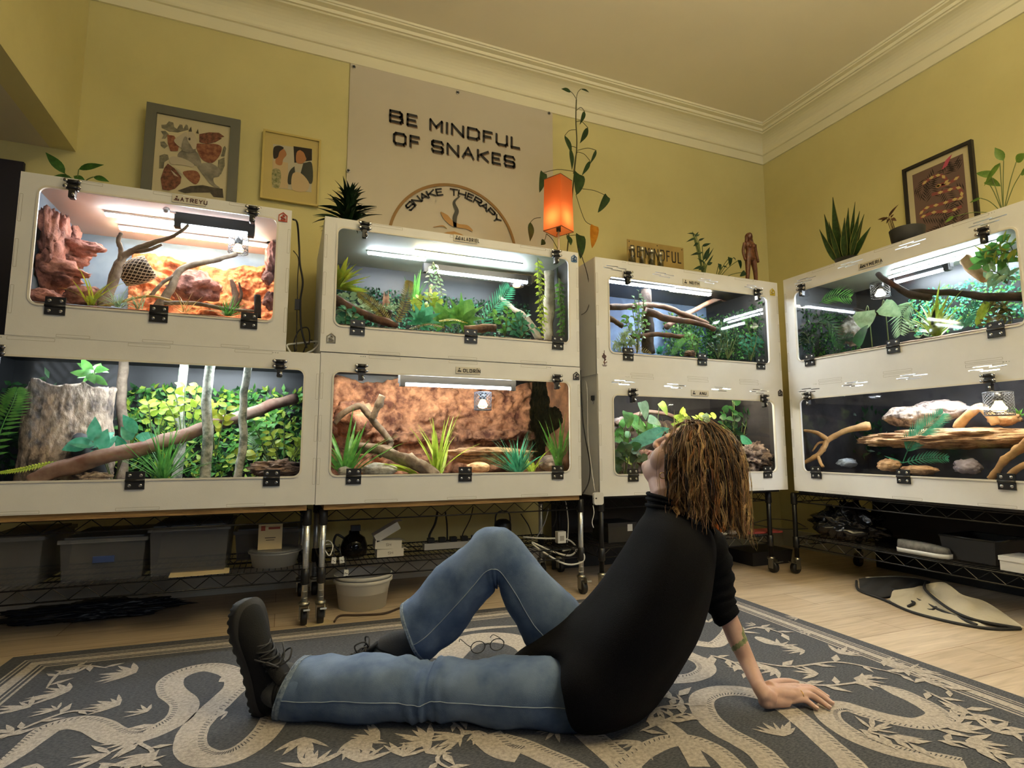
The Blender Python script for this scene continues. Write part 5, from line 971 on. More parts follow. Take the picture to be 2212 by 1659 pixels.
def inner(rr, mbx, d=.012):   # turned-in cloth at the open leg end, so the hem has thickness
    c = sum(rr[0], Vector()) / len(rr[0]); a = [p + (c - p).normalized() * .004 for p in rr[0]]
    c2 = sum(rr[4], Vector()) / len(rr[4]); b = [p + (c2 - p).normalized() * .005 for p in rr[6]]
    mbx.rings([rr[0], a, b], 0, False)
inner(rL, jm); inner(rR, jm)
jeans = pbuild(jm, 'jeans', C_den)
for rr in (rL, rR):
    h = MB(); ring = rr[0]; rng = [rr[0], [p + (p - sum(rr[0], Vector()) / 36).normalized() * .0022 for p in rr[0]], [p + (p - sum(rr[2], Vector()) / 36).normalized() * .0022 for p in rr[2]], rr[2]]
    h.rings(rng, 0, False); h.tube([p + (p - sum(rr[0], Vector()) / 36).normalized() * .001 for p in rr[0]] + [rr[0][0]], .0022, 5, cap=False, nz=.6)
    pbuild(h, 'hem', C_denl, jeans)
    s = MB(); nj = 9 if rr is rL else 10
    s.tube([r[nj] + (r[nj] - sum(r, Vector()) / 36).normalized() * .0008 for r in rr], .0013, 4); pbuild(s, 'outseam', C_st, jeans)
# --- sweater
def sring(cp, n=44, seed=0):
    P = smoothpts([pb(*c) for c in cp], 6, True); return P
sst = [
 [(1110, 1418, .12), (1200, 1421, -.03), (1213, 1490, -.135), (1242, 1578, -.118), (1332, 1582, -.045), (1352, 1560, .16), (1300, 1470, .25), (1180, 1385, .22)],
 [(1140, 1395, .13), (1212, 1408, -.05), (1240, 1480, -.15), (1295, 1575, -.125), (1376, 1562, -.01), (1375, 1535, .18), (1310, 1440, .255), (1205, 1372, .22)],
 [(1183, 1364, .12), (1240, 1385, -.06), (1290, 1455, -.15), (1355, 1550, -.12), (1412, 1534, .03), (1402, 1500, .19), (1330, 1410, .255), (1235, 1350, .22)],
 [(1252, 1312, .11), (1290, 1335, -.07), (1350, 1400, -.16), (1415, 1475, -.09), (1462, 1466, .07), (1450, 1430, .2), (1375, 1355, .255), (1290, 1305, .21)],
 [(1292, 1262, .10), (1332, 1285, -.07), (1395, 1335, -.165), (1462, 1400, -.10), (1502, 1392, .07), (1490, 1350, .2), (1415, 1300, .25), (1335, 1250, .20)],
 [(1322, 1212, .09), (1365, 1232, -.07), (1430, 1275, -.165), (1495, 1325, -.10), (1526, 1315, .07), (1520, 1280, .2), (1445, 1240, .24), (1365, 1200, .19)],
 [(1352, 1166, .08), (1390, 1180, -.06), (1452, 1210, -.155), (1520, 1245, -.09), (1541, 1240, .08), (1540, 1210, .2), (1465, 1180, .23), (1390, 1150, .18)],
 [(1375, 1133, .07), (1405, 1140, -.05), (1460, 1155, -.125), (1520, 1180, -.07), (1545, 1180, .08), (1540, 1160, .19), (1470, 1140, .21), (1405, 1122, .16)],
 [(1391, 1112, .065), (1412, 1114, -.02), (1450, 1120, -.065), (1500, 1135, -.03), (1528, 1140, .08), (1515, 1130, .15), (1460, 1115, .165), (1410, 1105, .13)],
 [(1397, 1095, .06), (1412, 1098, .0), (1440, 1102, -.015), (1475, 1112, .0), (1495, 1118, .07), (1480, 1112, .12), (1445, 1098, .13), (1412, 1092, .10)],
 [(1400, 1066, .06), (1412, 1070, .01), (1435, 1076, -.01), (1462, 1086, .005), (1478, 1092, .06), (1468, 1088, .11), (1440, 1076, .12), (1414, 1067, .095)]]
R_ = [sring(c) for c in sst]
rows = [smoothpts([r[j] for r in R_], 5) for j in range(len(R_[0]))]; rr = []
for i in range(len(rows[0])):
    ring = [Vector(rows[j][i]) for j in range(len(rows))]; c = sum(ring, Vector()) / len(ring); t = i / (len(rows[0]) - 1)
    for q, p in enumerate(ring):
        an = 2 * math.pi * q / len(ring)
        f = 0.006 * noise.fractal(p * 7 + Vector((4, 0, 0)), 1, 2, 2) * (1 - t) + 0.006 * math.sin(an * 3 + t * 9) * math.sin(math.pi * min(1, t * 1.2))
        ring[q] = p + (p - c).normalized() * f; ring[q].z = max(ring[q].z, RUGZ + .0005)
    rr.append(ring)
sw = MB(); sw.rings(rr, 0, False)
cb = sum(rr[1], Vector()) / len(rr[1]); sw.rings([rr[0], [p + (cb - p) * .03 for p in rr[0]], [p + (cb - p) * .05 for p in rr[3]]], 0, False)   # turned-in hem
ct = sum(rr[-1], Vector()) / len(rr[-1]); sw.rings([rr[-1], [p + (ct - p) * .08 for p in rr[-1]], [p + (sum(rr[-5], Vector()) / len(rr[-5]) - p) * .10 for p in rr[-5]]], 0, False)   # turned-in collar
# far sleeve, pushed up to the elbow
def slv(cps, rad, k=6, n=24):
    P = smoothpts([pb(*c) for c in cps], k); Rr = lerpl(rad, k); return P, [r * (1 + .07 * math.sin(i * 1.5) * min(1, i / 8)) for i, r in enumerate(Rr)]
P_, Q_ = slv([(1490, 1165, .17), (1520, 1195, .20), (1538, 1240, .215), (1550, 1285, .215), (1562, 1318, .205), (1575, 1336, .20)], [.080, .074, .060, .050, .040, .0335])
sw.tube(P_, Q_, 24, 0, False); sw.tube([P_[-1], P_[-1] + (P_[-2] - P_[-1]) * .2, P_[-6]], [Q_[-1], Q_[-1] - .003, Q_[-6] - .006], 24, 0, False)
sweater = pbuild(sw, 'sweater', C_knit)
cuffm = MB().tube([P_[-5], P_[-1]], [Q_[-5] * 1.04, Q_[-1] * 1.05], 24, 0, False); cuffm.tube([P_[-1], P_[-1] + (P_[-5] - P_[-1]) * .02], [Q_[-1] * 1.05, Q_[-1] - .002], 24, 0, False); pbuild(cuffm, 'sleeve_cuff', C_knit, sweater)
colr = MB()
for fz in range(3): colr.tube([p + (p - ct).normalized() * .0015 for p in rr[-1 - fz * 2]] + [rr[-1 - fz * 2][0] + (rr[-1 - fz * 2][0] - ct).normalized() * .0015], .005, 8, cap=False)
pbuild(colr, 'collar', C_knit, sweater)
# --- body: head, neck, trunk, far arm and hand as one continuous surface
HT, HP = R(38), R(47)
hh = BD * math.cos(HT) + BN * math.sin(HT); hf = hh * math.cos(HP) + ZZ * math.sin(HP); hu = -hh * math.sin(HP) + ZZ * math.cos(HP); hl = hu.cross(hf)
HC = pb(1482, 1004, .065)
HM = Matrix((hf, hl, hu)).transposed()
def hp(x, y, z): return HC + HM @ Vector((x, y, z))
b = MB()
def he(c, r, rot=None): b.ell(hp(*c), r, HM @ rot if rot else HM, 20, 14)
HS = [(-.114, .066, .024, .016), (-.106, .081, .0, .029), (-.092, .0875, -.02, .040), (-.072, .087, -.045, .050), (-.045, .0865, -.062, .058), (-.020, .086, -.080, .065), (.004, .085, -.092, .069), (.026, .091, -.100, .0715), (.050, .090, -.103, .073), (.075, .078, -.098, .069), (.095, .055, -.082, .057), (.109, .022, -.052, .036), (.116, -.008, -.026, .010)]
HQ = [smoothpts([Vector((q[0], q[1], 0)) for q in HS], 3), smoothpts([Vector((q[2], q[3], 0)) for q in HS], 3)]; rr = []
for q1, q2 in zip(*HQ):
    ring = []
    for j in range(40):
        an = 2 * math.pi * j / 40; ca, sa = math.cos(an), math.sin(an); xc = q1.y * .35 + q2.x * .65
        ring.append(hp(xc + ((q1.y - xc) if ca > 0 else (xc - q2.x)) * ca, q2.y * sa * (1 - .10 * max(0, ca) ** 2), q1.x))
    rr.append(ring)
b.rings(rr)
for s in (-1, 1):
    he((.046, s * .033, -.026), (.036, .027, .042)); he((.066, s * .032, .008), (.015, .021, .017)); he((.078, s * .022, .026), (.014, .026, .010))
    he((-.004, s * .072, -.008), (.017, .009, .031), Matrix.Rotation(R(-12), 3, 'Y')); he((.094, s * .010, -.027), (.012, .009, .008))
b.tube([hp(.086, 0, .024), hp(.093, 0, .004), hp(.101, 0, -.017), hp(.104, 0, -.023), hp(.092, 0, -.033)], [.009, .010, .0105, .010, .008], 14)
he((.083, 0, -.052), (.013, .021, .008)); he((.082, 0, -.063), (.013, .020, .009)); he((.072, 0, -.090), (.020, .022, .020))
nb = pb(1448, 1110, .065)
b.tube([hp(-.005, 0, -.045), hp(.0, 0, -.085), pb(1447, 1068, .062), nb, pb(1450, 1150, .07)], [.056, .053, .051, .056, .07], 20)
b.tube([pb(1450, 1135, .07), pb(1420, 1220, .07), pb(1370, 1330, .07), pb(1330, 1460, .07), pb(1330, 1515, .07)], [.065, .09, .09, .09, .06], 24)
b.tube([pb(1460, 1150, .02), pb(1500, 1180, .16), pb(1520, 1200, .19)], [.05, .045, .040], 16)      # far shoulder
Wr = on_z(1640, 1484, 0.060)
b.tube(smoothpts([pb(1515, 1205, .19), pb(1546, 1270, .215), pb(1573, 1334, .20), pb(1592, 1380, .19), pb(1615, 1430, .175), Wr], 5), lerpl([.040, .034, .0265, .0265, .0225, .0185], 5), 20)
b.tube([pb(1340, 1500, OL + .02), pb(1200, 1495, OL), pb(980, 1488, OL), pb(700, 1486, OL), pb(612, 1480, OL)], [.065, .06, .045, .038, .033], 16)
b.tube([pb(1300, 1460, OR_ - .03), pb(1200, 1345, OR_), pb(1073, 1205, OR_), pb(985, 1290, OR_), pb(905, 1375, OR_)], [.062, .055, .045, .04, .032], 16)
# hand pressed on the rug, fingers pointing away from the body
def rz(px, py, z): return on_z(px, py, RUGZ + z)
b.ell(Wr, (.0195, .0195, .0195), None, 14, 10)
kn = dict(p=rz(1704, 1514, .017), r=rz(1715, 1502, .030), m=rz(1722, 1494, .034), i=rz(1722, 1485, .034))
b.tube([Wr, on_z(1652, 1502, RUGZ + .036), on_z(1672, 1510, RUGZ + .026)], [.0195, .022, .018], 16)
heel = rz(1655, 1515, .020)
for k_, r_ in (('p', .0125), ('r', .0125), ('m', .0125), ('i', .0125)):
    b.tube([Wr.lerp(heel, .5), (Wr.lerp(heel, .35)).lerp(kn[k_], .5), kn[k_]], [.018, .0155, r_ * .98], 12)
b.ell(heel, (.021, .021, .018), None, 14, 10); b.tube([heel, heel.lerp(kn['p'], .5), kn['p'] - ZZ * .003], [.019, .0165, .0125], 14)
fing = dict(p=[kn['p'], rz(1735, 1511, .021), rz(1752, 1521, .0125), rz(1764, 1530, .0075)], r=[kn['r'], rz(1748, 1501, .027), rz(1772, 1514, .016), rz(1791, 1528, .0085)], m=[kn['m'], rz(1752, 1492, .029), rz(1778, 1505, .017), rz(1797, 1519, .0085)], i=[kn['i'], rz(1750, 1486, .028), rz(1770, 1495, .017), rz(1786, 1505, .0085)])
fr_ = dict(p=(.0095, .0088, .0075, .0062), r=(.0105, .0098, .0083, .0068), m=(.0108, .0100, .0085, .007), i=(.0105, .0098, .0083, .0068))
for k_ in 'prmi': b.tube(smoothpts(fing[k_], 4), lerpl(fr_[k_], 4), 12); b.ell(fing[k_][-1], (fr_[k_][-1],) * 3, None, 10, 8)
th = [Wr.lerp(kn['i'], .25), rz(1678, 1476, .030), rz(1702, 1473, .020), rz(1722, 1476, .0095)]; b.tube(smoothpts(th, 4), lerpl([.0165, .0130, .0105, .008], 4), 12); b.ell(th[-1], (.008,) * 3, None, 10, 8)
b.v = [tuple(Vector(v) - Vector((0.80, 1.36, RUGZ))) for v in b.v]
bm_ = remeshed(b, 'body', C_skin, .0028, 6)
for v in bm_.vertices: v.co.z = max(v.co.z, 0.0004)
body = place(bm_, 'body', person)
for k_ in 'prmi':   # nails
    a_, e_ = fing[k_][-2], fing[k_][-1]; d_ = (e_ - a_).normalized(); s_ = d_.cross(ZZ).normalized(); u_ = s_.cross(d_); pbuild(MB().ell(e_ + u_ * (fr_[k_][-1] * .72) , (.0062, .0045, .0018), Matrix((d_, s_, u_)).transposed(), 10, 6), 'fingernail', mat('nail', (.66, .45, .38), .3), body)
rg = kn['r'].lerp(fing['r'][1], .45); d_ = (fing['r'][1] - kn['r']).normalized(); u, w = perp(d_)
pbuild(MB().tube([rg + (u * math.cos(R(15 * i)) + w * math.sin(R(15 * i))) * .0112 for i in range(25)], .0011, 6, cap=False), 'ring', mat('gold', (.8, .55, .22), .2, 1.0), person)
# tattoo: a green snake band winding round the forearm
arm = [pb(1575, 1336, .2), pb(1592, 1380, .19), pb(1615, 1430, .175)]
def armp(t, a, r=None):
    P = smoothpts(arm, 8); q = t * (len(P) - 1); i = int(min(q, len(P) - 2)); c = P[i].lerp(P[i + 1], q - i); d = (P[i + 1] - P[i]).normalized()
    s = (BN - d * BN.dot(d)).normalized(); w_ = d.cross(s); return c, s * math.cos(a) + w_ * math.sin(a), .0265 - .003 * max(0, t - .5) * 2
tt = MB()
tp = []
for i in range(40):
    t = .02 + .60 * i / 39; a = R(-60 + 500 * i / 39) if i > 12 else R(-60 + 80 * i / 12)
    a = R(105 - 35 * math.sin(i * .3)) if i < 18 else R(105 + 165 * (i - 18) / 21)
    c, o, r = armp(.06 + .46 * min(i, 18) / 18 + .14 * max(0, i - 18) / 21, a); tp.append((c, o, r))
vs = []; 
for i, (c, o, r) in enumerate(tp):
    d = (tp[min(i + 1, 39)][0] + tp[min(i + 1, 39)][1] * .026 - tp[max(i - 1, 0)][0] - tp[max(i - 1, 0)][1] * .026).normalized(); s = d.cross(o).normalized(); w_ = .0062 * (1 + .25 * math.sin(i * 1.9)) * min(1, (i + 1) / 5, (41 - i) / 5)
    vs += [c + o * (r + .0002) - s * w_, c + o * (r + .0007), c + o * (r + .0002) + s * w_]
tt.add(vs, [(i * 3 + q, i * 3 + q + 1, i * 3 + q + 4, i * 3 + q + 3) for i in range(39) for q in (0, 1)], 0, True)
pbuild(tt, 'tattoo', mat('green_tattoo_ink', (.12, .16, .08), .6, c2=(.25, .27, .14), scale=90), body)
for s in (-1, 1):
    e = pbuild(MB().ell(hp(.0665, s * .030, .004), (.0115,) * 3, None, 16, 12), 'eye', mat('eye_white', (.8, .78, .74), .25), body)
    pbuild(MB().ell(hp(.0765, s * .030, .004), (.002, .005, .005), HM, 12, 8), 'iris', mat('brown_iris', (.08, .04, .02), .2), e)
    pbuild(MB().tube([hp(.090, s * .014, .022), hp(.097, s * .028, .0275), hp(.088, s * .046, .022)], [.002, .003, .0015], 6), 'eyebrow', mat('brow_hair', (.06, .035, .02), .8), body)
pbuild(MB().ell(hp(.0965, 0, -.0535), (.006, .017, .0035), HM, 14, 8).ell(hp(.0955, 0, -.0605), (.006, .015, .0045), HM, 14, 8), 'lips', mat('lip_skin', (.5, .22, .18), .4), body)
eq = hp(.0, .081, -.040); pbuild(MB().tube([eq + (ZZ * math.sin(R(20 * i)) + BD * math.cos(R(20 * i))) * .008 for i in range(19)], .0012, 6, cap=False), 'earring', mat('gold', (.8, .55, .22), .2, 1.0), person)
# --- hair: a scalp layer and wavy shoulder-length locks that fall with gravity
C_hair = mat('hair', (0.1, 0.06, 0.03), 0.42, vcol=True, spec=0.4)
hm = MB(); rnd = random.Random(11)
hm.tint = (.022, .013, .008)
cc = Vector((-.016, 0, .034)); cr_ = Vector((.104, .081, .092))
def scalp(u, v):   # u around, v from crown down
    return cc + Vector((cr_.x * math.sin(v) * math.cos(u), cr_.y * math.sin(v) * math.sin(u), cr_.z * math.cos(v)))
rr = []
for i in range(19):
    ring = []
    for j in range(48):
        u = 2 * math.pi * j / 48; th_ = .86 if u < math.pi else .68; lim = R(52) if math.cos(u) > th_ else (R(52) + (R(126) - R(52)) * min(1, max(0, (th_ - math.cos(u)) / .6)))
        ring.append(hp(*scalp(u, .03 + lim * i / 18)))
    rr.append(ring)
hm.rings(rr, 0, False)
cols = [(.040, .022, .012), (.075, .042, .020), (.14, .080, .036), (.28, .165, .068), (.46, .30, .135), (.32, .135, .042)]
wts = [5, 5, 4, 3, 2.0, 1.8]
def inside_ell(p, c, M, r):
    q = M.transposed() @ (p - c); return (q.x / r.x) ** 2 + (q.y / r.y) ** 2 + (q.z / r.z) ** 2, q
TC = pb(1450, 1215, .07); TR_ = Vector((.16, .155, .185)); TMx = Matrix.Identity(3); TMx = Matrix((BD, -BN, ZZ)).transposed()
HEM_A = pb(1412, 1090, .06); HEM_B = pb(1585, 1152, .06); HEM_L = (HEM_B - HEM_A).dot(BD); HCC = hp(*cc)
def fall(p, vel, n, trim, lift, wave=None):
    pts = [p.copy()]
    for i in range(n):
        al = (p - HEM_A).dot(BD) / HEM_L
        if p.z < HEM_A.z + (HEM_B.z - HEM_A.z) * min(1.15, max(-.1, al)) + trim: break
        vel = (vel * .76 + Vector((0, 0, -.34))).normalized(); p = p + vel * .0085
        d_, ql = inside_ell(p, HCC, HM, cr_ + Vector((lift,) * 3))
        if d_ < 1: p = HCC + (p - HCC) / math.sqrt(max(d_, .2))
        d_, ql = inside_ell(p, TC, TMx, TR_)
        if d_ < 1: p = TC + (p - TC) / math.sqrt(max(d_, .2)); vel = (vel + (p - TC).normalized() * .4).normalized()
        pts.append(p.copy())
    return pts
for L_ in range(330):      # locks: each a bundle of fine hairs that wave together and close up at the tip
    u = rnd.uniform(-math.pi, math.pi); th_ = .90 if u > 0 else .68; lim = 54 if math.cos(u) > th_ else 54 + 68 * min(1, (th_ - math.cos(u)) / .6)
    v = R(rnd.uniform(4, lim) if L_ > 110 else rnd.uniform(lim - 10, lim)); lift = rnd.uniform(.001, .016)
    q = scalp(u, v); n_ = (HM @ (q - cc)).normalized(); g_ = fall(hp(*q) - n_ * .002, (n_ * .35 - hf * .5 - ZZ * .45).normalized(), 34, rnd.uniform(-.004, .034), lift)
    if len(g_) < 5: continue
    N_ = len(g_); ph = rnd.uniform(0, 6.28); am = rnd.uniform(.003, .0085); wl = rnd.uniform(.055, .095); th_ = rnd.uniform(0, 6.28); ax_ = Vector((math.cos(th_), math.sin(th_), 0)); ay_ = Vector((-ax_.y, ax_.x, 0))
    for i in range(N_):
        s_ = i * .0085; w_ = am * min(1, s_ / .06) * (.6 + 3.2 * s_); g_[i] = g_[i] + ax_ * (math.sin(s_ / wl * 6.28 + ph) * w_) + ay_ * (math.cos(s_ / wl * 6.28 + ph) * w_ * .5)
    c0 = rnd.choices(cols, wts)[0]; rad = rnd.uniform(.004, .0085)
    for h_ in range(15):
        a_ = rnd.uniform(0, 6.28); rr_ = rad * math.sqrt(rnd.random()); k_ = rnd.uniform(.7, 1.3); o1 = ax_ * math.cos(a_) * rr_ + ay_ * math.sin(a_) * rr_; jit = rnd.uniform(0, 99); cut = max(4, N_ - rnd.randint(0, 4)); r0 = rnd.uniform(.0006, .0013)
        P = [g_[i] + o1 * (1.15 - .8 * (i / N_) ** 1.5) + Vector((noise.noise(Vector((jit, i * .22, 0))), noise.noise(Vector((jit, 9, i * .22))), 0)) * .0028 for i in range(cut)]
        if h_ == 0: r0 = rad * .26
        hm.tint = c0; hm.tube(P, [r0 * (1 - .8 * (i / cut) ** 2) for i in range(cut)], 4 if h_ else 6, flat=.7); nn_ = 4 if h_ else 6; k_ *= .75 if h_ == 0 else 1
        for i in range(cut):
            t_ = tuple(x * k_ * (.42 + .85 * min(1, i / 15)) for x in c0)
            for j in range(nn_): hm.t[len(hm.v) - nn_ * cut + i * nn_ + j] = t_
for L_ in range(170):   # single fly-away hairs
    u = rnd.uniform(-math.pi, math.pi); lim = 60 if math.cos(u) > .75 else 118; q = scalp(u, R(rnd.uniform(20, lim))); n_ = (HM @ (q - cc)).normalized(); P = fall(hp(*q), (n_ * .6 - hf * .5 - ZZ * .3).normalized(), 34, rnd.uniform(-.02, .03), rnd.uniform(.012, .026)); ph = rnd.uniform(0, 6)
    if len(P) < 4: continue
    hm.tint = tuple(x * rnd.uniform(.8, 1.2) for x in cols[rnd.choice((2, 3, 4, 5))]); hm.tube([p + Vector((math.sin(i * .5 + ph), math.cos(i * .4 + ph), 0)) * (.0004 * i) for i, p in enumerate(P)], .00045, 3)
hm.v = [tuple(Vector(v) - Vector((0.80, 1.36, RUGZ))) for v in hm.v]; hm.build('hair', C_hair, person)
# --- shoes and socks
def shoe(H, Tt, up, name):
    """H heel bottom, Tt toe bottom, up = from sole towards instep"""
    s = (Tt - H); Ls = s.length; s.normalize(); up = (up - s * up.dot(s)).normalized(); w = up.cross(s)
    def pt(a, b_, c): return H + s * (a * Ls) + w * b_ + up * c
    K = [(-.01, .020, .050), (.03, .031, .072), (.10, .036, .088), (.20, .037, .092), (.30, .036, .094), (.40, .037, .088), (.52, .041, .078), (.65, .047, .066), (.78, .049, .056), (.88, .045, .050), (.95, .036, .043), (.99, .022, .034), (1.005, .008, .026)]
    ups = MB(); rr = []
    for a, hw, hh_ in K:
        ring = []
        for j in range(28):
            an = 2 * math.pi * j / 28; ca, sa = math.cos(an), math.sin(an)
            x = hw * math.copysign(abs(sa) ** .8, sa); z = .022 + (hh_ - .022) * (max(0, ca)) ** .75 if ca > 0 else .022 + .004 * ca
            if ca > 0: x *= 1 - .25 * ca
            ring.append(pt(a, x, z))
        rr.append(ring)
    rr2 = []
    for j in range(28): rr2.append(smoothpts([r[j] for r in rr], 3))
    rr = [[rr2[j][i] for j in range(28)] for i in range(len(rr2[0]))]
    ups.rings(rr); U = pbuild(ups, name, C_shoe, person)
    so = MB(); rr = []; outl = [(-.02, .022), (.0, .033), (.05, .039), (.15, .040), (.30, .038), (.45, .040), (.60, .047), (.75, .052), (.87, .049), (.95, .040), (1.0, .026), (1.015, .010)]
    NN = 72
    ol = smoothpts([Vector((a, hw, 0)) for a, hw in outl], 6)
    bot = []; 
    loop = [(q.x, q.y) for q in ol] + [(q.x, -q.y) for q in reversed(ol)]
    lay = [(-.0, .94, True), (.004, 1.0, True), (.014, 1.0, False), (.026, 1.02, False), (.034, .97, False)]
    rise = lambda a: .012 * max(0, a - .75) ** 1.3 * 4
    for z, sc, tr in lay: so_r = [pt(a if 0 < a < 1 else a, b_ * sc * (1 - (.05 if tr and (i // 2) % 2 else 0)), z + rise(a) + (.0035 if tr and (i // 2) % 2 else 0)) for i, (a, b_) in enumerate(loop)]; rr.append(so_r)
    so.rings(rr); pbuild(so, 'sole', C_sole, U)
    lc = MB()
    for i in range(6):
        a = .40 + .058 * i; hz = .097 - .006 * i - .0015 * i * i * .6
        lc.tube(smoothpts([pt(a, -.026, hz - .016), pt(a + .02, -.010, hz + .001), pt(a + .03, .010, hz + .001), pt(a + .05, .027, hz - .018)], 3), .0024, 6); lc.tube(smoothpts([pt(a, .026, hz - .016), pt(a + .02, .010, hz + .002), pt(a + .03, -.010, hz + .002), pt(a + .05, -.027, hz - .018)], 3), .0024, 6)
    for sd in (-1, 1): lc.tube(smoothpts([pt(.40, 0, .098), pt(.43, sd * .02, .118), pt(.50, sd * .038, .112), pt(.47, sd * .03, .090), pt(.40, sd * .004, .096)], 4), .0024, 6); lc.tube(smoothpts([pt(.40, 0, .098), pt(.46, sd * .022, .100), pt(.54, sd * .045, .075)], 4), .0022, 6)
    pbuild(lc, 'laces', C_lace, U)
    tg = MB(); rr = []
    for a, hw, z in ((.60, .022, .066), (.48, .025, .088), (.38, .027, .102), (.30, .027, .118), (.27, .022, .124)): rr.append([pt(a, -hw, z - .008), pt(a, 0, z), pt(a, hw, z - .008), pt(a - .015, hw * .9, z - .013), pt(a - .02, 0, z - .006), pt(a - .015, -hw * .9, z - .013)])
    tg.rings(rr); pbuild(tg, 'tongue', C_shoe, U)
    cl = MB(); cl.tube([pt(.16 + .155 * math.cos(R(15 * i)), .034 * math.sin(R(15 * i)), .092 + .012 * math.cos(R(15 * i)) + .006) for i in range(25)], .005, 8, cap=False); pbuild(cl, 'shoe_collar', C_shoe, U)
    return pt
tH = pb(575, 1532, OL); tT = pb(515, 1300, OL - .03); ptL = shoe(tH + BD * .012, tT, -BD * .92 - BN * .38 + ZZ * .1, 'shoe')
pbuild(MB().tube(smoothpts([ptL(.17, 0, .05), ptL(.17, 0, .095), pb(606, 1470, OL), pb(640, 1482, OL), pb(700, 1486, OL)], 4), lerpl([.032, .041, .047, .046, .044], 4), 20), 'sock', C_sock, person)
fo = OR_; hR = BP + BN * fo + BD * .555 + ZZ * (RUGZ + .001); tR = BP + BN * (fo + .02) + BD * .835 + ZZ * (RUGZ + .001); ptR = shoe(hR, tR, ZZ, 'shoe')
pbuild(MB().tube(smoothpts([ptR(.2, 0, .05), ptR(.19, 0, .10), pb(898, 1385, fo), pb(930, 1340, fo)], 4), lerpl([.032, .037, .041, .042], 4), 20), 'sock', C_sock, person)
# ================================================================ rug: slate wool with beige snakes, leaf sprays and a striped border
RO = Vector((-0.795, 2.425, 0)); RU = Vector((0.9992, -0.0395, 0)); RV = Vector((-0.0395, -0.9992, 0)); RW, RL = 2.785, 3.6
C_slate = mat('slate_rug_wool', '#3a3d45', 0.98, c2='#64676f', scale=110, stretch=(1, 3, 1), bump=0.6, bscale=420, contrast=(.36, .68)); C_beige = mat('beige_rug_wool', '#97908a', 0.98, c2='#bdb5ae', scale=110, bump=0.5, bscale=500); C_line = mat('dark_rug_line', '#47484c', 0.98)
rg_ = MB(); RT_ = .0085
def rp(x, y, z=RT_): p = RO + RU * x + RV * y; return Vector((p.x, p.y, z))
def rug_base():
    nx, ny = 56, 60; vs = []
    for j in range(ny + 1):
        for i in range(nx + 1): vs.append(rp(RW * i / nx, RL * j / ny))
    w = nx + 1; fs = [(j * w + i, (j + 1) * w + i, (j + 1) * w + i + 1, j * w + i + 1) for j in range(ny) for i in range(nx)]
    rg_.add(vs, fs, 0)
    c = [(0, 0), (RW, 0), (RW, RL), (0, RL)]
    rg_.add([rp(*q, 0.0003) for q in c] + [rp(*q) for q in c], [(0, 1, 2, 3), (0, 4, 5, 1), (1, 5, 6, 2), (2, 6, 7, 3), (3, 7, 4, 0)], 0)
rug_base()
def flatpoly(pts, m, z): rg_.add([Vector((p.x, p.y, z)) for p in pts], [tuple(range(len(pts)))], m)
def stripe(a, b):   # frame band between insets a and b
    z = RT_ + .0004
    for q in ([(a, a), (RW - a, a), (RW - b, b), (b, b)], [(RW - a, a), (RW - a, RL - a), (RW - b, RL - b), (RW - b, b)], [(a, a), (b, b), (b, RL - b), (a, RL - a)]):
        rg_.add([rp(x, y, z) for x, y in q], [(0, 1, 2, 3)], 1)
for a, b in ((.050, .056), (.064, .069), (.078, .108), (.116, .121), (.130, .138)): stripe(a, b)
zc = [RT_ + .0008]
def fl(px, py): return on_z(px, py, RT_)
def ribbon(pts, w, m=1, taper=(.0, .0), k=6, line=True, dz=.00001):
    P = smoothpts([fl(*p) for p in pts], k); N = len(P); vs = []; z = zc[0]; zc[0] += dz
    W = w if not hasattr(w, '__len__') else None
    for i, p in enumerate(P):
        d = (P[min(i + 1, N - 1)] - P[max(i - 1, 0)]); d.z = 0; d.normalize(); s = Vector((-d.y, d.x, 0)); t = i / (N - 1)
        ww = (W if W else w[min(int(t * len(w)), len(w) - 1)]) / 2
        if taper[0] and t < taper[0]: ww *= .12 + .88 * math.sqrt(t / taper[0])
        if taper[1] and t > 1 - taper[1]: ww *= .12 + .88 * math.sqrt((1 - t) / taper[1])
        ww *= 1 + .04 * noise.noise(p * 30)
        vs += [p + s * ww, p - s * ww]
    for v in vs: v.z = z
    rg_.add(vs, [(i * 2, i * 2 + 1, i * 2 + 3, i * 2 + 2) for i in range(N - 1)], m)
    if line and (W or 0) > .05:   # scale line along one side of the body
        z2 = zc[0]; zc[0] += dz
        for i in range(1, N - 1, 1):
            d = (P[i + 1] - P[i - 1]); d.z = 0; d.normalize(); s = Vector((-d.y, d.x, 0)); a = P[i] + s * (W * .22); b_ = P[i] + s * (W * .40) + d * .006
            q = d * .0016; rg_.add([Vector((v.x, v.y, z2)) for v in (a - q, a + q, b_ + q, b_ - q)], [(0, 1, 2, 3)], 2)
c7 = lambda L: [(x / 2.011, 1280 + y / 2.011) for x, y in L]; c8 = lambda L: [(1100 + x / 1.989, 1280 + y / 1.989) for x, y in L]
ribbon(c7([(-60, 790), (60, 712), (150, 640), (220, 590), (330, 565), (420, 580), (500, 622), (600, 625), (700, 590), (780, 540), (800, 480), (745, 430), (745, 380), (820, 340), (920, 325), (1010, 350), (1030, 400), (980, 455), (900, 530), (840, 600), (830, 680), (900, 722), (1010, 708), (1110, 650), (1180, 570), (1200, 500), (1170, 420)]), .070, taper=(.12, 0))
ribbon(c8([(1120, 452), (1000, 425), (900, 425), (830, 455), (840, 520), (910, 590), (1000, 640), (1080, 690), (1150, 770)]), .066)
ribbon(c8([(1090, 440), (1190, 500), (1280, 570), (1370, 650), (1460, 730), (1500, 790)]), .062)
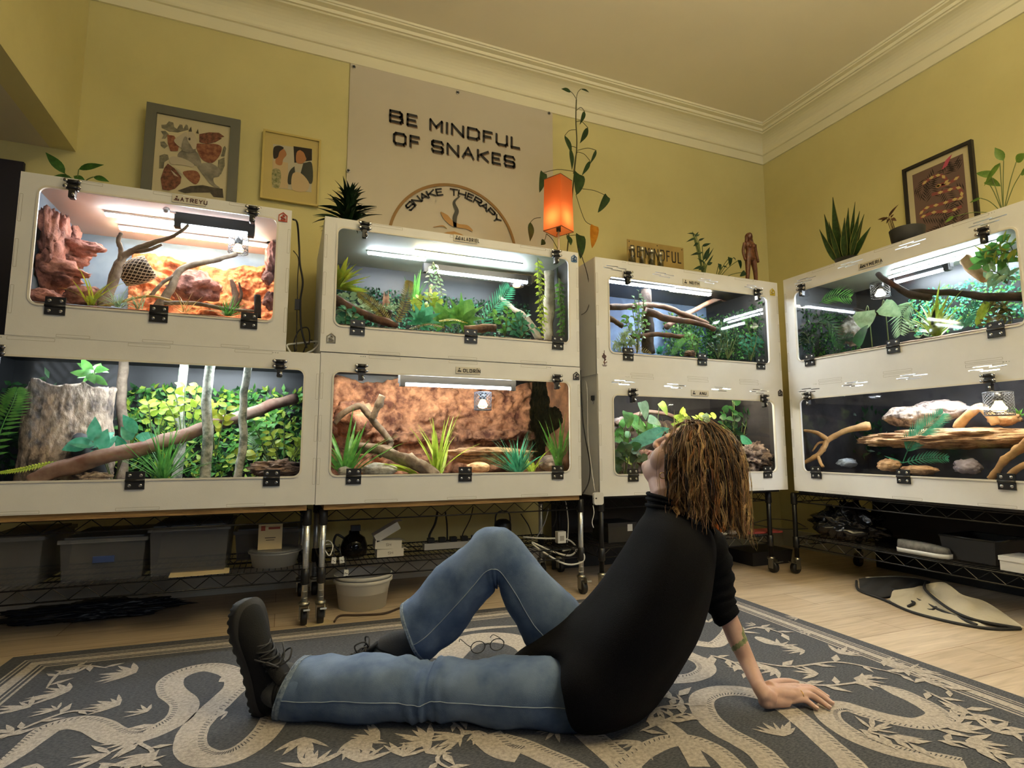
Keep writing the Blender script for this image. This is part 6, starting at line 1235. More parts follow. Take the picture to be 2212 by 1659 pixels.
ribbon(c8([(1600, 400), (1700, 440), (1800, 490), (1850, 535), (1780, 565), (1660, 550), (1540, 520), (1440, 490), (1370, 500), (1380, 545), (1470, 610), (1590, 660), (1720, 695), (1860, 720), (1960, 740)]), .062, taper=(.06, 0))
ribbon(c8([(-40, 630), (60, 660), (150, 700), (240, 740), (330, 790)]), .060); ribbon(c8([(330, 600), (400, 660), (470, 720), (520, 780)]), .07)
ribbon(c8([(480, 770), (570, 690), (680, 640), (790, 640), (900, 690), (980, 770)]), .055); ribbon(c8([(620, 540), (700, 590), (760, 650), (820, 750)]), .045)
ribbon(c8([(690, 375), (790, 365), (845, 335), (830, 300), (760, 265)]), .060); ribbon(c8([(790, 215), (880, 225), (930, 190), (950, 160)]), .055); ribbon(c8([(1060, 190), (1120, 215), (1180, 225)]), .045, taper=(.3, .5))
ribbon([(960, 1425), (1010, 1385), (1080, 1378), (1140, 1395), (1180, 1440)], .11, line=False); ribbon([(880, 1400), (960, 1372), (1040, 1358), (1130, 1352)], .03, line=False, taper=(.3, .3)); ribbon([(830, 1390), (900, 1352), (1000, 1345)], .02, line=False, taper=(.3, .3))
ribbon(c7([(2110, 620), (2180, 680), (2260, 700)]), .08)
def rleaf(px, py, ang, L, w=.3, m=1, notch=0):
    o = fl(px, py); z = zc[0]; zc[0] += .000002; d = Vector((math.cos(ang), math.sin(ang), 0)); s = Vector((-d.y, d.x, 0)); pts = []
    prof = [(0, .08), (.18, .55), (.4, 1.0), (.65, .8), (.85, .4), (1, 0)]
    for t, q in prof: pts.append(o + d * L * t + s * L * w / 2 * q)
    for t, q in reversed(prof[:-1]): pts.append(o + d * L * t - s * L * w / 2 * q)
    flatpoly(pts, m, z)
def spray(px, py, ang, n, L, w=.19, fan=2.2, seed=0, stem=0):
    r = random.Random(seed + int(px * 7 + py))
    for i in range(n):
        rleaf(px, py, ang + fan * ((i + .5) / n - .5) + r.uniform(-.12, .12), L * r.uniform(.7, 1.1), w * r.uniform(.8, 1.2))
def vine(pts, w=.010, leaves=6, L=.07, seed=0):
    P = [fl(*p) for p in pts]; ribbon(pts, w, line=False, taper=(.2, .3)); r = random.Random(seed)
    Q = smoothpts(P, 8)
    for i in range(leaves):
        p = Q[int((i + .7) / leaves * (len(Q) - 1))]; d = Q[min(len(Q) - 1, int((i + .7) / leaves * (len(Q) - 1)) + 1)] - Q[max(0, int((i + .7) / leaves * (len(Q) - 1)) - 1)]
        a = math.atan2(d.y, d.x) + (1 if i % 2 else -1) * r.uniform(.5, 1.1); z = zc[0]; zc[0] += .000002
        dd = Vector((math.cos(a), math.sin(a), 0)); s = Vector((-dd.y, dd.x, 0)); l = L * r.uniform(.7, 1.2); flatpoly([p, p + dd * l * .4 + s * l * .17, p + dd * l, p + dd * l * .4 - s * l * .17], 1, z)
for x, y, a, n, L in ((1650, 640, 2.6, 9, .085), (1530, 640, 5.0, 7, .09), (1870, 650, 2.4, 8, .095), (1750, 715, 1.2, 6, .08), (1560, 740, 1.2, 6, .09), (1320, 630, 4.6, 5, .10), (1350, 760, 1.5, 6, .09), (2000, 620, 3.4, 6, .08), (1850, 700, .5, 6, .07), (2080, 600, 4.2, 5, .07)): q = c7([(x, y)])[0]; spray(q[0], q[1], a, n, L, seed=3)
for x, y, a, n, L in ((300, 430, 2.9, 7, .10), (520, 490, 2.7, 7, .09), (590, 350, 2.8, 7, .10), (250, 510, 2.6, 5, .06), (330, 350, 2.2, 5, .08), (640, 520, 2.4, 5, .06), (130, 500, 2.6, 5, .09), (600, 640, 3.5, 5, .09), (650, 700, 4.0, 6, .08), (480, 700, 3.2, 4, .10), (990, 520, 3.4, 6, .06), (60, 610, 3.0, 4, .09), (160, 745, 4.4, 4, .07), (950, 390, .5, 4, .06)): q = c7([(x, y)])[0]; spray(q[0], q[1], a, n, L, seed=5)
for x, y, a, n, L in ((1270, 250, 2.6, 6, .08), (1420, 265, .2, 6, .09), (1150, 330, 3.0, 6, .09), (1330, 350, 2.4, 5, .08), (1480, 370, 5.4, 6, .08), (1600, 300, 5.6, 6, .08), (1180, 620, 1.2, 7, .09), (1160, 230, 0, 4, .08), (1030, 330, 2.0, 5, .07), (870, 290, 3.0, 5, .06), (1720, 330, 5.6, 5, .08), (1900, 590, .2, 6, .10), (1960, 640, 5.4, 6, .09), (2080, 600, .1, 5, .09), (1980, 520, 1.9, 5, .07), (1560, 590, .2, 5, .08), (560, 640, 3.6, 6, .08), (640, 500, 3.9, 6, .06), (700, 450, 2.0, 5, .06), (200, 590, 3.4, 5, .06), (2130, 720, 5, 5, .08), (1780, 380, 5.7, 5, .08), (1300, 170, 2.7, 5, .06), (1240, 110, 2.9, 4, .05), (860, 130, 1.5, 4, .06), (1060, 140, 2.2, 4, .05)): q = c8([(x, y)])[0]; spray(q[0], q[1], a, n, L, seed=7)
for i, L in enumerate(([(200, 420), (260, 350), (360, 320), (470, 330)], [(0, 640), (130, 580), (300, 520), (440, 520)], [(700, 560), (600, 640), (660, 690), (640, 745)], [(430, 745), (560, 755), (640, 740)], [(1960, 560), (2010, 620), (1900, 720), (1960, 770)], [(1270, 330), (1500, 320), (1750, 330), (1900, 320)], [(1800, 540), (1950, 530), (2050, 560)])): vine(c7(L), .010, 6, .06, i)
for i, L in enumerate(([(1010, 290), (1200, 320), (1400, 300), (1580, 330), (1700, 360)], [(1200, 370), (1330, 400), (1480, 390), (1560, 360)], [(590, 560), (640, 500), (740, 480), (720, 440)], [(860, 270), (960, 300), (1020, 350)], [(1820, 590), (1930, 560), (1960, 500)], [(1500, 590), (1620, 620), (1720, 650)], [(560, 600), (700, 540), (760, 520)], [(980, 170), (1080, 150), (1180, 180)], [(1840, 640), (1960, 650), (2080, 690)], [(1780, 420), (1900, 480), (2060, 560), (2180, 600)], [(1600, 290), (1740, 350), (1900, 430)])): vine(c8(L), .010, 7, .07, 20 + i)
tag(rg_.build('rug', [C_slate, C_beige, C_line]), 'large slate blue rug with beige snakes, leaves and a striped border', 'rug')
# ================================================================ wire racks under the cabinets and what they hold
M_rack = mat('black_rack_wire', (0.010, 0.010, 0.011), 0.4, 0.3); M_chrome = mat('chrome_post', '#d9dcdf', 0.30, 0.85); M_wheel = mat('black_wheel', (0.012, 0.012, 0.012), 0.5); M_zinc = mat('zinc_caster', '#a9a79c', 0.35, 1.0)
def rack(label, M, W, D, zs, post, pz, rail=.045, post_r=.0125, nw=52, wheel=True):
    """local: x along the front, y to the back; zs = shelf tops"""
    root = thing('wire_rack', label, 'rack', M)
    for z in zs:
        s = MB()
        for y in (0, D):
            for dz in (0, -rail): s.tube([(0, y, z + dz - .003), (W, y, z + dz - .003)], .0032, 6)
            n = int(W / .048); P = []
            for i in range(n + 1): P.append((W * i / n, y, z - .005 if i % 2 else z - rail))
            s.tube(P, .0020, 4, smooth=False)
        for x in (0, W):
            for dz in (0, -rail): s.tube([(x, 0, z + dz - .003), (x, D, z + dz - .003)], .0032, 6)
            P = [(x, D * i / 14, z - .005 if i % 2 else z - rail) for i in range(15)]; s.tube(P, .0020, 4, smooth=False)
        for i in range(1, nw): s.tube([(W * i / nw, 0, z), (W * i / nw, D, z)], .0016, 4)
        for k in (1, 2, 3): s.tube([(0, D * k / 4, z - .004), (W, D * k / 4, z - .004)], .0028, 5)
        s.build('wire_shelf', M_rack, root)
    for x in (0, W):
        for y in (0, D):
            p = MB().tube([(x, y, .085), (x, y, pz)], post_r, 14)
            if post is M_chrome:
                for k in range(int((pz - .1) / .025)): p.tube([(x, y, .1 + .025 * k), (x, y, .1015 + .025 * k)], post_r + .0005, 14)
            P = p.build('post', post, root)
            for z in zs: MB().lathe([(post_r + .001, z - rail - .018), (post_r + .005, z - rail - .014), (post_r + .004, z - .002), (post_r + .001, z)], (x, y, 0), 14).build('shelf_sleeve', M_black, P)
            if wheel:
                c = MB(); c.lathe([(.020, .072), (.022, .078), (.020, .084), (.012, .086), (.010, .1)], (x, y, 0), 16)
                for sd in (-1, 1): c.obox((x + sd * .0165, y - .010, .048), (.0015, 0, 0), (0, .016, 0), (0, 0, .024))
                if y == 0: c.obox((x + .008, y - .045, .062), (.012, 0, 0), (0, .020, -.006), (0, .001, .003))
                Cc = c.build('caster', M_zinc, P)
                w = MB(); w.lathe([(.008, -.012), (.029, -.012), (.0305, -.008), (.0305, .008), (.029, .012), (.008, .012)], (0, 0, 0), 20, M=Matrix.Rotation(R(90), 3, 'Y')); w.v = [(v[0] + x, v[1] + y - .014, v[2] + .0308) for v in w.v]; w.build('wheel', M_wheel, Cc)
    return root
TB = Matrix.Translation
YF2 = 2.470
rack('chrome posted black wire rack under the birch pole cabinet', TB((-1.06, YF2, 0)), 1.166, .46, (.215, .446), M_chrome, .4455)
rack('chrome posted black wire rack under the canyon rock cabinet', TB((.168, YF2, 0)), 1.195, .46, (.215, .445), M_chrome, .4445)
rack('black wire rack with black posts behind the seated person', TB((1.478, 2.47, 0)), 1.10, .46, (.205, .444), M_rack, .4465)
rack('black wire rack with black posts along the right wall', Mterr('R', 2.395, 0) @ TB((0, .030, 0)), 1.19, .50, (.200, .440), M_rack, .4425)
# dark trestle boards between the right-hand cabinets and their racks
tag(MB().box((1.45, 2.43, .4475), (2.62, 3.0, .4595)).build('black_board', M_blackm), 'black board on the rack under the broad leaf cabinet', 'board')
o_ = MB().box((0.01, .02, .4435), (1.2, .6, .4565)).build('black_board', M_blackm); o_.matrix_world = Mterr('R', 2.360, 0); tag(o_, 'black board on the rack under the rock slab cabinet', 'board')
M_cloud = frosted('cloudy_plastic', '#5c5e64', .42, .3); M_lid = frosted('cloudy_lid', '#777a80', .6, .25); M_card = mat('cream_card', '#b9a987', .8); M_white = mat('white_plastic', '#d4d4d2', .4); M_cardw = mat('white_carton', '#cfcdc8', .7); M_bluel = mat('blue_label', '#2b3f73', .6)
SHZ = .2172
def storage_box(pxl, pxr, pyb, pyt, label, dpt=.34, blab=False, y=None):
    q = on_z((pxl + pxr) / 2, pyb, SHZ); Y = y or min(max(q.y, 2.50), 2.62); a = on_y(pxl, pyb, Y); b_ = on_y(pxr, pyb, Y); t = on_y((pxl + pxr) / 2, pyt, Y); h = t.z - SHZ; w = b_.x - a.x; cx = (a.x + b_.x) / 2; dpt = min(dpt, 2.895 - Y)
    root = thing('storage_box', label, 'box', loc=(cx, Y + dpt / 2, SHZ)); th = .003
    out = lambda k: [(s * (w / 2 - .012 * (1 - k)), u * (dpt / 2 - .012 * (1 - k))) for s, u in ((-1, -1), (1, -1), (1, 1), (-1, 1))]
    m = MB(); r0 = [Vector((x, yy, 0.0005)) for x, yy in out(0)]; r1 = [Vector((x, yy, h - .018)) for x, yy in out(.8)]; r2 = [Vector((x * .985, yy * .985, h - .018)) for x, yy in out(.8)]; r3 = [Vector((x * .98, yy * .98, .004)) for x, yy in out(0)]
    m.rings([r0, r1, r2, r3], 0, True, False); m.build('tub', M_cloud, root)
    l = MB().box((-w / 2 - .004, -dpt / 2 - .004, h - .020), (w / 2 + .004, dpt / 2 + .004, h - .006)).box((-w / 2 + .012, -dpt / 2 + .012, h - .006), (w / 2 - .012, dpt / 2 - .012, h)); l.build('lid', M_lid, root)
    if blab: MB().box((-.03, -dpt / 2 + .0015, h * .42), (.035, -dpt / 2 + .0085, h * .42 + .022)).build('label_strip', M_bluel, root)
    return Y
storage_box(-60, 84, 1280, 1158, 'cloudy storage box at the far left end of the wire shelf')
storage_box(120, 310, 1258, 1160, 'cloudy storage box with a blue label on the wire shelf', blab=True)
storage_box(315, 490, 1252, 1135, 'tallest cloudy storage box on the wire shelf, behind the loose card sheet')
Yb = storage_box(502, 646, 1240, 1142, 'cloudy storage box behind the round clear tub on the wire shelf', y=2.70)
q = on_z(592, 1245, SHZ); q.y = 2.53
rt = thing('round_tub', 'round clear plastic tub on the wire shelf holding a cream card', 'tub', loc=(on_y(592, 1240, 2.58).x, 2.58, SHZ))
MB().lathe([(.078, .0005), (.084, .001), (.094, .05), (.101, .053), (.101, .060), (.092, .057), (.080, .006), (.001, .004)], n=40).build('tub', frosted('clear_tub', '#c9cac4', .5, .3), rt)
MB().lathe([(.098, .0605), (.105, .061), (.105, .067), (.098, .068), (.001, .0675)], n=40).build('lid', M_lid, rt)
cx_ = on_y(582, 1200, 2.54).x
cd = thing('card', 'cream printed card standing in front of a storage box in the round tub', 'card', loc=(cx_, 2.54, SHZ + .0685)); MB().box((-.045, 0, 0), (.045, .001, .105)).build('card_sheet', M_card, cd)
MB().box((-.036, -.0006, .075), (-.020, 0, .095)).box((-.008, -.0006, .080), (.036, 0, .089)).build('heading_print', mat('red_print', '#8a3a2a', .7), cd); MB().box((-.020, -.0006, .045), (.020, 0, .048)).box((-.016, -.0006, .036), (.016, 0, .0385)).build('print_line_pattern', M_ink, cd)
q = on_y(432, 1250, 2.50); o_ = MB().box((-.10, -.03, .0005), (.10, .045, .003)).add([(.04, -.005, .0032), (.055, -.005, .0032), (.055, 0, .0032), (.04, 0, .0032)], [(0, 1, 2, 3)]).build('card_sheet', M_card); o_.matrix_world = TB((q.x, 2.487, SHZ + .004)) @ Matrix.Rotation(.05, 4, 'Z') @ Matrix.Rotation(.06, 4, 'X'); tag(o_, 'loose cream card sheet on the front of the wire shelf', 'card')
# shelf of cables
b_ = on_y(765, 1200, 2.60); gp = thing('glass_jug', 'round dark glass jug on the wire shelf right of the chrome posts', 'jug', loc=(b_.x, 2.62, SHZ)); MB().lathe([(.04, .0005), (.055, .01), (.058, .05), (.046, .085), (.024, .10), (.022, .115), (.018, .115), (.02, .1), (.04, .083), (.053, .05), (.05, .012), (.001, .006)], n=28).build('jug_body', clear('smoky_glass', (.35, .36, .38), .03), gp); MB().tube(smoothpts([(-.045, 0, .085), (-.075, 0, .10), (-.085, 0, .06), (-.058, 0, .03)], 4), .005, 8).build('handle', M_black, gp); MB().obox((.005, 0, .125), (.02, 0, 0), (0, .015, 0), (0, 0, .012)).build('stopper', M_black, gp)
for i, (pxl, pxr, pyb, pyt, tilt, lb) in enumerate(((814, 872, 1213, 1188, 0, 'white carton at the bottom of the carton stack'), (810, 868, 1186, 1150, -.04, 'white carton with writing in the middle of the carton stack'), (812, 870, 1155, 1118, .5, 'white carton tipped open on top of the carton stack'))):
    Y = 2.56; a = on_y(pxl, pyb, Y); c = on_y(pxr, pyt, Y); w = c.x - a.x
    z0 = (SHZ + .001, SHZ + .036, SHZ + .0735)[i]; h = (.034, .036, .034)[i]
    r = thing('carton', lb, 'carton', TB((a.x + w / 2, Y, z0 + (.020 if i == 2 else 0))) @ Matrix.Rotation(-tilt, 4, 'Y'), group='white cartons on the wire shelf')
    MB().box((-w / 2, 0, 0), (w / 2, .07, h)).build('carton_body', M_cardw, r)
    MB().add([(w / 2, 0, h), (w / 2, .07, h), (w / 2 + .022, .065, h - .008), (w / 2 + .022, .005, h - .008)], [(0, 1, 2, 3)]).add([(w / 2 + .0005, 0, h - .001), (w / 2, .07, h - .001), (w / 2 + .022, .065, h - .009), (w / 2 + .022, .005, h - .009)], [(3, 2, 1, 0)]).build('flap', M_cardw, r)
    if i < 2: place(text_mesh('writing', 'SH', .016, .0006, M_ink, .8, .1), 'writing', r, TB((0, -.0006, h / 2)) @ ORIENT)
def cable(name, pts, r, mt, label, k=6): return tag(MB().tube(smoothpts(pts, k), r, 6).build(name, mt), label, 'cable')
def plugbar(px, py, ang, label):
    q = on_y(px, py, 2.50); r = thing('usb_plug', label, 'plug', TB((q.x, 2.455, q.z)) @ Matrix.Rotation(ang, 4, 'Y'), group='white plugs hanging from the wire shelf')
    MB().box((-.009, -.006, -.012), (.009, .006, .012)).build('plug_body', M_white, r); MB().tube([(0, 0, .012), (-.004, 0, .03), (-.004, .02, .06)], .0022, 6).build('lead', M_black, r); MB().lathe([(.0018, 0), (.0018, .001)], (-.003, -.0075, 0), 8, M=ORIENT.to_3x3()).lathe([(.0018, 0), (.0018, .001)], (.003, -.0075, -.003), 8, M=ORIENT.to_3x3()).build('socket_hole_pattern', M_ink, r)
plugbar(719, 1206, .1, 'leftmost white plug hanging from the wire shelf by the chrome posts'); plugbar(736, 1205, -.1, 'white plug beside the leftmost one on the wire shelf edge'); plugbar(745, 1232, .05, 'lowest white plug hanging below the wire shelf edge')
W3 = lambda px, py, y: on_y(px, py, y)
cable('cable_coil', [W3(702, 1195, 2.52), W3(698, 1175, 2.53), W3(710, 1168, 2.55), W3(719, 1180, 2.53), W3(712, 1200, 2.51), W3(703, 1190, 2.52), W3(700, 1178, 2.55), W3(715, 1175, 2.56)], .0028, M_white, 'small white cable coil beside the chrome posts')
for i, (a, c, lb) in enumerate((((945, 1105, 2.75), (928, 1165, 2.7), 'thick black cable bundle coming down to the power strip'), ((962, 1105, 2.75), (966, 1160, 2.68), 'black cable with a plug right of the thick cable bundle'), ((1022, 1095, 2.78), (1000, 1160, 2.68), 'thin black cable left of the black kettle'))):
    A, C = W3(*a), W3(*c); C.z = SHZ + .034; cable('power_cable', [A, A.lerp(C, .4) + Vector((.004, 0, 0)), C + Vector((0, 0, .03)), C], (.006, .004, .003)[i], M_black, lb)
ps = thing('power_strip', 'white power strip with black plugs on the wire shelf', 'power strip', loc=(W3(985, 1190, 2.68).x, 2.68, SHZ)); MB().box((-.16, -.022, .0005), (.16, .022, .030)).build('strip_body', M_white, ps)
for k in range(5): MB().box((-.14 + .055 * k, -.016, .030), (-.11 + .055 * k, .016, .052)).build('plug', M_black, ps)
kt = thing('pump_flask', 'black flask with a carrying handle behind the raised knee', 'flask', loc=(W3(1086, 1170, 2.66).x, 2.66, SHZ)); MB().lathe([(.04, .0005), (.043, .004), (.043, .10), (.038, .115), (.020, .125), (.001, .126)], n=24).build('flask_body', M_black, kt); MB().tube(smoothpts([(-.04, 0, .10), (-.034, 0, .15), (0, 0, .165), (.034, 0, .15), (.04, 0, .10)], 5), .004, 8).build('handle', M_black, kt)
cable('white_cable_coil', [W3(1130, 1160, 2.60), W3(1175, 1163, 2.58), W3(1225, 1165, 2.55), W3(1245, 1185, 2.53), W3(1230, 1200, 2.52), W3(1190, 1190, 2.53), W3(1150, 1172, 2.55), W3(1170, 1190, 2.50), W3(1220, 1218, 2.475), W3(1255, 1215, 2.46), W3(1262, 1200, 2.455), W3(1245, 1185, 2.48), W3(1215, 1190, 2.53)], .0045, M_white, 'thick white cable coil spilling over the right end of the wire shelf')
tr = thing('timer_plug', 'white socket timer lying in the white cable coil', 'timer', loc=(W3(1212, 1190, 2.545).x, 2.545, SHZ + .012)); MB().box((-.022, -.012, 0), (.022, .02, .055)).build('timer_body', M_white, tr); MB().box((-.011, -.0135, .012), (.011, -.012, .035)).build('socket_face', mat('grey_plastic', '#8f8e8a', .5), tr)
for i, (a, c, m_) in enumerate((((1185, 1098, 2.7), (1160, 1160, 2.68), M_white), ((1222, 1080, 2.7), (1225, 1178, 2.68), M_white), ((1125, 1110, 2.8), (1150, 1160, 2.75), M_black), ((1200, 1098, 2.85), (1195, 1140, 2.8), M_black))):
    cable('hanging_cable', [W3(*a), W3((a[0] + c[0]) / 2 + 4, (a[1] + c[1]) / 2, a[2]), W3(*c)], .0028, m_, ('white cable slanting down at the right end of the wire shelf', 'straight white cable at the right end of the wire shelf', 'thin black cable sloping behind the black flask', 'short thin black cable behind the white cables')[i])
# buckets and cable on the floor
bq = on_z(790, 1322, 0); bk = thing('bucket', 'white bucket on the floor below the wire shelf', 'bucket', loc=(bq.x, bq.y + .105, 0)); BR = .128
MB().lathe([(.095, .0008), (.102, .0008), (BR - .012, .105), (BR, .112), (BR, .124), (BR - .004, .126), (BR - .008, .11), (.098, .006), (.001, .005)], n=40).build('bucket_body', M_white, bk)
b2 = thing('bucket', 'second white bucket nested inside the lower one', 'bucket', loc=(bq.x, bq.y + .105, .030)); MB().lathe([(.085, .0), (.092, .0), (BR - .014, .096), (BR - .001, .100), (BR - .001, .112), (BR - .006, .114), (BR - .016, .10), (.088, .004), (.001, .004)], n=40).build('bucket_body', M_white, b2)
fc = [on_z(722, 1343, .005), on_z(735, 1330, .005), on_z(775, 1326, .005), on_z(830, 1322, .005), on_z(880, 1308, .005), on_z(960, 1290, .005)]; fc = [Vector((p.x, p.y - (.018 if 2 <= i <= 3 else 0), .005)) for i, p in enumerate(fc)]; cable('floor_cable', fc, .0045, mat('brown_cable', '#3a2a20', .6), 'brown cable on the floor in front of the white buckets')
o_ = MB().box((-.05, -.03, .0005), (.05, .03, .0025)).build('paper_sheet', M_card); p_ = on_z(690, 1362, 0); o_.matrix_world = TB((p_.x, 2.448, 0)) @ Matrix.Rotation(.3, 4, 'Z'); tag(o_, 'cream paper under the twin casters', 'paper')
bg = MB(); p_ = on_z(200, 1338, .0); rock(bg, (p_.x, p_.y + .02, .035), (.32, .10, .034), 61, .3, 5, fr=2.2, ridge=.4); bg.v = [(x, y, max(.001, z)) for x, y, z in bg.v]; tag(bg.build('dark_bag', mat('dark_blue_bag', (.012, .014, .022), .35)), 'dark blue bag lying on the floor below the storage boxes', 'bag')
# white hub with cable on the corner of the broad leaf cabinet
hb = thing('white_hub', 'white rounded smart hub clipped to the corner of the broad leaf cabinet', 'hub', loc=(on_y(1292, 1077, 2.385).x, 2.385, on_y(1292, 1077, 2.385).z)); place(outline_mesh('hub_body', [rrect(-.026, -.029, .026, .029, .012)], .016, M_white), 'hub_body', hb, TB((0, 0, 0)) @ ORIENT); MB().tube([(-.026, .0, .002), (-.012, -.0095, .002)], .0035, 8).build('clip', M_black, hb)
h0 = on_y(1281, 1092, 2.385); cable('usb_cable', [h0, on_y(1283, 1108, 2.385), on_y(1279, 1128, 2.385), on_y(1282, 1140, 2.385)], .0022, M_white, 'short white cable with a plug hanging below the smart hub')
cable('hub_cable', [on_y(1285, 1061, 2.39), on_y(1276, 1000, 2.43), on_y(1270, 940, 2.45), on_y(1268, 840, 2.47), on_y(1262, 820, 2.55)], .0018, M_white, 'thin white cable running up from the smart hub between the cabinets')
cable('dangling_cable', [on_y(1259, 1066, 2.46), on_y(1272, 1040, 2.46), on_y(1274, 1000, 2.46), on_y(1262, 930, 2.46), on_y(1256, 860, 2.48), on_y(1254, 800, 2.5)], .003, M_black, 'long black cable hanging between the canyon and broad leaf cabinets')
cable('dangling_cable', [on_y(1250, 535, 2.47), on_y(1268, 590, 2.47), on_y(1275, 640, 2.47), on_y(1268, 670, 2.47), on_y(1256, 680, 2.47)], .0022, M_black, 'thin black cable looping between the jungle vine and crossed branch cabinets')
ky = thing('hanging_keys', 'small black key fob hanging on the side of the broad leaf cabinet', 'keys', loc=(1.424, 2.44, on_y(1284, 860, 2.44).z)); MB().box((-.006, -.008, -.012), (.006, .008, .012)).build('fob', M_black, ky); MB().tube([(0, 0, -.012), (0, -.002, -.03)], .0025, 6).build('key', M_screw, ky)
tag(MB().box((1.46, 2.985, .002), (2.62, 2.993, .443)).build('painted_shade_panel', M_blackm), 'dark backing panel behind the black rack in the corner', 'panel')  # matte black sheet added to paint the deep shade under the corner cabinets
o_ = MB().box((.06, .585, .002), (1.2, .593, .440)).build('painted_shade_panel', M_blackm); o_.matrix_world = Mterr('R', 2.395, 0); tag(o_, 'dark backing panel behind the rack along the right wall', 'panel')  # second added sheet, shade put in as black behind the right rack
# things on the black racks
pk = on_z(1548, 1158, .207); pum = MB(); rr = []
for i in range(13):
    a = math.pi * i / 12; rr.append([Vector((math.cos(2 * math.pi * j / 40), math.sin(2 * math.pi * j / 40), 0)) * (.045 * max(.03, math.sin(a)) * (1 - .06 * abs(math.sin(4 * 2 * math.pi * j / 40)))) + Vector((0, 0, .036 - .036 * math.cos(a))) for j in range(40)])
pm = thing('pumpkin', 'orange pumpkin on the black rack behind the hair of the person', 'pumpkin', loc=(on_y(1552, 1140, 2.62).x, 2.62, .207)); pum.rings(rr); pum.build('pumpkin_body', mat('pumpkin_skin', '#c9631c', .5), pm); MB().tube([(0, 0, .068), (.004, 0, .085)], .006, 8).build('stem', B_stem, pm)
for i, (px, py, s_) in enumerate(((1580, 1158, .024), (1563, 1166, .017))):
    q = on_y(px, py, 2.54); o_ = rock(MB(), (0, 0, s_ * .55), (s_ * 1.3, s_, s_ * .55), 80 + i, .1, 3, ridge=.02, flat=-.9).build('pale_stone', K_whi); o_.location = (q.x, 2.54, .2075); tag(o_, ('larger pale stone beside the red folder on the black rack', 'smaller pale stone in front of the orange pumpkin')[i], 'stone')
o_ = MB().box((-.13, -.06, .0005), (.13, .06, .010)).build('red_folder', mat('red_folder_card', '#8f3a34', .6)); q = on_y(1635, 1155, 2.56); o_.matrix_world = TB((q.x, 2.56, .2075)) @ Matrix.Rotation(-.1, 4, 'Z'); tag(o_, 'flat red folder on the black rack in the corner', 'folder')
for i, L in enumerate(([(1590, 1128, 2.75), (1640, 1135, 2.75), (1690, 1143, 2.75), (1745, 1142, 2.8)], [(1600, 1140, 2.7), (1660, 1122, 2.75), (1710, 1125, 2.78), (1740, 1138, 2.8)])): cable('loose_cable', [W3(*p) for p in L], .003, mat('grey_cable', '#6d6a68', .6), ('grey cable lying behind the red folder', 'grey cable arching above the red folder')[i])
bx = thing('black_case', 'black case on the rack behind the shoulder of the person', 'case', loc=(on_y(1345, 1170, 2.56).x, 2.64, .207)); MB().box((-.085, -.08, .0005), (.085, .08, .095)).build('case_body', M_black, bx); MB().box((-.088, -.083, .078), (.088, .083, .10)).build('case_lid', M_blackm, bx); MB().box((.03, -.0835, .055), (.06, -.081, .09)).build('paper_label', M_white, bx)
bx = thing('black_tub', 'low black tub on the floor under the black rack', 'tub', loc=(on_z(1690, 1225, 0).x, 2.72, 0)); MB().rings([[Vector((sx * .15, sy * .10, .001)) for sx, sy in ((-1, -1), (1, -1), (1, 1), (-1, 1))], [Vector((sx * .16, sy * .11, .08)) for sx, sy in ((-1, -1), (1, -1), (1, 1), (-1, 1))]], 0, True, False).build('tub_body', M_blackm, bx)
# right-hand rack
XR = 2.75
def wx(px, py, x=XR): return on_x(px, py, x)
gb = MB(); q = wx(1835, 1160, 2.86); vs, fs = ico(5)
gb.add([Vector((q.x + v.x * .12 * (1 + .5 * noise.fractal(v * 2.2, .9, 2.1, 5)), q.y + v.y * .17 * (1 + .5 * noise.fractal(v * 2.4 + Vector((5, 0, 0)), .9, 2.1, 5)), max(.2035, .285 + v.z * .085 * (1 + .9 * noise.fractal(v * 3 + Vector((0, 7, 0)), .9, 2.1, 5))))) for v in vs], fs, 0, True); tag(gb.build('bin_bag', mat('black_bin_bag', (.012, .012, .013), .22, spec=.6, bump=.4, bscale=30)), 'crumpled shiny black bin bag on the right rack', 'bag')
q = wx(1985, 1205, 2.74); cs = thing('canvas_shoe', 'grey canvas shoe with a white sole on the right rack', 'shoe', TB((q.x + .03, q.y, .2035)) @ Matrix.Rotation(R(-90), 4, 'Z')); ol_ = smoothpts([Vector(p + (0,)) for p in ((-.105, .0), (-.10, .03), (-.05, .036), (.02, .036), (.08, .038), (.115, .02), (.12, 0), (.115, -.02), (.08, -.036), (.02, -.034), (-.05, -.034), (-.10, -.028))], 4, True)
MB().rings([[Vector((p.x, p.y, .0005)) for p in ol_], [Vector((p.x * 1.01, p.y * 1.03, .02)) for p in ol_]]).build('sole', M_white, cs); MB().rings([[Vector((p.x * .98, p.y * .96, .02)) for p in ol_], [Vector((p.x * .95 - .004, p.y * .8, .045)) for p in ol_], [Vector((p.x * .80 - .02, p.y * .55, .056 - .1 * max(0, p.x) ** 1.2)) for p in ol_]]).build('upper', mat('grey_canvas', '#84837f', .9, c2='#5c5b59', scale=30), cs)
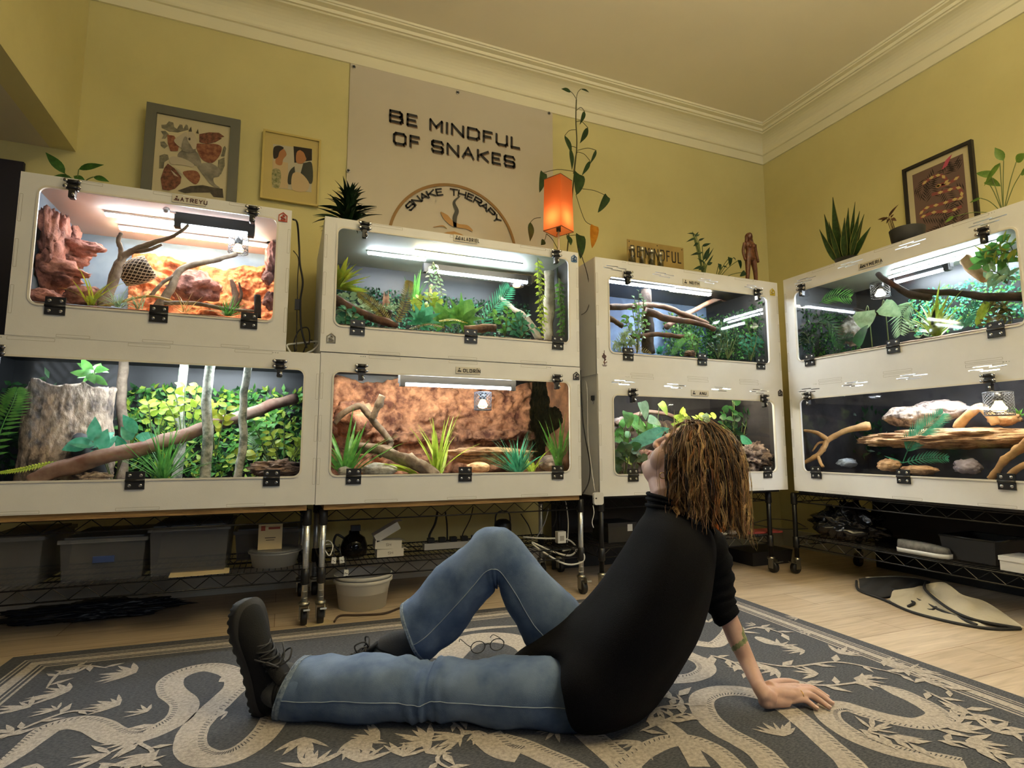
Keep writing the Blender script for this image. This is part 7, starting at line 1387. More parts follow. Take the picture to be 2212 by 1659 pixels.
q = wx(2085, 1215, 2.78); cr = thing('black_crate', 'black open crate on the right rack beside the canvas shoe', 'crate', loc=(q.x + .12, q.y - .01, .2035)); m_ = MB(); a_ = [Vector((sx * .11, sy * .10, .0005)) for sx, sy in ((-1, -1), (1, -1), (1, 1), (-1, 1))]; b2_ = [Vector((v.x * 1.08, v.y * 1.08, .10)) for v in a_]; c2_ = [Vector((v.x * 1.03, v.y * 1.03, .10)) for v in a_]; d2_ = [Vector((v.x * .96, v.y * .96, .006)) for v in a_]; m_.rings([a_, b2_, c2_, d2_], 0, True, False); m_.build('crate_body', M_blackm, cr); MB().tube([v * 1.0 + Vector((0, 0, 0)) for v in b2_ + [b2_[0]]], .005, 6).build('crate_edge', M_black, cr)
q = wx(2185, 1250, 2.73); wbx = thing('white_box', 'white lidded box at the right end of the right rack', 'box', loc=(2.79, q.y - .045, .2035)); MB().box((-.07, -.075, .0005), (.07, .075, .052)).build('box_body', M_cardw, wbx); MB().box((-.073, -.078, .040), (.073, .078, .058)).build('box_lid', M_white, wbx)
# folded fabric screen on the floor, cream cloth with black piping
def fz(px, py, z): return on_z(px, py, z)
fs_ = thing('folded_fabric_screen', 'folded cream fabric screen with black piping on the floor by the right rack', 'screen', loc=tuple(fz(2010, 1320, 0)))
Mi_ = fs_.matrix_world.copy(); o0 = Vector(fz(2010, 1320, 0))
def fb(mb, name, mt, par=None): mb.v = [tuple(Vector(v) - o0) for v in mb.v]; return mb.build(name, mt, par or fs_)
def cloth(edge_a, edge_b, name, mt, nn=14):
    A = smoothpts([fz(*p) for p in edge_a], 5); B = smoothpts([fz(*p) for p in edge_b], 5); N = max(len(A), len(B)); m = MB(); g = []
    rs = lambda P, t: P[min(int(t * (len(P) - 1)), len(P) - 2)].lerp(P[min(int(t * (len(P) - 1)), len(P) - 2) + 1], t * (len(P) - 1) - min(int(t * (len(P) - 1)), len(P) - 2))
    for k in range(2):
        for i in range(25):
            for j in range(nn + 1):
                p = rs(A, i / 24).lerp(rs(B, i / 24), j / nn); p.z = max(.002, p.z + .006 * math.sin(i * .9 + j * .5) * math.sin(math.pi * j / nn) - k * .003); g.append(p)
    w = nn + 1; f1 = [(i * w + j, i * w + j + 1, (i + 1) * w + j + 1, (i + 1) * w + j) for i in range(24) for j in range(nn)]; o = 25 * w
    m.add(g, f1 + [tuple(reversed([q_ + o for q_ in f])) for f in f1], 0, True); return fb(m, name, mt)
M_cream = mat('cream_fabric', '#b3ab97', .85, bump=.2, bscale=60)
cloth([(2000, 1262, .07), (2040, 1258, .085), (2080, 1285, .06), (2130, 1300, .04), (2205, 1350, .008)], [(2000, 1275, .03), (2050, 1310, .02), (2100, 1335, .012), (2150, 1350, .008), (2212, 1356, .004)], 'cream_panel', M_cream)
cloth([(1930, 1275, .03), (1970, 1270, .045), (2000, 1268, .04), (2060, 1315, .02), (2130, 1352, .008)], [(1920, 1295, .005), (1965, 1320, .004), (2010, 1332, .004), (2070, 1345, .004), (2130, 1356, .004)], 'cream_panel', M_cream)
cloth([(1855, 1250, .045), (1900, 1245, .06), (1960, 1247, .06), (2010, 1255, .05)], [(1858, 1275, .008), (1900, 1290, .006), (1960, 1280, .02), (2005, 1265, .035)], 'black_panel', M_blackm)
for L in ([(1850, 1255, .03), (1856, 1275, .008), (1910, 1296, .006), (1970, 1322, .006), (2060, 1345, .006), (2140, 1358, .006), (2205, 1358, .006)], [(2000, 1258, .06), (2000, 1275, .045), (2050, 1315, .03), (2110, 1340, .016), (2205, 1357, .007)], [(1920, 1270, .03), (1970, 1290, .02), (2040, 1322, .012), (2110, 1350, .007)], [(1960, 1298, .012), (1975, 1302, .02), (1962, 1310, .012)], [(1985, 1315, .006), (2012, 1318, .008), (2022, 1312, .012)]):
    fb(MB().tube(smoothpts([fz(*p) for p in L], 6), .006, 8), 'black_piping', M_blackm)
for i in range(1): fb(MB().tube(smoothpts([fz(1870, 1248, .06), fz(1930, 1245, .068), fz(1985, 1248, .065)], 5), .004, 6), 'grey_rod', M_zinc)
# ================================================================ banner, pictures and what stands on top of the cabinets
M_ban = mat('banner_vinyl', (0.60, 0.545, 0.44), 0.55, c2=(0.57, 0.515, 0.41), scale=2); M_gold = mat('banner_gold', '#8f6c36', .6); M_tan = mat('banner_snake_tan', '#b78d52', .6); M_txt = mat('banner_black', (0.012, 0.010, 0.010), .6); M_slateb = mat('banner_slate', '#3a3a34', .6); M_shadow = mat('banner_tan_outline', '#8d7252', .6)
BY = 3.117; bx0 = on_y(757, 138, BY).x; bx1 = on_y(1193, 243, BY).x; bzt = on_y(975, 190, BY).z + .005
ban = thing('banner', 'large pale wall banner with black lettering and a round emblem', 'banner', loc=(bx0, BY, bzt - 1.35)); bw = bx1 - bx0; bh = 1.35
BM = lambda p: (p.x - bx0, p.z - (bzt - 1.35))
m = MB(); NX, NZ = 24, 20
for j in range(NZ + 1):
    for i in range(NX + 1): m.v.append((bw * i / NX, -.003 - .004 * abs(math.sin(math.pi * 2 * i / NX)) * (j / NZ) ** 6, bh * j / NZ))
for j in range(NZ):
    for i in range(NX): a = j * (NX + 1) + i; m.f.append((a, a + 1, a + NX + 2, a + NX + 1)); m.m.append(0); m.sm.append(True)
m.box((0, -.0022, 0), (bw, 0, bh)); m.build('vinyl_sheet', M_ban, ban)
for px, py in ((764, 146), (988, 201), (1185, 246), (752, 370)):
    x, z = BM(on_y(px, py, BY)); g = MB().tube([(x + .009 * math.cos(R(20 * i)), -.0075, z + .009 * math.sin(R(20 * i))) for i in range(19)], .0026, 6, cap=False); g.build('grommet', M_screw, ban); MB().ell((x, -.009, z), (.0055, .004, .0055), None, 10, 6).build('pin', M_black, ban)
def btext(txt, pl, pr, size, name, mt=M_txt, yy=-.008):
    a, b_ = on_y(*pl, BY), on_y(*pr, BY); me = text_mesh(name, txt, size, .0012, mt, 1.25, .2); xs = [v.co.x for v in me.vertices]; w = max(xs) - min(xs); W = b_.x - a.x
    me.transform(Matrix.Scale(W / w, 4, (1, 0, 0))); xs = [v.co.x for v in me.vertices]; ys = [v.co.y for v in me.vertices]
    me.transform(TB((-(min(xs) + max(xs)) / 2, -(min(ys) + max(ys)) / 2, 0))); c = (a + b_) / 2; x, z = BM(c)
    for dx, dz, mm, y_ in ((.004, -.005, M_shadow, yy + .0012), (0, 0, mt, yy)):
        m2 = me.copy(); m2.materials.clear(); m2.materials.append(mm); place(m2, name if mm is mt else 'lettering_outline', ban, TB((x + dx, y_, z + dz)) @ ORIENT)
btext('BE MINDFUL', (840, 254), (1122, 309), .112, 'lettering'); btext('OF SNAKES', (848, 303), (1112, 348), .112, 'lettering')
# round emblem: circle through three points of the arc
def wp(px, py): x, z = BM(on_y(px, py, BY)); return Vector((x, z))
A_, B_, C_ = wp(843, 476), wp(958, 397), wp(1109, 514)
def circ(a, b, c):
    d = 2 * (a.x * (b.y - c.y) + b.x * (c.y - a.y) + c.x * (a.y - b.y)); s = [p.x ** 2 + p.y ** 2 for p in (a, b, c)]
    u = Vector(((s[0] * (b.y - c.y) + s[1] * (c.y - a.y) + s[2] * (a.y - b.y)) / d, (s[0] * (c.x - b.x) + s[1] * (a.x - c.x) + s[2] * (b.x - a.x)) / d)); return u, (a - u).length
ec, er = circ(A_, B_, C_)
place(outline_mesh('emblem_ring', [[(er * math.cos(R(4 * i)), er * math.sin(R(4 * i))) for i in range(90)], [((er - .017) * math.cos(R(4 * i)), (er - .017) * math.sin(R(4 * i))) for i in range(90)]], .001, M_gold), 'emblem_ring', ban, TB((ec.x, -.008, ec.y)) @ ORIENT)
arc = 'SNAKE THERAPY'; adv = [1.0 if ch != ' ' else .75 for ch in arc]; tot = sum(adv); pos = 0
a0 = math.atan2(wp(880, 440).y - ec.y, wp(880, 440).x - ec.x); a1 = math.atan2(wp(1078, 470).y - ec.y, wp(1078, 470).x - ec.x)
for ch, ad in zip(arc, adv):
    t = (pos + ad / 2 - .5) / (tot - 1); pos += ad
    if ch == ' ': continue
    an = a0 + (a1 - a0) * t; me = text_mesh('letter', ch, .066, .001, M_txt, 1.0, .2); rr_ = er - .052
    place(me, 'emblem_letter', ban, TB((ec.x + rr_ * math.cos(an), -.0085, ec.y + rr_ * math.sin(an))) @ Matrix.Rotation(-(an - math.pi / 2), 4, 'Y') @ ORIENT)
def bpoly(pts, mt, name, yy=-.0085, w=None):
    P = [wp(*p) for p in pts]
    if w:
        Q = smoothpts([Vector((p.x, p.y, 0)) for p in P], 6); N = len(Q); L_, R2 = [], []
        for i, q in enumerate(Q):
            d = (Q[min(i + 1, N - 1)] - Q[max(i - 1, 0)]).normalized(); s = Vector((-d.y, d.x, 0)); t = i / (N - 1) * (len(w) - 1); k = int(min(t, len(w) - 2)); ww = w[k] + (w[k + 1] - w[k]) * (t - k)
            L_.append(q + s * ww); R2.append(q - s * ww)
        loop = [(p.x, p.y) for p in L_ + R2[::-1]]
    else: loop = [(p.x, p.y) for p in P]
    place(outline_mesh(name, [loop], .001, mt), name, ban, TB((0, yy, 0)) @ ORIENT)
bpoly([(951, 459), (962, 470), (975, 483), (990, 489), (1008, 492), (1020, 500)], M_tan, 'emblem_snake', w=[.002, .018, .016, .012, .013, .004]); bpoly([(993, 425), (980, 438), (986, 456), (982, 470), (982, 492)], M_slateb, 'emblem_smoke', w=[.002, .008, .012, .013, .009]); bpoly([(935, 492), (955, 489), (965, 495)], M_tan, 'emblem_leaf', w=[.001, .004, .001]); bpoly([(900, 540), (980, 505), (1060, 560)], M_tan, 'emblem_snake_body', w=[.002, .012, .002])
# ---- pictures
def picture(label, name, Y, tl_, tr_, z0, fw, fmat, matw, dep=.022, frame2=None):
    a, b_ = on_y(*tl_, Y), on_y(*tr_, Y); x0, x1 = a.x, b_.x; z1 = (a.z + b_.z) / 2; r = thing(name, label, 'picture', loc=(x0, Y, z0)); w, h = x1 - x0, z1 - z0
    place(outline_mesh('frame', [[(0, 0), (w, 0), (w, h), (0, h)], [(fw, fw), (w - fw, fw), (w - fw, h - fw), (fw, h - fw)]], dep, fmat), 'frame', r, TB((0, dep / 2, 0)) @ ORIENT)
    MB().box((fw * .8, dep * .55, fw * .8), (w - fw * .8, dep * .8, h - fw * .8)).build('mount', matw, r); return r, w, h, x0, z0, Y + dep * .55
def shapes(r, x0, z0, Y, yoff, lst, obase):
    """flat coloured shapes of a print: photo-pixel outlines at the print's real plane"""
    for k, (name, mt, pts, sm) in enumerate(lst):
        P = [on_y(*p, Y) for p in pts]; P = [(p.x - x0, p.z - z0, 0) for p in P]
        if sm: P = [tuple(v) for v in smoothpts([Vector(p) for p in P], 5, True)]
        place(outline_mesh(name, [[(p[0], p[1]) for p in P]], .0006, mt), name, r, TB((0, obase - .0004 - .00025 * k, 0)) @ ORIENT)
M_fgrey = mat('grey_green_frame', '#63645a', .5); M_mat_ = mat('cream_mount', '#c9bf9e', .8); M_fcream = mat('cream_frame', '#c8b56a', .4); M_fblack = mat('black_frame', (.015, .012, .012), .4)
pcol = lambda n, c, **k: mat('print_' + n, c, .8, **k)
g1, g2, g3, g4, g5, g6 = pcol('grey_leaf', '#5f5d4e', c2='#8b8672', scale=40), pcol('horse_grey', '#9a9486', c2='#6f6a60', scale=16), pcol('rust', '#6d3a2e', c2='#9a6a4c', scale=50), pcol('dark', '#3b3630', c2='#5a5348', scale=30), pcol('rust_wing', '#8a5a44', c2='#4d3028', scale=60, stretch=(1, 1, 5)), pcol('pale_horse', '#b8ae9a')
Yh = 3.06
r, w, h, x0, z0, yp = picture('grey framed print of a winged horse leaning on the wall behind the red desert cabinet', 'framed_print', Yh, (317, 220), (520, 258), 1.70, .045, M_fgrey, M_mat_)
c2_ = lambda *L: [(290 + x / 5.144, 200 + y / 5.144) for x, y in L]
HL = [('leaf_shape', g1, L, False) for L in (c2_((380, 305), (430, 320), (440, 370), (470, 390), (500, 340), (530, 345), (540, 390), (570, 340), (590, 350), (600, 400), (480, 430), (380, 420), (300, 380), (295, 345), (350, 340)), c2_((290, 415), (340, 410), (380, 450), (340, 500), (300, 500), (320, 460)), c2_((285, 535), (330, 530), (370, 580), (330, 610), (290, 580)), c2_((275, 690), (330, 670), (370, 680), (380, 730), (330, 760), (320, 830), (270, 830)), c2_((985, 600), (1005, 580), (1020, 610), (1000, 700), (960, 700)), c2_((930, 740), (1000, 710), (1005, 800), (960, 900), (920, 880)))]
HL += [('back_wing', g5, c2_((720, 450), (830, 430), (940, 435), (1000, 478), (960, 490), (970, 500), (900, 540), (800, 560), (720, 540)), False), ('wing_plumes', g3, c2_((690, 560), (780, 560), (900, 560), (970, 600), (940, 700), (860, 770), (760, 740), (700, 640)), True), ('left_plumes', g3, c2_((360, 455), (440, 470), (500, 560), (480, 640), (400, 640), (370, 560)), False), ('belly_plumes', g3, c2_((540, 870), (680, 860), (730, 930), (680, 1010), (580, 940)), True), ('branch_shape', g4, c2_((480, 1080), (620, 1030), (760, 1020), (900, 1050), (980, 1060), (990, 1160), (880, 1150), (840, 1100), (640, 1100), (560, 1110)), False),
 ('hind_quarters', g2, c2_((700, 800), (800, 770), (880, 790), (950, 850), (940, 920), (880, 940), (890, 1000), (950, 1050), (900, 1045), (840, 1000), (790, 940), (740, 880)), True), ('chest', g2, c2_((500, 650), (600, 600), (680, 640), (720, 700), (740, 790), (660, 800), (560, 760), (480, 710)), True), ('foreleg', g6, c2_((390, 720), (440, 700), (560, 730), (660, 790), (640, 820), (560, 800), (450, 790), (400, 780)), True), ('fore_wing', g5, c2_((330, 830), (370, 780), (440, 830), (520, 930), (510, 1000), (450, 1060), (380, 1080), (310, 1070), (290, 950)), False), ('hoof', g6, c2_((400, 850), (440, 880), (490, 930), (440, 910)), False), ('hoof', g6, c2_((450, 820), (500, 850), (540, 910), (490, 880)), False),
 ('mane', g6, c2_((440, 520), (500, 470), (580, 430), (580, 560), (520, 600), (470, 570)), True), ('neck', g2, c2_((560, 480), (640, 560), (680, 640), (600, 660), (520, 620)), True), ('ear', g4, c2_((600, 420), (630, 370), (640, 440)), False), ('ear', g4, c2_((685, 440), (705, 395), (715, 450)), False), ('horse_head', g6, c2_((600, 440), (640, 430), (680, 480), (692, 560), (682, 612), (652, 620), (620, 570), (590, 520)), True), ('horse_eye', g4, c2_((600, 500), (620, 495), (622, 520), (604, 522)), True)]
shapes(r, x0, z0, Yh, 0, HL, .0121)
Yp = 3.095
r, w, h, x0, z0, yp = picture('small cream framed photograph of a couple on the wall', 'framed_photograph', Yp, (569, 281), (694, 299), on_y(625, 436, Yp).z, .010, M_fcream, mat('yellowish_mount', '#c3b173', .8), .018)
k1, k2, k3, k4, k5, k6 = pcol('photo_pale', '#b9b29c'), pcol('photo_hair', '#2b2521'), pcol('photo_skin', '#a8754c'), pcol('photo_dress', '#c4ad86'), pcol('photo_suit', '#3e4038'), pcol('photo_green', '#5d6a3a', c2='#b5ab85', scale=60)
shapes(r, x0, z0, Yp, 0, [('photo_ground', k1, [(590, 309), (675, 322), (673, 414), (588, 403)], False), ('dark_doorway', k2, [(634, 314), (674, 320), (674, 345), (636, 350)], False), ('dress', k4, [(590, 345), (622, 350), (622, 406), (589, 402)], False), ('fern_print', k6, [(589, 365), (606, 368), (604, 402), (589, 400)], True), ('face', k3, [(600, 325), (612, 320), (619, 332), (612, 342), (608, 355), (595, 350)], True), ('hair', k2, [(591, 318), (602, 313), (613, 318), (604, 326), (600, 338), (591, 340)], True), ('suit', k5, [(636, 358), (660, 350), (674, 352), (674, 395), (650, 385), (634, 395), (622, 395), (624, 372)], True), ('shirt', k1, [(636, 355), (655, 352), (648, 378), (638, 375)], False), ('groom_face', k3, [(642, 326), (658, 324), (662, 342), (652, 352), (640, 348)], True), ('groom_hair', k2, [(645, 320), (662, 319), (670, 330), (663, 342), (656, 328)], True), ('bouquet', k4, [(632, 375), (650, 373), (668, 395), (660, 412), (632, 408)], True)], .0098)
# black framed botanical print on the right wall
Xp = 3.352; a = on_x(1948, 370, Xp); b_ = on_x(2097, 297, Xp); zt_ = (a.z + b_.z) / 2; z0 = 1.72; w = a.y - b_.y; h = zt_ - z0
r = thing('framed_print', 'black framed print of pink serpents among dark palm leaves on the right wall', 'picture', Mterr('R', a.y, z0) @ TB((0, Xp - 2.66, 0)))
place(outline_mesh('frame', [[(0, 0), (w, 0), (w, h), (0, h)], [(.018, .018), (w - .018, .018), (w - .018, h - .018), (.018, h - .018)]], .022, M_fblack), 'frame', r, TB((0, .011, 0)) @ ORIENT)
MB().box((.015, .012, .015), (w - .015, .018, h - .015)).build('mount', M_mat_, r)
MB().box((.05, .0108, .05), (w - .05, .012, h - .055)).build('print_ground', pcol('mauve', '#6d5750'), r)
lm = MB(); rnd = random.Random(5)
for i in range(17):
    cx, cz, an = rnd.uniform(.08, w - .08), rnd.uniform(.08, h - .08), rnd.uniform(0, 6.28)
    for s in (-1, 1):
        for k in range(8):
            o = Vector((cx + math.cos(an) * .014 * k, .0106 - .00002 * i, cz + math.sin(an) * .014 * k)); aa = an + s * .9; L_ = .05
            q = [o, o + Vector((math.cos(aa) * L_ * .5 - math.sin(aa) * .003, 0, math.sin(aa) * L_ * .5 + math.cos(aa) * .003)), o + Vector((math.cos(aa) * L_, 0, math.sin(aa) * L_)), o + Vector((math.cos(aa) * L_ * .5 + math.sin(aa) * .003, 0, math.sin(aa) * L_ * .5 - math.cos(aa) * .003))]
            if all(.05 < v.x < w - .05 and .05 < v.z < h - .055 for v in q): lm.add(q, [(0, 1, 2, 3)])
lm.build('palm_leaf_pattern', pcol('dark_palm', '#2b1f1f'), r)
def rpx(px, py): p = on_x(px, py, Xp); return Vector((a.y - p.y, p.z - z0))
eye = MB(); sn = MB()
for pts in ([(1990, 398), (2010, 383), (2030, 378), (2042, 392), (2020, 402), (2045, 396), (2070, 380)], [(1985, 462), (2000, 448), (2030, 440), (2060, 430), (2075, 425), (2068, 405), (2040, 412), (2010, 420)], [(1985, 470), (2015, 458), (2050, 455), (2075, 445)]):
    P = smoothpts([Vector((rpx(*p).x, .0100, rpx(*p).y)) for p in pts], 6)
    for i in range(len(P) - 1):
        d = (P[i + 1] - P[i]).normalized(); s = Vector((-d.z, 0, d.x)) * .009; sn.add([P[i] + s, P[i + 1] + s, P[i + 1] - s, P[i] - s], [(0, 1, 2, 3)])
    for i in range(2, len(P) - 1, 4):
        d = (P[i + 1] - P[i]).normalized(); s = Vector((-d.z, 0, d.x)); c = P[i] + Vector((0, -.0006, 0)); eye.add([c + d * .016, c + s * .009, c - d * .016, c - s * .009], [(0, 1, 2, 3)])
sn.build('serpent_print', pcol('pink_serpent', '#8a4d4a'), r); eye.build('serpent_eye_pattern', pcol('cream_scale', '#c3ad74'), r)
q = rpx(2043, 350); MB().add([(q.x - .03, .0098, q.y - .03), (q.x, .0098, q.y - .02), (q.x + .03, .0098, q.y + .035), (q.x - .005, .0098, q.y + .015)], [(0, 1, 2, 3)]).build('pink_bloom', pcol('pink_bloom', '#b8506a'), r)
# ---- on top of the cabinets
ZT = 1.675
P_leaf = leafmat('pothos_leaf', '#254d1e', '#3f7030'); P_phil = leafmat('dark_heart_leaf', '#1c3318', '#2d4a22', trans=.15); P_amb = leafmat('amber_leaf', '#b06f14', '#c98a22'); P_drac = leafmat('dracaena_leaf', '#0d1c10', '#1d3a20', trans=.1); P_snk = leafmat('snake_plant_leaf', '#1c3018', '#34522a', scale=50, trans=.1); P_snke = mat('snake_plant_edge', '#a9a45a', .5); P_zz = leafmat('glossy_dark_leaf', '#142a16', '#24442a', trans=.1); P_pur = leafmat('purple_brown_leaf', '#3b2418', '#5a3a22')
def at_leaves(name, label, cat, base, lst, mt, Y, stem=G_stem, rs=.0022, pot=None, X=None):
    r = thing(name, label, cat, loc=base); B = Vector(base); fo = MB(); st = MB()
    f = (lambda px, py, d: on_x(px, py, (X or 0) + d)) if X else (lambda px, py, d: on_y(px, py, Y + d))
    for (x0, y0, x1, y1, wd, d, shp) in lst:
        p0 = f(x0, y0, d) - B; p1 = f(x1, y1, d - .01) - B; n_ = Vector((0.1, -1, .35)) if not X else Vector((-1, -.2, .35))
        fo.leaf(p0, p1 - p0, n_, (p1 - p0).length, wd, .25, .18, shp, 0, 7)
        st.tube(smoothpts([Vector((0, 0, .02)), Vector((0, 0, .02)).lerp(p0, .55) + Vector((0, 0, .015)), p0], 4), rs, 5)
    fo.build('foliage', mt, r); st.build('stem', stem, r)
    if pot: MB().lathe(pot[0], n=28).build('pot', pot[1], r)
    return r
potp = lambda R1, R2, H_: [(R1 * .95, .0005), (R1, .001), (R2, H_), (R2 * 1.02, H_), (R2 * .93, H_), (R1 * .8, .01), (.001, .008)]
at_leaves('pothos', 'pothos with broad green leaves on top of the red desert cabinet', 'plant', (on_y(165, 400, 2.62).x, 2.62, ZT), [(140, 375, 98, 325, .040, 0, 'ovate'), (155, 385, 112, 378, .03, 0, 'ovate'), (170, 366, 222, 352, .035, 0, 'ovate'), (160, 380, 185, 392, .03, 0, 'ovate'), (202, 382, 235, 390, .03, 0, 'ovate'), (145, 380, 130, 392, .03, .02, 'ovate')], P_leaf, 2.62, pot=(potp(.04, .05, .028), M_pot))
q = on_y(752, 460, 2.60); dp = thing('dracaena', 'dark spiky potted plant on the left of the jungle vine cabinet roof', 'plant', loc=(q.x, 2.60, ZT)); MB().lathe(potp(.05, .06, .035), n=28).build('pot', M_pot, dp); fo = MB()
for k in range(5): tuft(fo, (0, 0, .03 + .032 * k), 26, .165 - .014 * k, .026, 500 + k, (.25 + .05 * (4 - k), 1.75 - .26 * k), (.3, .9), 'lance', jit=.008)
fo.leaf((-.03, 0, .06), (-.8, -.1, .25), (0, -1, .5), .13, .024, .8, .2, 'lance'); fo.build('foliage', P_drac, dp); MB().tube([(0, 0, .02), (0, 0, .15)], .007, 8).build('stem', B_stem, dp)
# lamp with an orange box shade
YL = 2.56; sh = [on_y(1170, 405, YL), on_y(1205, 505, YL)]; lc_ = on_y(1206, 440, YL); zt_ = on_y(1206, 389, YL).z; zb_ = on_y(1206, 500, YL).z; hw_ = .057
lp = thing('table_lamp', 'small table lamp with a glowing orange box shade on the jungle vine cabinet', 'lamp', TB((lc_.x, YL, ZT)) @ Matrix.Rotation(R(28), 4, 'Z'))
def shade_mat():
    m = bpy.data.materials.new('orange_paper_shade'); m.use_nodes = True; nt = m.node_tree; N = nt.nodes; Lk = nt.links; b0 = N['Principled BSDF']; b0.inputs['Base Color'].default_value = (*hexc('#d98a55'), 1); b0.inputs['Roughness'].default_value = .9
    tr = N.new('ShaderNodeBsdfTranslucent'); tr.inputs[0].default_value = (1.0, .40, .17, 1); mx = N.new('ShaderNodeMixShader'); mx.inputs[0].default_value = .75; Lk.new(b0.outputs[0], mx.inputs[1]); Lk.new(tr.outputs[0], mx.inputs[2]); Lk.new(mx.outputs[0], N['Material Output'].inputs[0]); return m
r1 = [Vector((s * hw_, t * hw_, zb_ - ZT)) for s, t in ((-1, -1), (1, -1), (1, 1), (-1, 1))]; r2 = [Vector((v.x * .93, v.y * .93, zt_ - ZT)) for v in r1]
shd = MB().rings([r1, r2], 0, False, False).build('lamp_shade', shade_mat(), lp); em = MB()
for r_ in (r1, r2): em.tube(r_ + [r_[0]], .0022, 6)
em.build('shade_rim', mat('shade_trim', '#8a5a3a', .7), shd)
MB().lathe([(.035, .0005), (.037, .006), (.010, .012), (.005, .016), (.005, zb_ - ZT + .005)], n=20).build('base', mat('pale_lamp_base', '#bdb6a4', .4), lp); MB().lathe([(.012, zb_ - ZT), (.013, zb_ - ZT + .028), (.008, zb_ - ZT + .032)], n=16).build('lamp_holder', M_black, lp)
MB().lathe([(.009, zb_ - ZT + .032), (.012, zb_ - ZT + .04), (.024, zb_ - ZT + .066), (.022, zb_ - ZT + .08), (.004, zb_ - ZT + .094)], n=18).build('bulb', glow('lamp_bulb', (1.0, .52, .24), 15), lp)
for a_, b2_ in ((r1[0], 0), (r1[2], 0)): MB().tube([a_, Vector((0, 0, zb_ - ZT + .005))], .0012, 5).build('shade_strut', M_black, lp)
# climbing plant behind the lamp: pole-straight stem, heart leaves on long stalks
YC = 2.70; cb_ = on_y(1222, 540, YC); cp = thing('climbing_plant', 'tall climbing plant with heart leaves and one amber leaf behind the orange lamp', 'plant', loc=(cb_.x, YC, ZT)); B = Vector((cb_.x, YC, ZT)); fo = MB(); st = MB(); am_ = MB()
C = lambda px, py, d=0: on_y(px, py, YC + d) - B
st.tube(smoothpts([Vector((0, 0, .02)), C(1232, 470), C(1240, 380), C(1245, 330), C(1246, 300), C(1244, 260), C(1245, 215)], 5), .0035, 7); st.tube(smoothpts([C(1239, 375), C(1243, 340), C(1247, 328)], 4), .003, 6)
for stalk, tip, wd, sh_ in (([(1245, 214), (1238, 203), (1233, 198)], (1215, 191), .030, 'ovate'), ([(1245, 214), (1248, 200), (1255, 192)], (1272, 198), .030, 'ovate'), ([(1246, 238), (1255, 232), (1263, 241)], (1255, 266), .028, 'lance'), ([(1245, 263), (1256, 262), (1270, 276)], (1256, 306), .036, 'ovate'), ([(1244, 280), (1230, 282), (1220, 293)], (1236, 329), .045, 'ovate'), ([(1247, 320), (1236, 316), (1232, 320)], (1238, 363), .036, 'ovate'), ([(1247, 325), (1270, 320), (1288, 325)], (1277, 352), .022, 'lance'), ([(1247, 328), (1262, 333), (1275, 348)], (1260, 376), .028, 'ovate'), ([(1238, 370), (1205, 366), (1174, 373)], (1168, 412), .050, 'heart'), ([(1240, 372), (1246, 374), (1250, 376)], (1248, 417), .085, 'heart'), ([(1258, 408), (1285, 412), (1312, 424)], (1295, 456), .050, 'heart'), ([(1168, 470), (1155, 472), (1146, 480)], (1147, 518), .045, 'ovate'), ([(1180, 505), (1178, 515), (1176, 519)], (1170, 528), .035, 'ovate'), ([(1225, 510), (1240, 508), (1252, 508)], (1256, 555), .075, 'heart'), ([(1215, 500), (1222, 506), (1226, 508)], (1234, 528), .045, 'ovate')):
    P = [C(*p, -.02 * (i / 2)) for i, p in enumerate(stalk)]; st.tube(smoothpts(P, 4), .0018, 5); e = C(*tip, -.05); fo.leaf(P[-1], e - P[-1], (.25, -1, .15), (e - P[-1]).length * 1.05, wd, .15, .2, sh_, 0, 8)
P = [C(1244, 420), C(1255, 455, -.02), C(1265, 478, -.03), (C(1280, 487, -.04))]; st.tube(smoothpts(P, 5), .0018, 5); e = C(1277, 534, -.06); am_.leaf(P[-1] + Vector((.012, 0, 0)), e - P[-1], (.1, -1, .1), (e - P[-1]).length, .060, .15, .12, 'heart', 0, 8)
st.tube(smoothpts([Vector((0, 0, .03)), C(1195, 520), C(1180, 505)], 4), .002, 5)
fo.build('foliage', P_phil, cp); st.build('stem', mat('olive_stem', '#4b4a24', .7), cp); am_.build('amber_leaf', P_amb, cp); MB().lathe(potp(.045, .055, .03), n=24).build('pot', M_pot, cp)
# on the crossed branch cabinet
ZP = 1.6575
q = on_y(1310, 550, 2.62); cpz = thing('hat', 'black cap and coiled strap beside the glass jars', 'hat', loc=(q.x, 2.62, ZP)); MB().lathe([(.055, .0005), (.06, .008), (.05, .028), (.030, .040), (.001, .043)], n=28).build('hat_crown', M_blackm, cpz); MB().tube(smoothpts([(.02, -.03, .04), (.03, -.03, .06), (.06, -.02, .05), (.09, -.01, .03), (.12, 0, .01)], 5), .006, 8).build('strap', M_black, cpz); MB().obox((-.012, -.01, .052), (.016, 0, 0), (0, .015, 0), (0, .002, .014)).build('buckle', M_black, cpz); MB().obox((.085, .0, .008), (.05, 0, 0), (0, .03, 0), (0, 0, .007)).build('hat_brim', M_blackm, cpz)
Yj = 2.56; M_jar = clear('jar_glass', (.80, .80, .74), .05); M_fill = mat('crumpled_jar_filling', '#8c8266', .8, c2='#4a4436', scale=60, bump=.8)
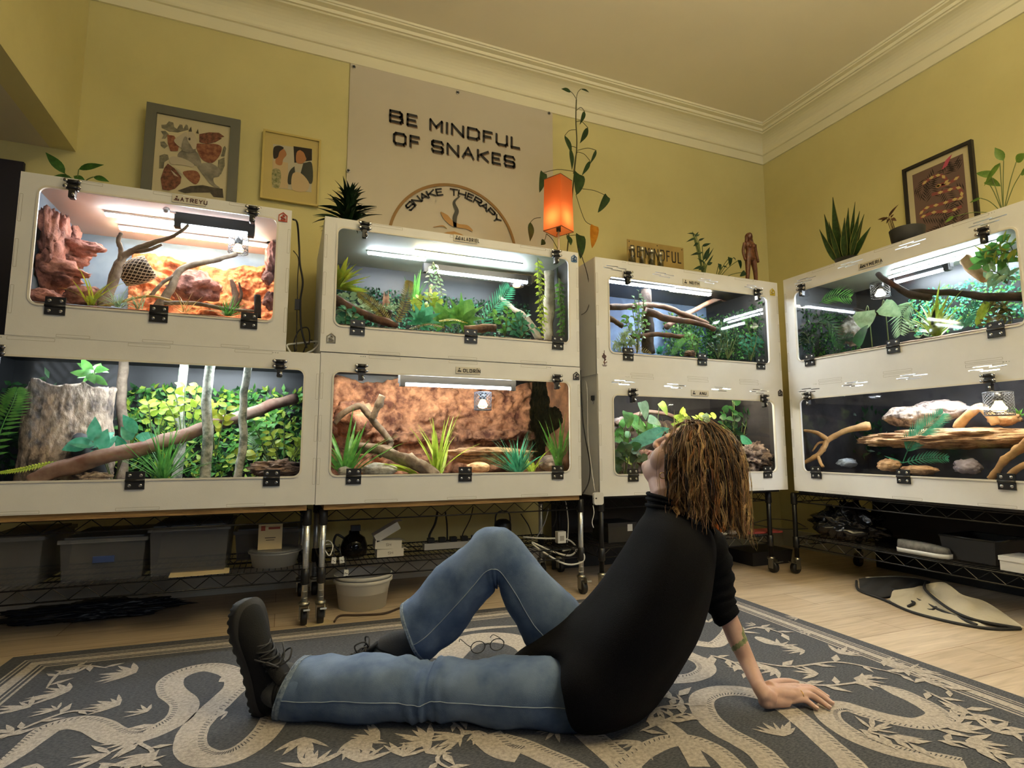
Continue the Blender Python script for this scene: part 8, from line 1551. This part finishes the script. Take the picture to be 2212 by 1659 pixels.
for i, (px, pyt) in enumerate(((1365, 533), (1387, 534), (1407, 540), (1426, 545))):
    x_ = on_y(px, 560, Yj + (i % 2) * .035).x; y_ = Yj + (i % 2) * .035; zt_ = on_y(px, pyt, y_).z; hj = zt_ - ZP; rj = .0215 if i % 2 == 0 else .019
    j = thing('glass_jar', ('leftmost glass jar in front of the cream sign', 'glass jar second from the left in front of the cream sign', 'glass jar third from the left in front of the cream sign', 'rightmost glass jar in front of the cream sign')[i], 'jar', loc=(x_, y_, ZP), group='glass jars on the cabinet roof')
    MB().lathe([(rj * .9, .0005), (rj, .004), (rj, hj * .72), (rj * .78, hj * .84), (rj * .78, hj * .9), (rj * .72, hj * .9), (rj * .72, hj * .84), (rj * .93, hj * .70), (rj * .93, .006), (.001, .005)], n=20).build('glass', M_jar, j); rock(MB(), (0, 0, hj * .36), (rj * .82, rj * .82, hj * .32), 90 + i, .15, 3).build('filling', M_fill, j); MB().lathe([(rj * .82, hj * .88), (rj * .85, hj * .89), (rj * .85, hj * .98), (rj * .5, hj), (.001, hj)], n=20).build('lid', M_zinc, j)
Ys = 2.98; a = on_y(1355, 515, Ys); b_ = on_y(1476, 537, Ys); sg = thing('sign_board', 'cream board sign with dark hand lettering behind the glass jars', 'sign', loc=(a.x, Ys, ZP)); w = b_.x - a.x; h = (a.z + b_.z) / 2 - ZP
MB().box((0, 0, 0), (w, .006, h)).build('board', mat('cream_board', '#b59c5e', .7, c2='#a58b50', scale=8), sg)
me = text_mesh('lettering', 'BE MINDFUL', .11, .001, M_ink, .45, .11); xs = [v.co.x for v in me.vertices]; me.transform(Matrix.Scale((w * .90) / (max(xs) - min(xs)), 4, (1, 0, 0))); place(me, 'lettering', sg, TB((w * .5, -.0012, h - .075)) @ ORIENT)
for k in (.03, .52, .97): MB().ell((w * k, -.001, h - .014), (.004, .002, .004), None, 8, 6).build('nail', M_ink, sg)
q = on_y(1520, 590, 2.60); at_leaves('zz_plant', 'dark glossy leafy plant right of the cream sign', 'plant', (q.x, 2.60, ZP), [(1500, 505, 1486, 503, .012, 0, 'lance'), (1498, 512, 1497, 499, .012, 0, 'lance'), (1500, 512, 1510, 500, .012, 0, 'lance'), (1502, 514, 1484, 521, .014, 0, 'lance'), (1504, 510, 1512, 506, .012, 0, 'lance'), (1509, 520, 1523, 513, .014, 0, 'lance'), (1508, 524, 1499, 531, .016, 0, 'ovate'), (1517, 532, 1537, 524, .020, 0, 'lance'), (1518, 545, 1494, 549, .020, 0, 'ovate'), (1519, 562, 1536, 532, .030, 0, 'ovate'), (1522, 566, 1545, 533, .012, 0, 'lance'), (1524, 570, 1508, 556, .020, 0, 'lance'), (1528, 570, 1543, 549, .012, 0, 'lance'), (1520, 575, 1499, 580, .020, 0, 'ovate'), (1526, 572, 1540, 566, .024, 0, 'ovate'), (1522, 578, 1510, 582, .024, 0, 'ovate')], P_zz, 2.60, pot=(potp(.03, .036, .02), M_pot), rs=.0025)
q = on_y(1545, 580, 2.58); at_leaves('trailing_pothos', 'trailing heart leaf vine between the dark leafy plant and the figurine', 'plant', (q.x, 2.585, ZP), [(1576, 556, 1578, 574, .036, -.02, 'heart'), (1554, 570, 1556, 583, .028, -.03, 'heart'), (1585, 556, 1590, 562, .012, -.02, 'lance'), (1596, 562, 1602, 580, .034, -.03, 'heart'), (1562, 575, 1572, 577, .014, -.03, 'lance'), (1610, 588, 1600, 596, .032, -.06, 'heart')], P_zz, 2.58)
# carved wooden figurine of a standing woman
Yg = 2.52; fgl = on_y(1623, 597, Yg); zt_ = on_y(1622, 503, Yg).z; H_ = zt_ - ZP - .006; k_ = H_ / 1.72; g = MB(); F = lambda x, y, z: (x * k_, y * k_, z * k_ + .006)
g.ell(F(0, 0, 1.60), (.085 * k_, .10 * k_, .12 * k_)); g.ell(F(0, .03, 1.58), (.12 * k_, .12 * k_, .14 * k_)); g.tube([F(-.09, .03, 1.55), F(-.12, .02, 1.40)], .05 * k_, 8); g.tube([F(.09, .03, 1.55), F(.12, .02, 1.40)], .05 * k_, 8); g.tube([F(0, 0, 1.5), F(0, 0, 1.38)], .05 * k_, 10)
g.rings([[Vector(F(math.cos(R(20 * j)) * a_, math.sin(R(20 * j)) * b2_, z_)) for j in range(18)] for z_, a_, b2_ in ((.80, .10, .09), (.88, .20, .13), (1.0, .18, .12), (1.12, .145, .10), (1.25, .175, .12), (1.36, .20, .10), (1.42, .10, .07))])
for s in (-1, 1): g.ell(F(s * .075, -.09, 1.25), (.06 * k_, .055 * k_, .06 * k_)); g.tube(smoothpts([F(s * .20, 0, 1.36), F(s * .26, .02, 1.12), F(s * .27, -.02, .90), F(s * .25, -.05, .78)], 4), lerpl([.055 * k_, .047 * k_, .04 * k_, .045 * k_], 4), 10); g.tube(smoothpts([F(s * .10, 0, .86), F(s * .15, -.02, .48), F(s * .18, 0, .06)], 5), lerpl([.105 * k_, .07 * k_, .05 * k_], 5), 12); g.tube([F(s * .18, .02, .03), F(s * .20, -.12, .02)], [.05 * k_, .035 * k_], 10)
me = remeshed(g, 'figure', mat('carved_wood', '#6e3f26', .4, c2='#4a2817', scale=60), .0016, 3); fig = thing('figurine', 'carved brown wooden figurine of a standing woman on the cabinet corner', 'figurine', loc=(fgl.x, Yg, ZP)); place(me, 'figure', fig); place(outline_mesh('plinth', [rrect(-.028, -.018, .028, .018, .006)], .006, M_blackm), 'plinth', fig, TB((0, 0, .003)))
# on the palm cabinet (right wall)
ZN = 1.664; Xs = 2.76
q = on_x(1830, 545, Xs); sp = thing('snake_plant', 'snake plant in a low dark pot on the palm frond cabinet', 'plant', loc=(Xs, q.y, ZN)); MB().lathe(potp(.05, .062, .035), n=28).build('pot', M_pot, sp); fo = MB(); ed = MB(); B = Vector((Xs, q.y, ZN))
for (px, py, wd, d) in ((1792, 425, .034, 0), (1775, 462, .028, 0), (1803, 466, .030, .02), (1786, 478, .018, -.02), (1827, 448, .026, .02), (1841, 435, .020, .03), (1852, 455, .026, .01), (1862, 462, .024, .0), (1766, 495, .020, -.02), (1877, 490, .030, -.02), (1820, 470, .026, -.03), (1858, 475, .02, -.03)):
    p1 = on_x(px, py, Xs + d) - B; p0 = Vector((d * .6, p1.y * .35, .03)); dv = p1 - p0; wd *= 1.55; fo.leaf(p0, dv, (-1, .1, .2), dv.length, wd, .12, .35, 'lance', 0, 8); n0 = len(ed.v); ed.leaf(p0 + Vector((.0015, 0, 0)), dv, (-1, .1, .2), dv.length * 1.01, wd * 1.16, .12, .35, 'lance', 0, 8)
fo.build('foliage', P_snk, sp); ed.build('leaf_edge', P_snke, sp)
Xb = 2.74; q = on_x(1948, 500, Xb); bp = thing('bowl_planter', 'black bowl planter with a small purple brown plant on the palm frond cabinet', 'planter', loc=(Xb + .04, q.y, ZN)); MB().lathe([(.045, .0005), (.052, .002), (.068, .035), (.075, .09), (.071, .092), (.064, .04), (.001, .03)], n=32).build('pot', M_blackm, bp); MB().lathe([(.069, .08), (.001, .082)], n=24, cap=False).build('soil', S_soil, bp); fo = MB(); B = Vector((Xb + .04, q.y, ZN))
for x0_, y0_, x1_, y1_, wd in ((1920, 468, 1937, 440, .016), (1918, 470, 1900, 478, .018), (1915, 472, 1893, 472, .016), (1922, 472, 1912, 483, .014), (1926, 472, 1936, 476, .018), (1924, 470, 1930, 462, .012)): p0 = on_x(x0_, y0_, Xb + .02) - B; p1 = on_x(x1_, y1_, Xb + .02) - B; fo.leaf(p0, p1 - p0, (-1, -.2, .4), (p1 - p0).length, wd, .4, .2, 'lance', 0, 6); fo.tube([Vector((-.01, p0.y * .8, .085)), p0], .0012, 5, 0)
fo.build('foliage', P_pur, bp); MB().lathe([(.06, .0004), (.085, .004), (.085, .007), (.055, .004)], n=32).build('saucer', M_black, bp)
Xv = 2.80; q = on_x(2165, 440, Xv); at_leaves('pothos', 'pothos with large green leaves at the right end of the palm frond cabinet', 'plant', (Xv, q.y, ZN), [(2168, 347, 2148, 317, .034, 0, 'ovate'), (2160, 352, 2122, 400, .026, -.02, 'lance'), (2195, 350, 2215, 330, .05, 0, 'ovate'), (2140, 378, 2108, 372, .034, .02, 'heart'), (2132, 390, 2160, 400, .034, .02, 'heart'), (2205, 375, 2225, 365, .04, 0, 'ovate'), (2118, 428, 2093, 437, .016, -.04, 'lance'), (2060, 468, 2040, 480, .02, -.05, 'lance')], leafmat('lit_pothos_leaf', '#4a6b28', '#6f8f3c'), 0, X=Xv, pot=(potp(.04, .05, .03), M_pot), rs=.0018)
# cables, power brick and the white hoop in the gap between the upper cabinets
CY = 2.62
cable('black_cable', [on_y(633, 474, 2.50), on_y(642, 482, 2.56), on_y(646, 530, CY), on_y(648, 570, CY), on_y(654, 610, CY), on_y(649, 650, CY), on_y(651, 710, CY), on_y(663, 752, CY)], .0042, M_black, 'thick black cable hanging in the gap between the upper left cabinets')
pbk = thing('power_brick', 'thin black cable with a power brick in the gap between the upper left cabinets', 'power brick', loc=tuple(on_y(642, 658, CY - .01))); B = on_y(642, 658, CY - .01); MB().box((-.010, -.006, -.024), (.010, .006, .024)).build('brick', M_black, pbk); MB().tube(smoothpts([on_y(634, 542, 2.5) - B, on_y(645, 560, CY) - B, on_y(643, 600, CY) - B, Vector((0, 0, .024))], 5), .0022, 6).tube(smoothpts([Vector((0, 0, -.024)), on_y(641, 720, CY) - B, on_y(640, 758, CY - .02) - B], 5), .0022, 6).build('lead', M_black, pbk)
cable('white_hoop', [on_y(625, 763, 2.50), on_y(650, 766, 2.49), on_y(675, 757, 2.50), on_y(688, 744, 2.56), on_y(684, 738, 2.62), on_y(640, 742, 2.62), on_y(620, 746, 2.56), on_y(628, 762, 2.50)], .0045, M_white, 'white cable hoop lying in the gap between the upper left cabinets')
for i, L in enumerate(([(637, 760), (636, 735), (648, 712), (664, 708), (669, 725), (667, 745)], [(655, 762), (662, 745), (672, 735), (680, 742)])): cable('coiled_cable', [on_y(px, py, CY + .03 * i) for px, py in L], .003, M_black, ('looped black cable behind the white cable hoop', 'short black cable end inside the white cable hoop')[i])
# reading glasses left on the rug behind the outstretched leg
gq = on_z(1070, 1428, RUGZ); gl = thing('eyeglasses', 'thin dark eyeglasses lying on the rug behind the outstretched leg', 'glasses', loc=(gq.x, gq.y + .075, RUGZ)); 
for s in (-1, 1): MB().tube([(s * .034 + .025 * math.cos(R(20 * i)), -.0, .024 + .019 * math.sin(R(20 * i))) for i in range(19)], .0016, 6, cap=False).build('rim', M_black, gl); MB().lathe([(.0001, 0), (.0245, 0), (.0245, .001), (.0001, .001)], (s * .034, .0005, .024), 20, M=ORIENT.to_3x3()).build('lens', clear('lens'), gl); MB().tube(smoothpts([(s * .06, 0, .028), (s * .064, .03, .027), (s * .062, .11, .02), (s * .058, .135, .003)], 4), .0014, 6).build('temple', M_black, gl)
MB().tube([(-.009, 0, .028), (0, 0, .031), (.009, 0, .028)], .0015, 6).build('bridge', M_black, gl)
# dark doorway beyond the side opening, at the far left edge
dd = MB().box((on_y(-300, 500, 3.10).x, 3.10, 0), (on_y(36, 500, 3.10).x, 3.12, on_y(20, 345, 3.10).z)).build('door_1', mat('dark_door', '#2b2a33', .5)); struct(dd)
M_lat = mat('white_window_bar', '#d0d0cc', .5)
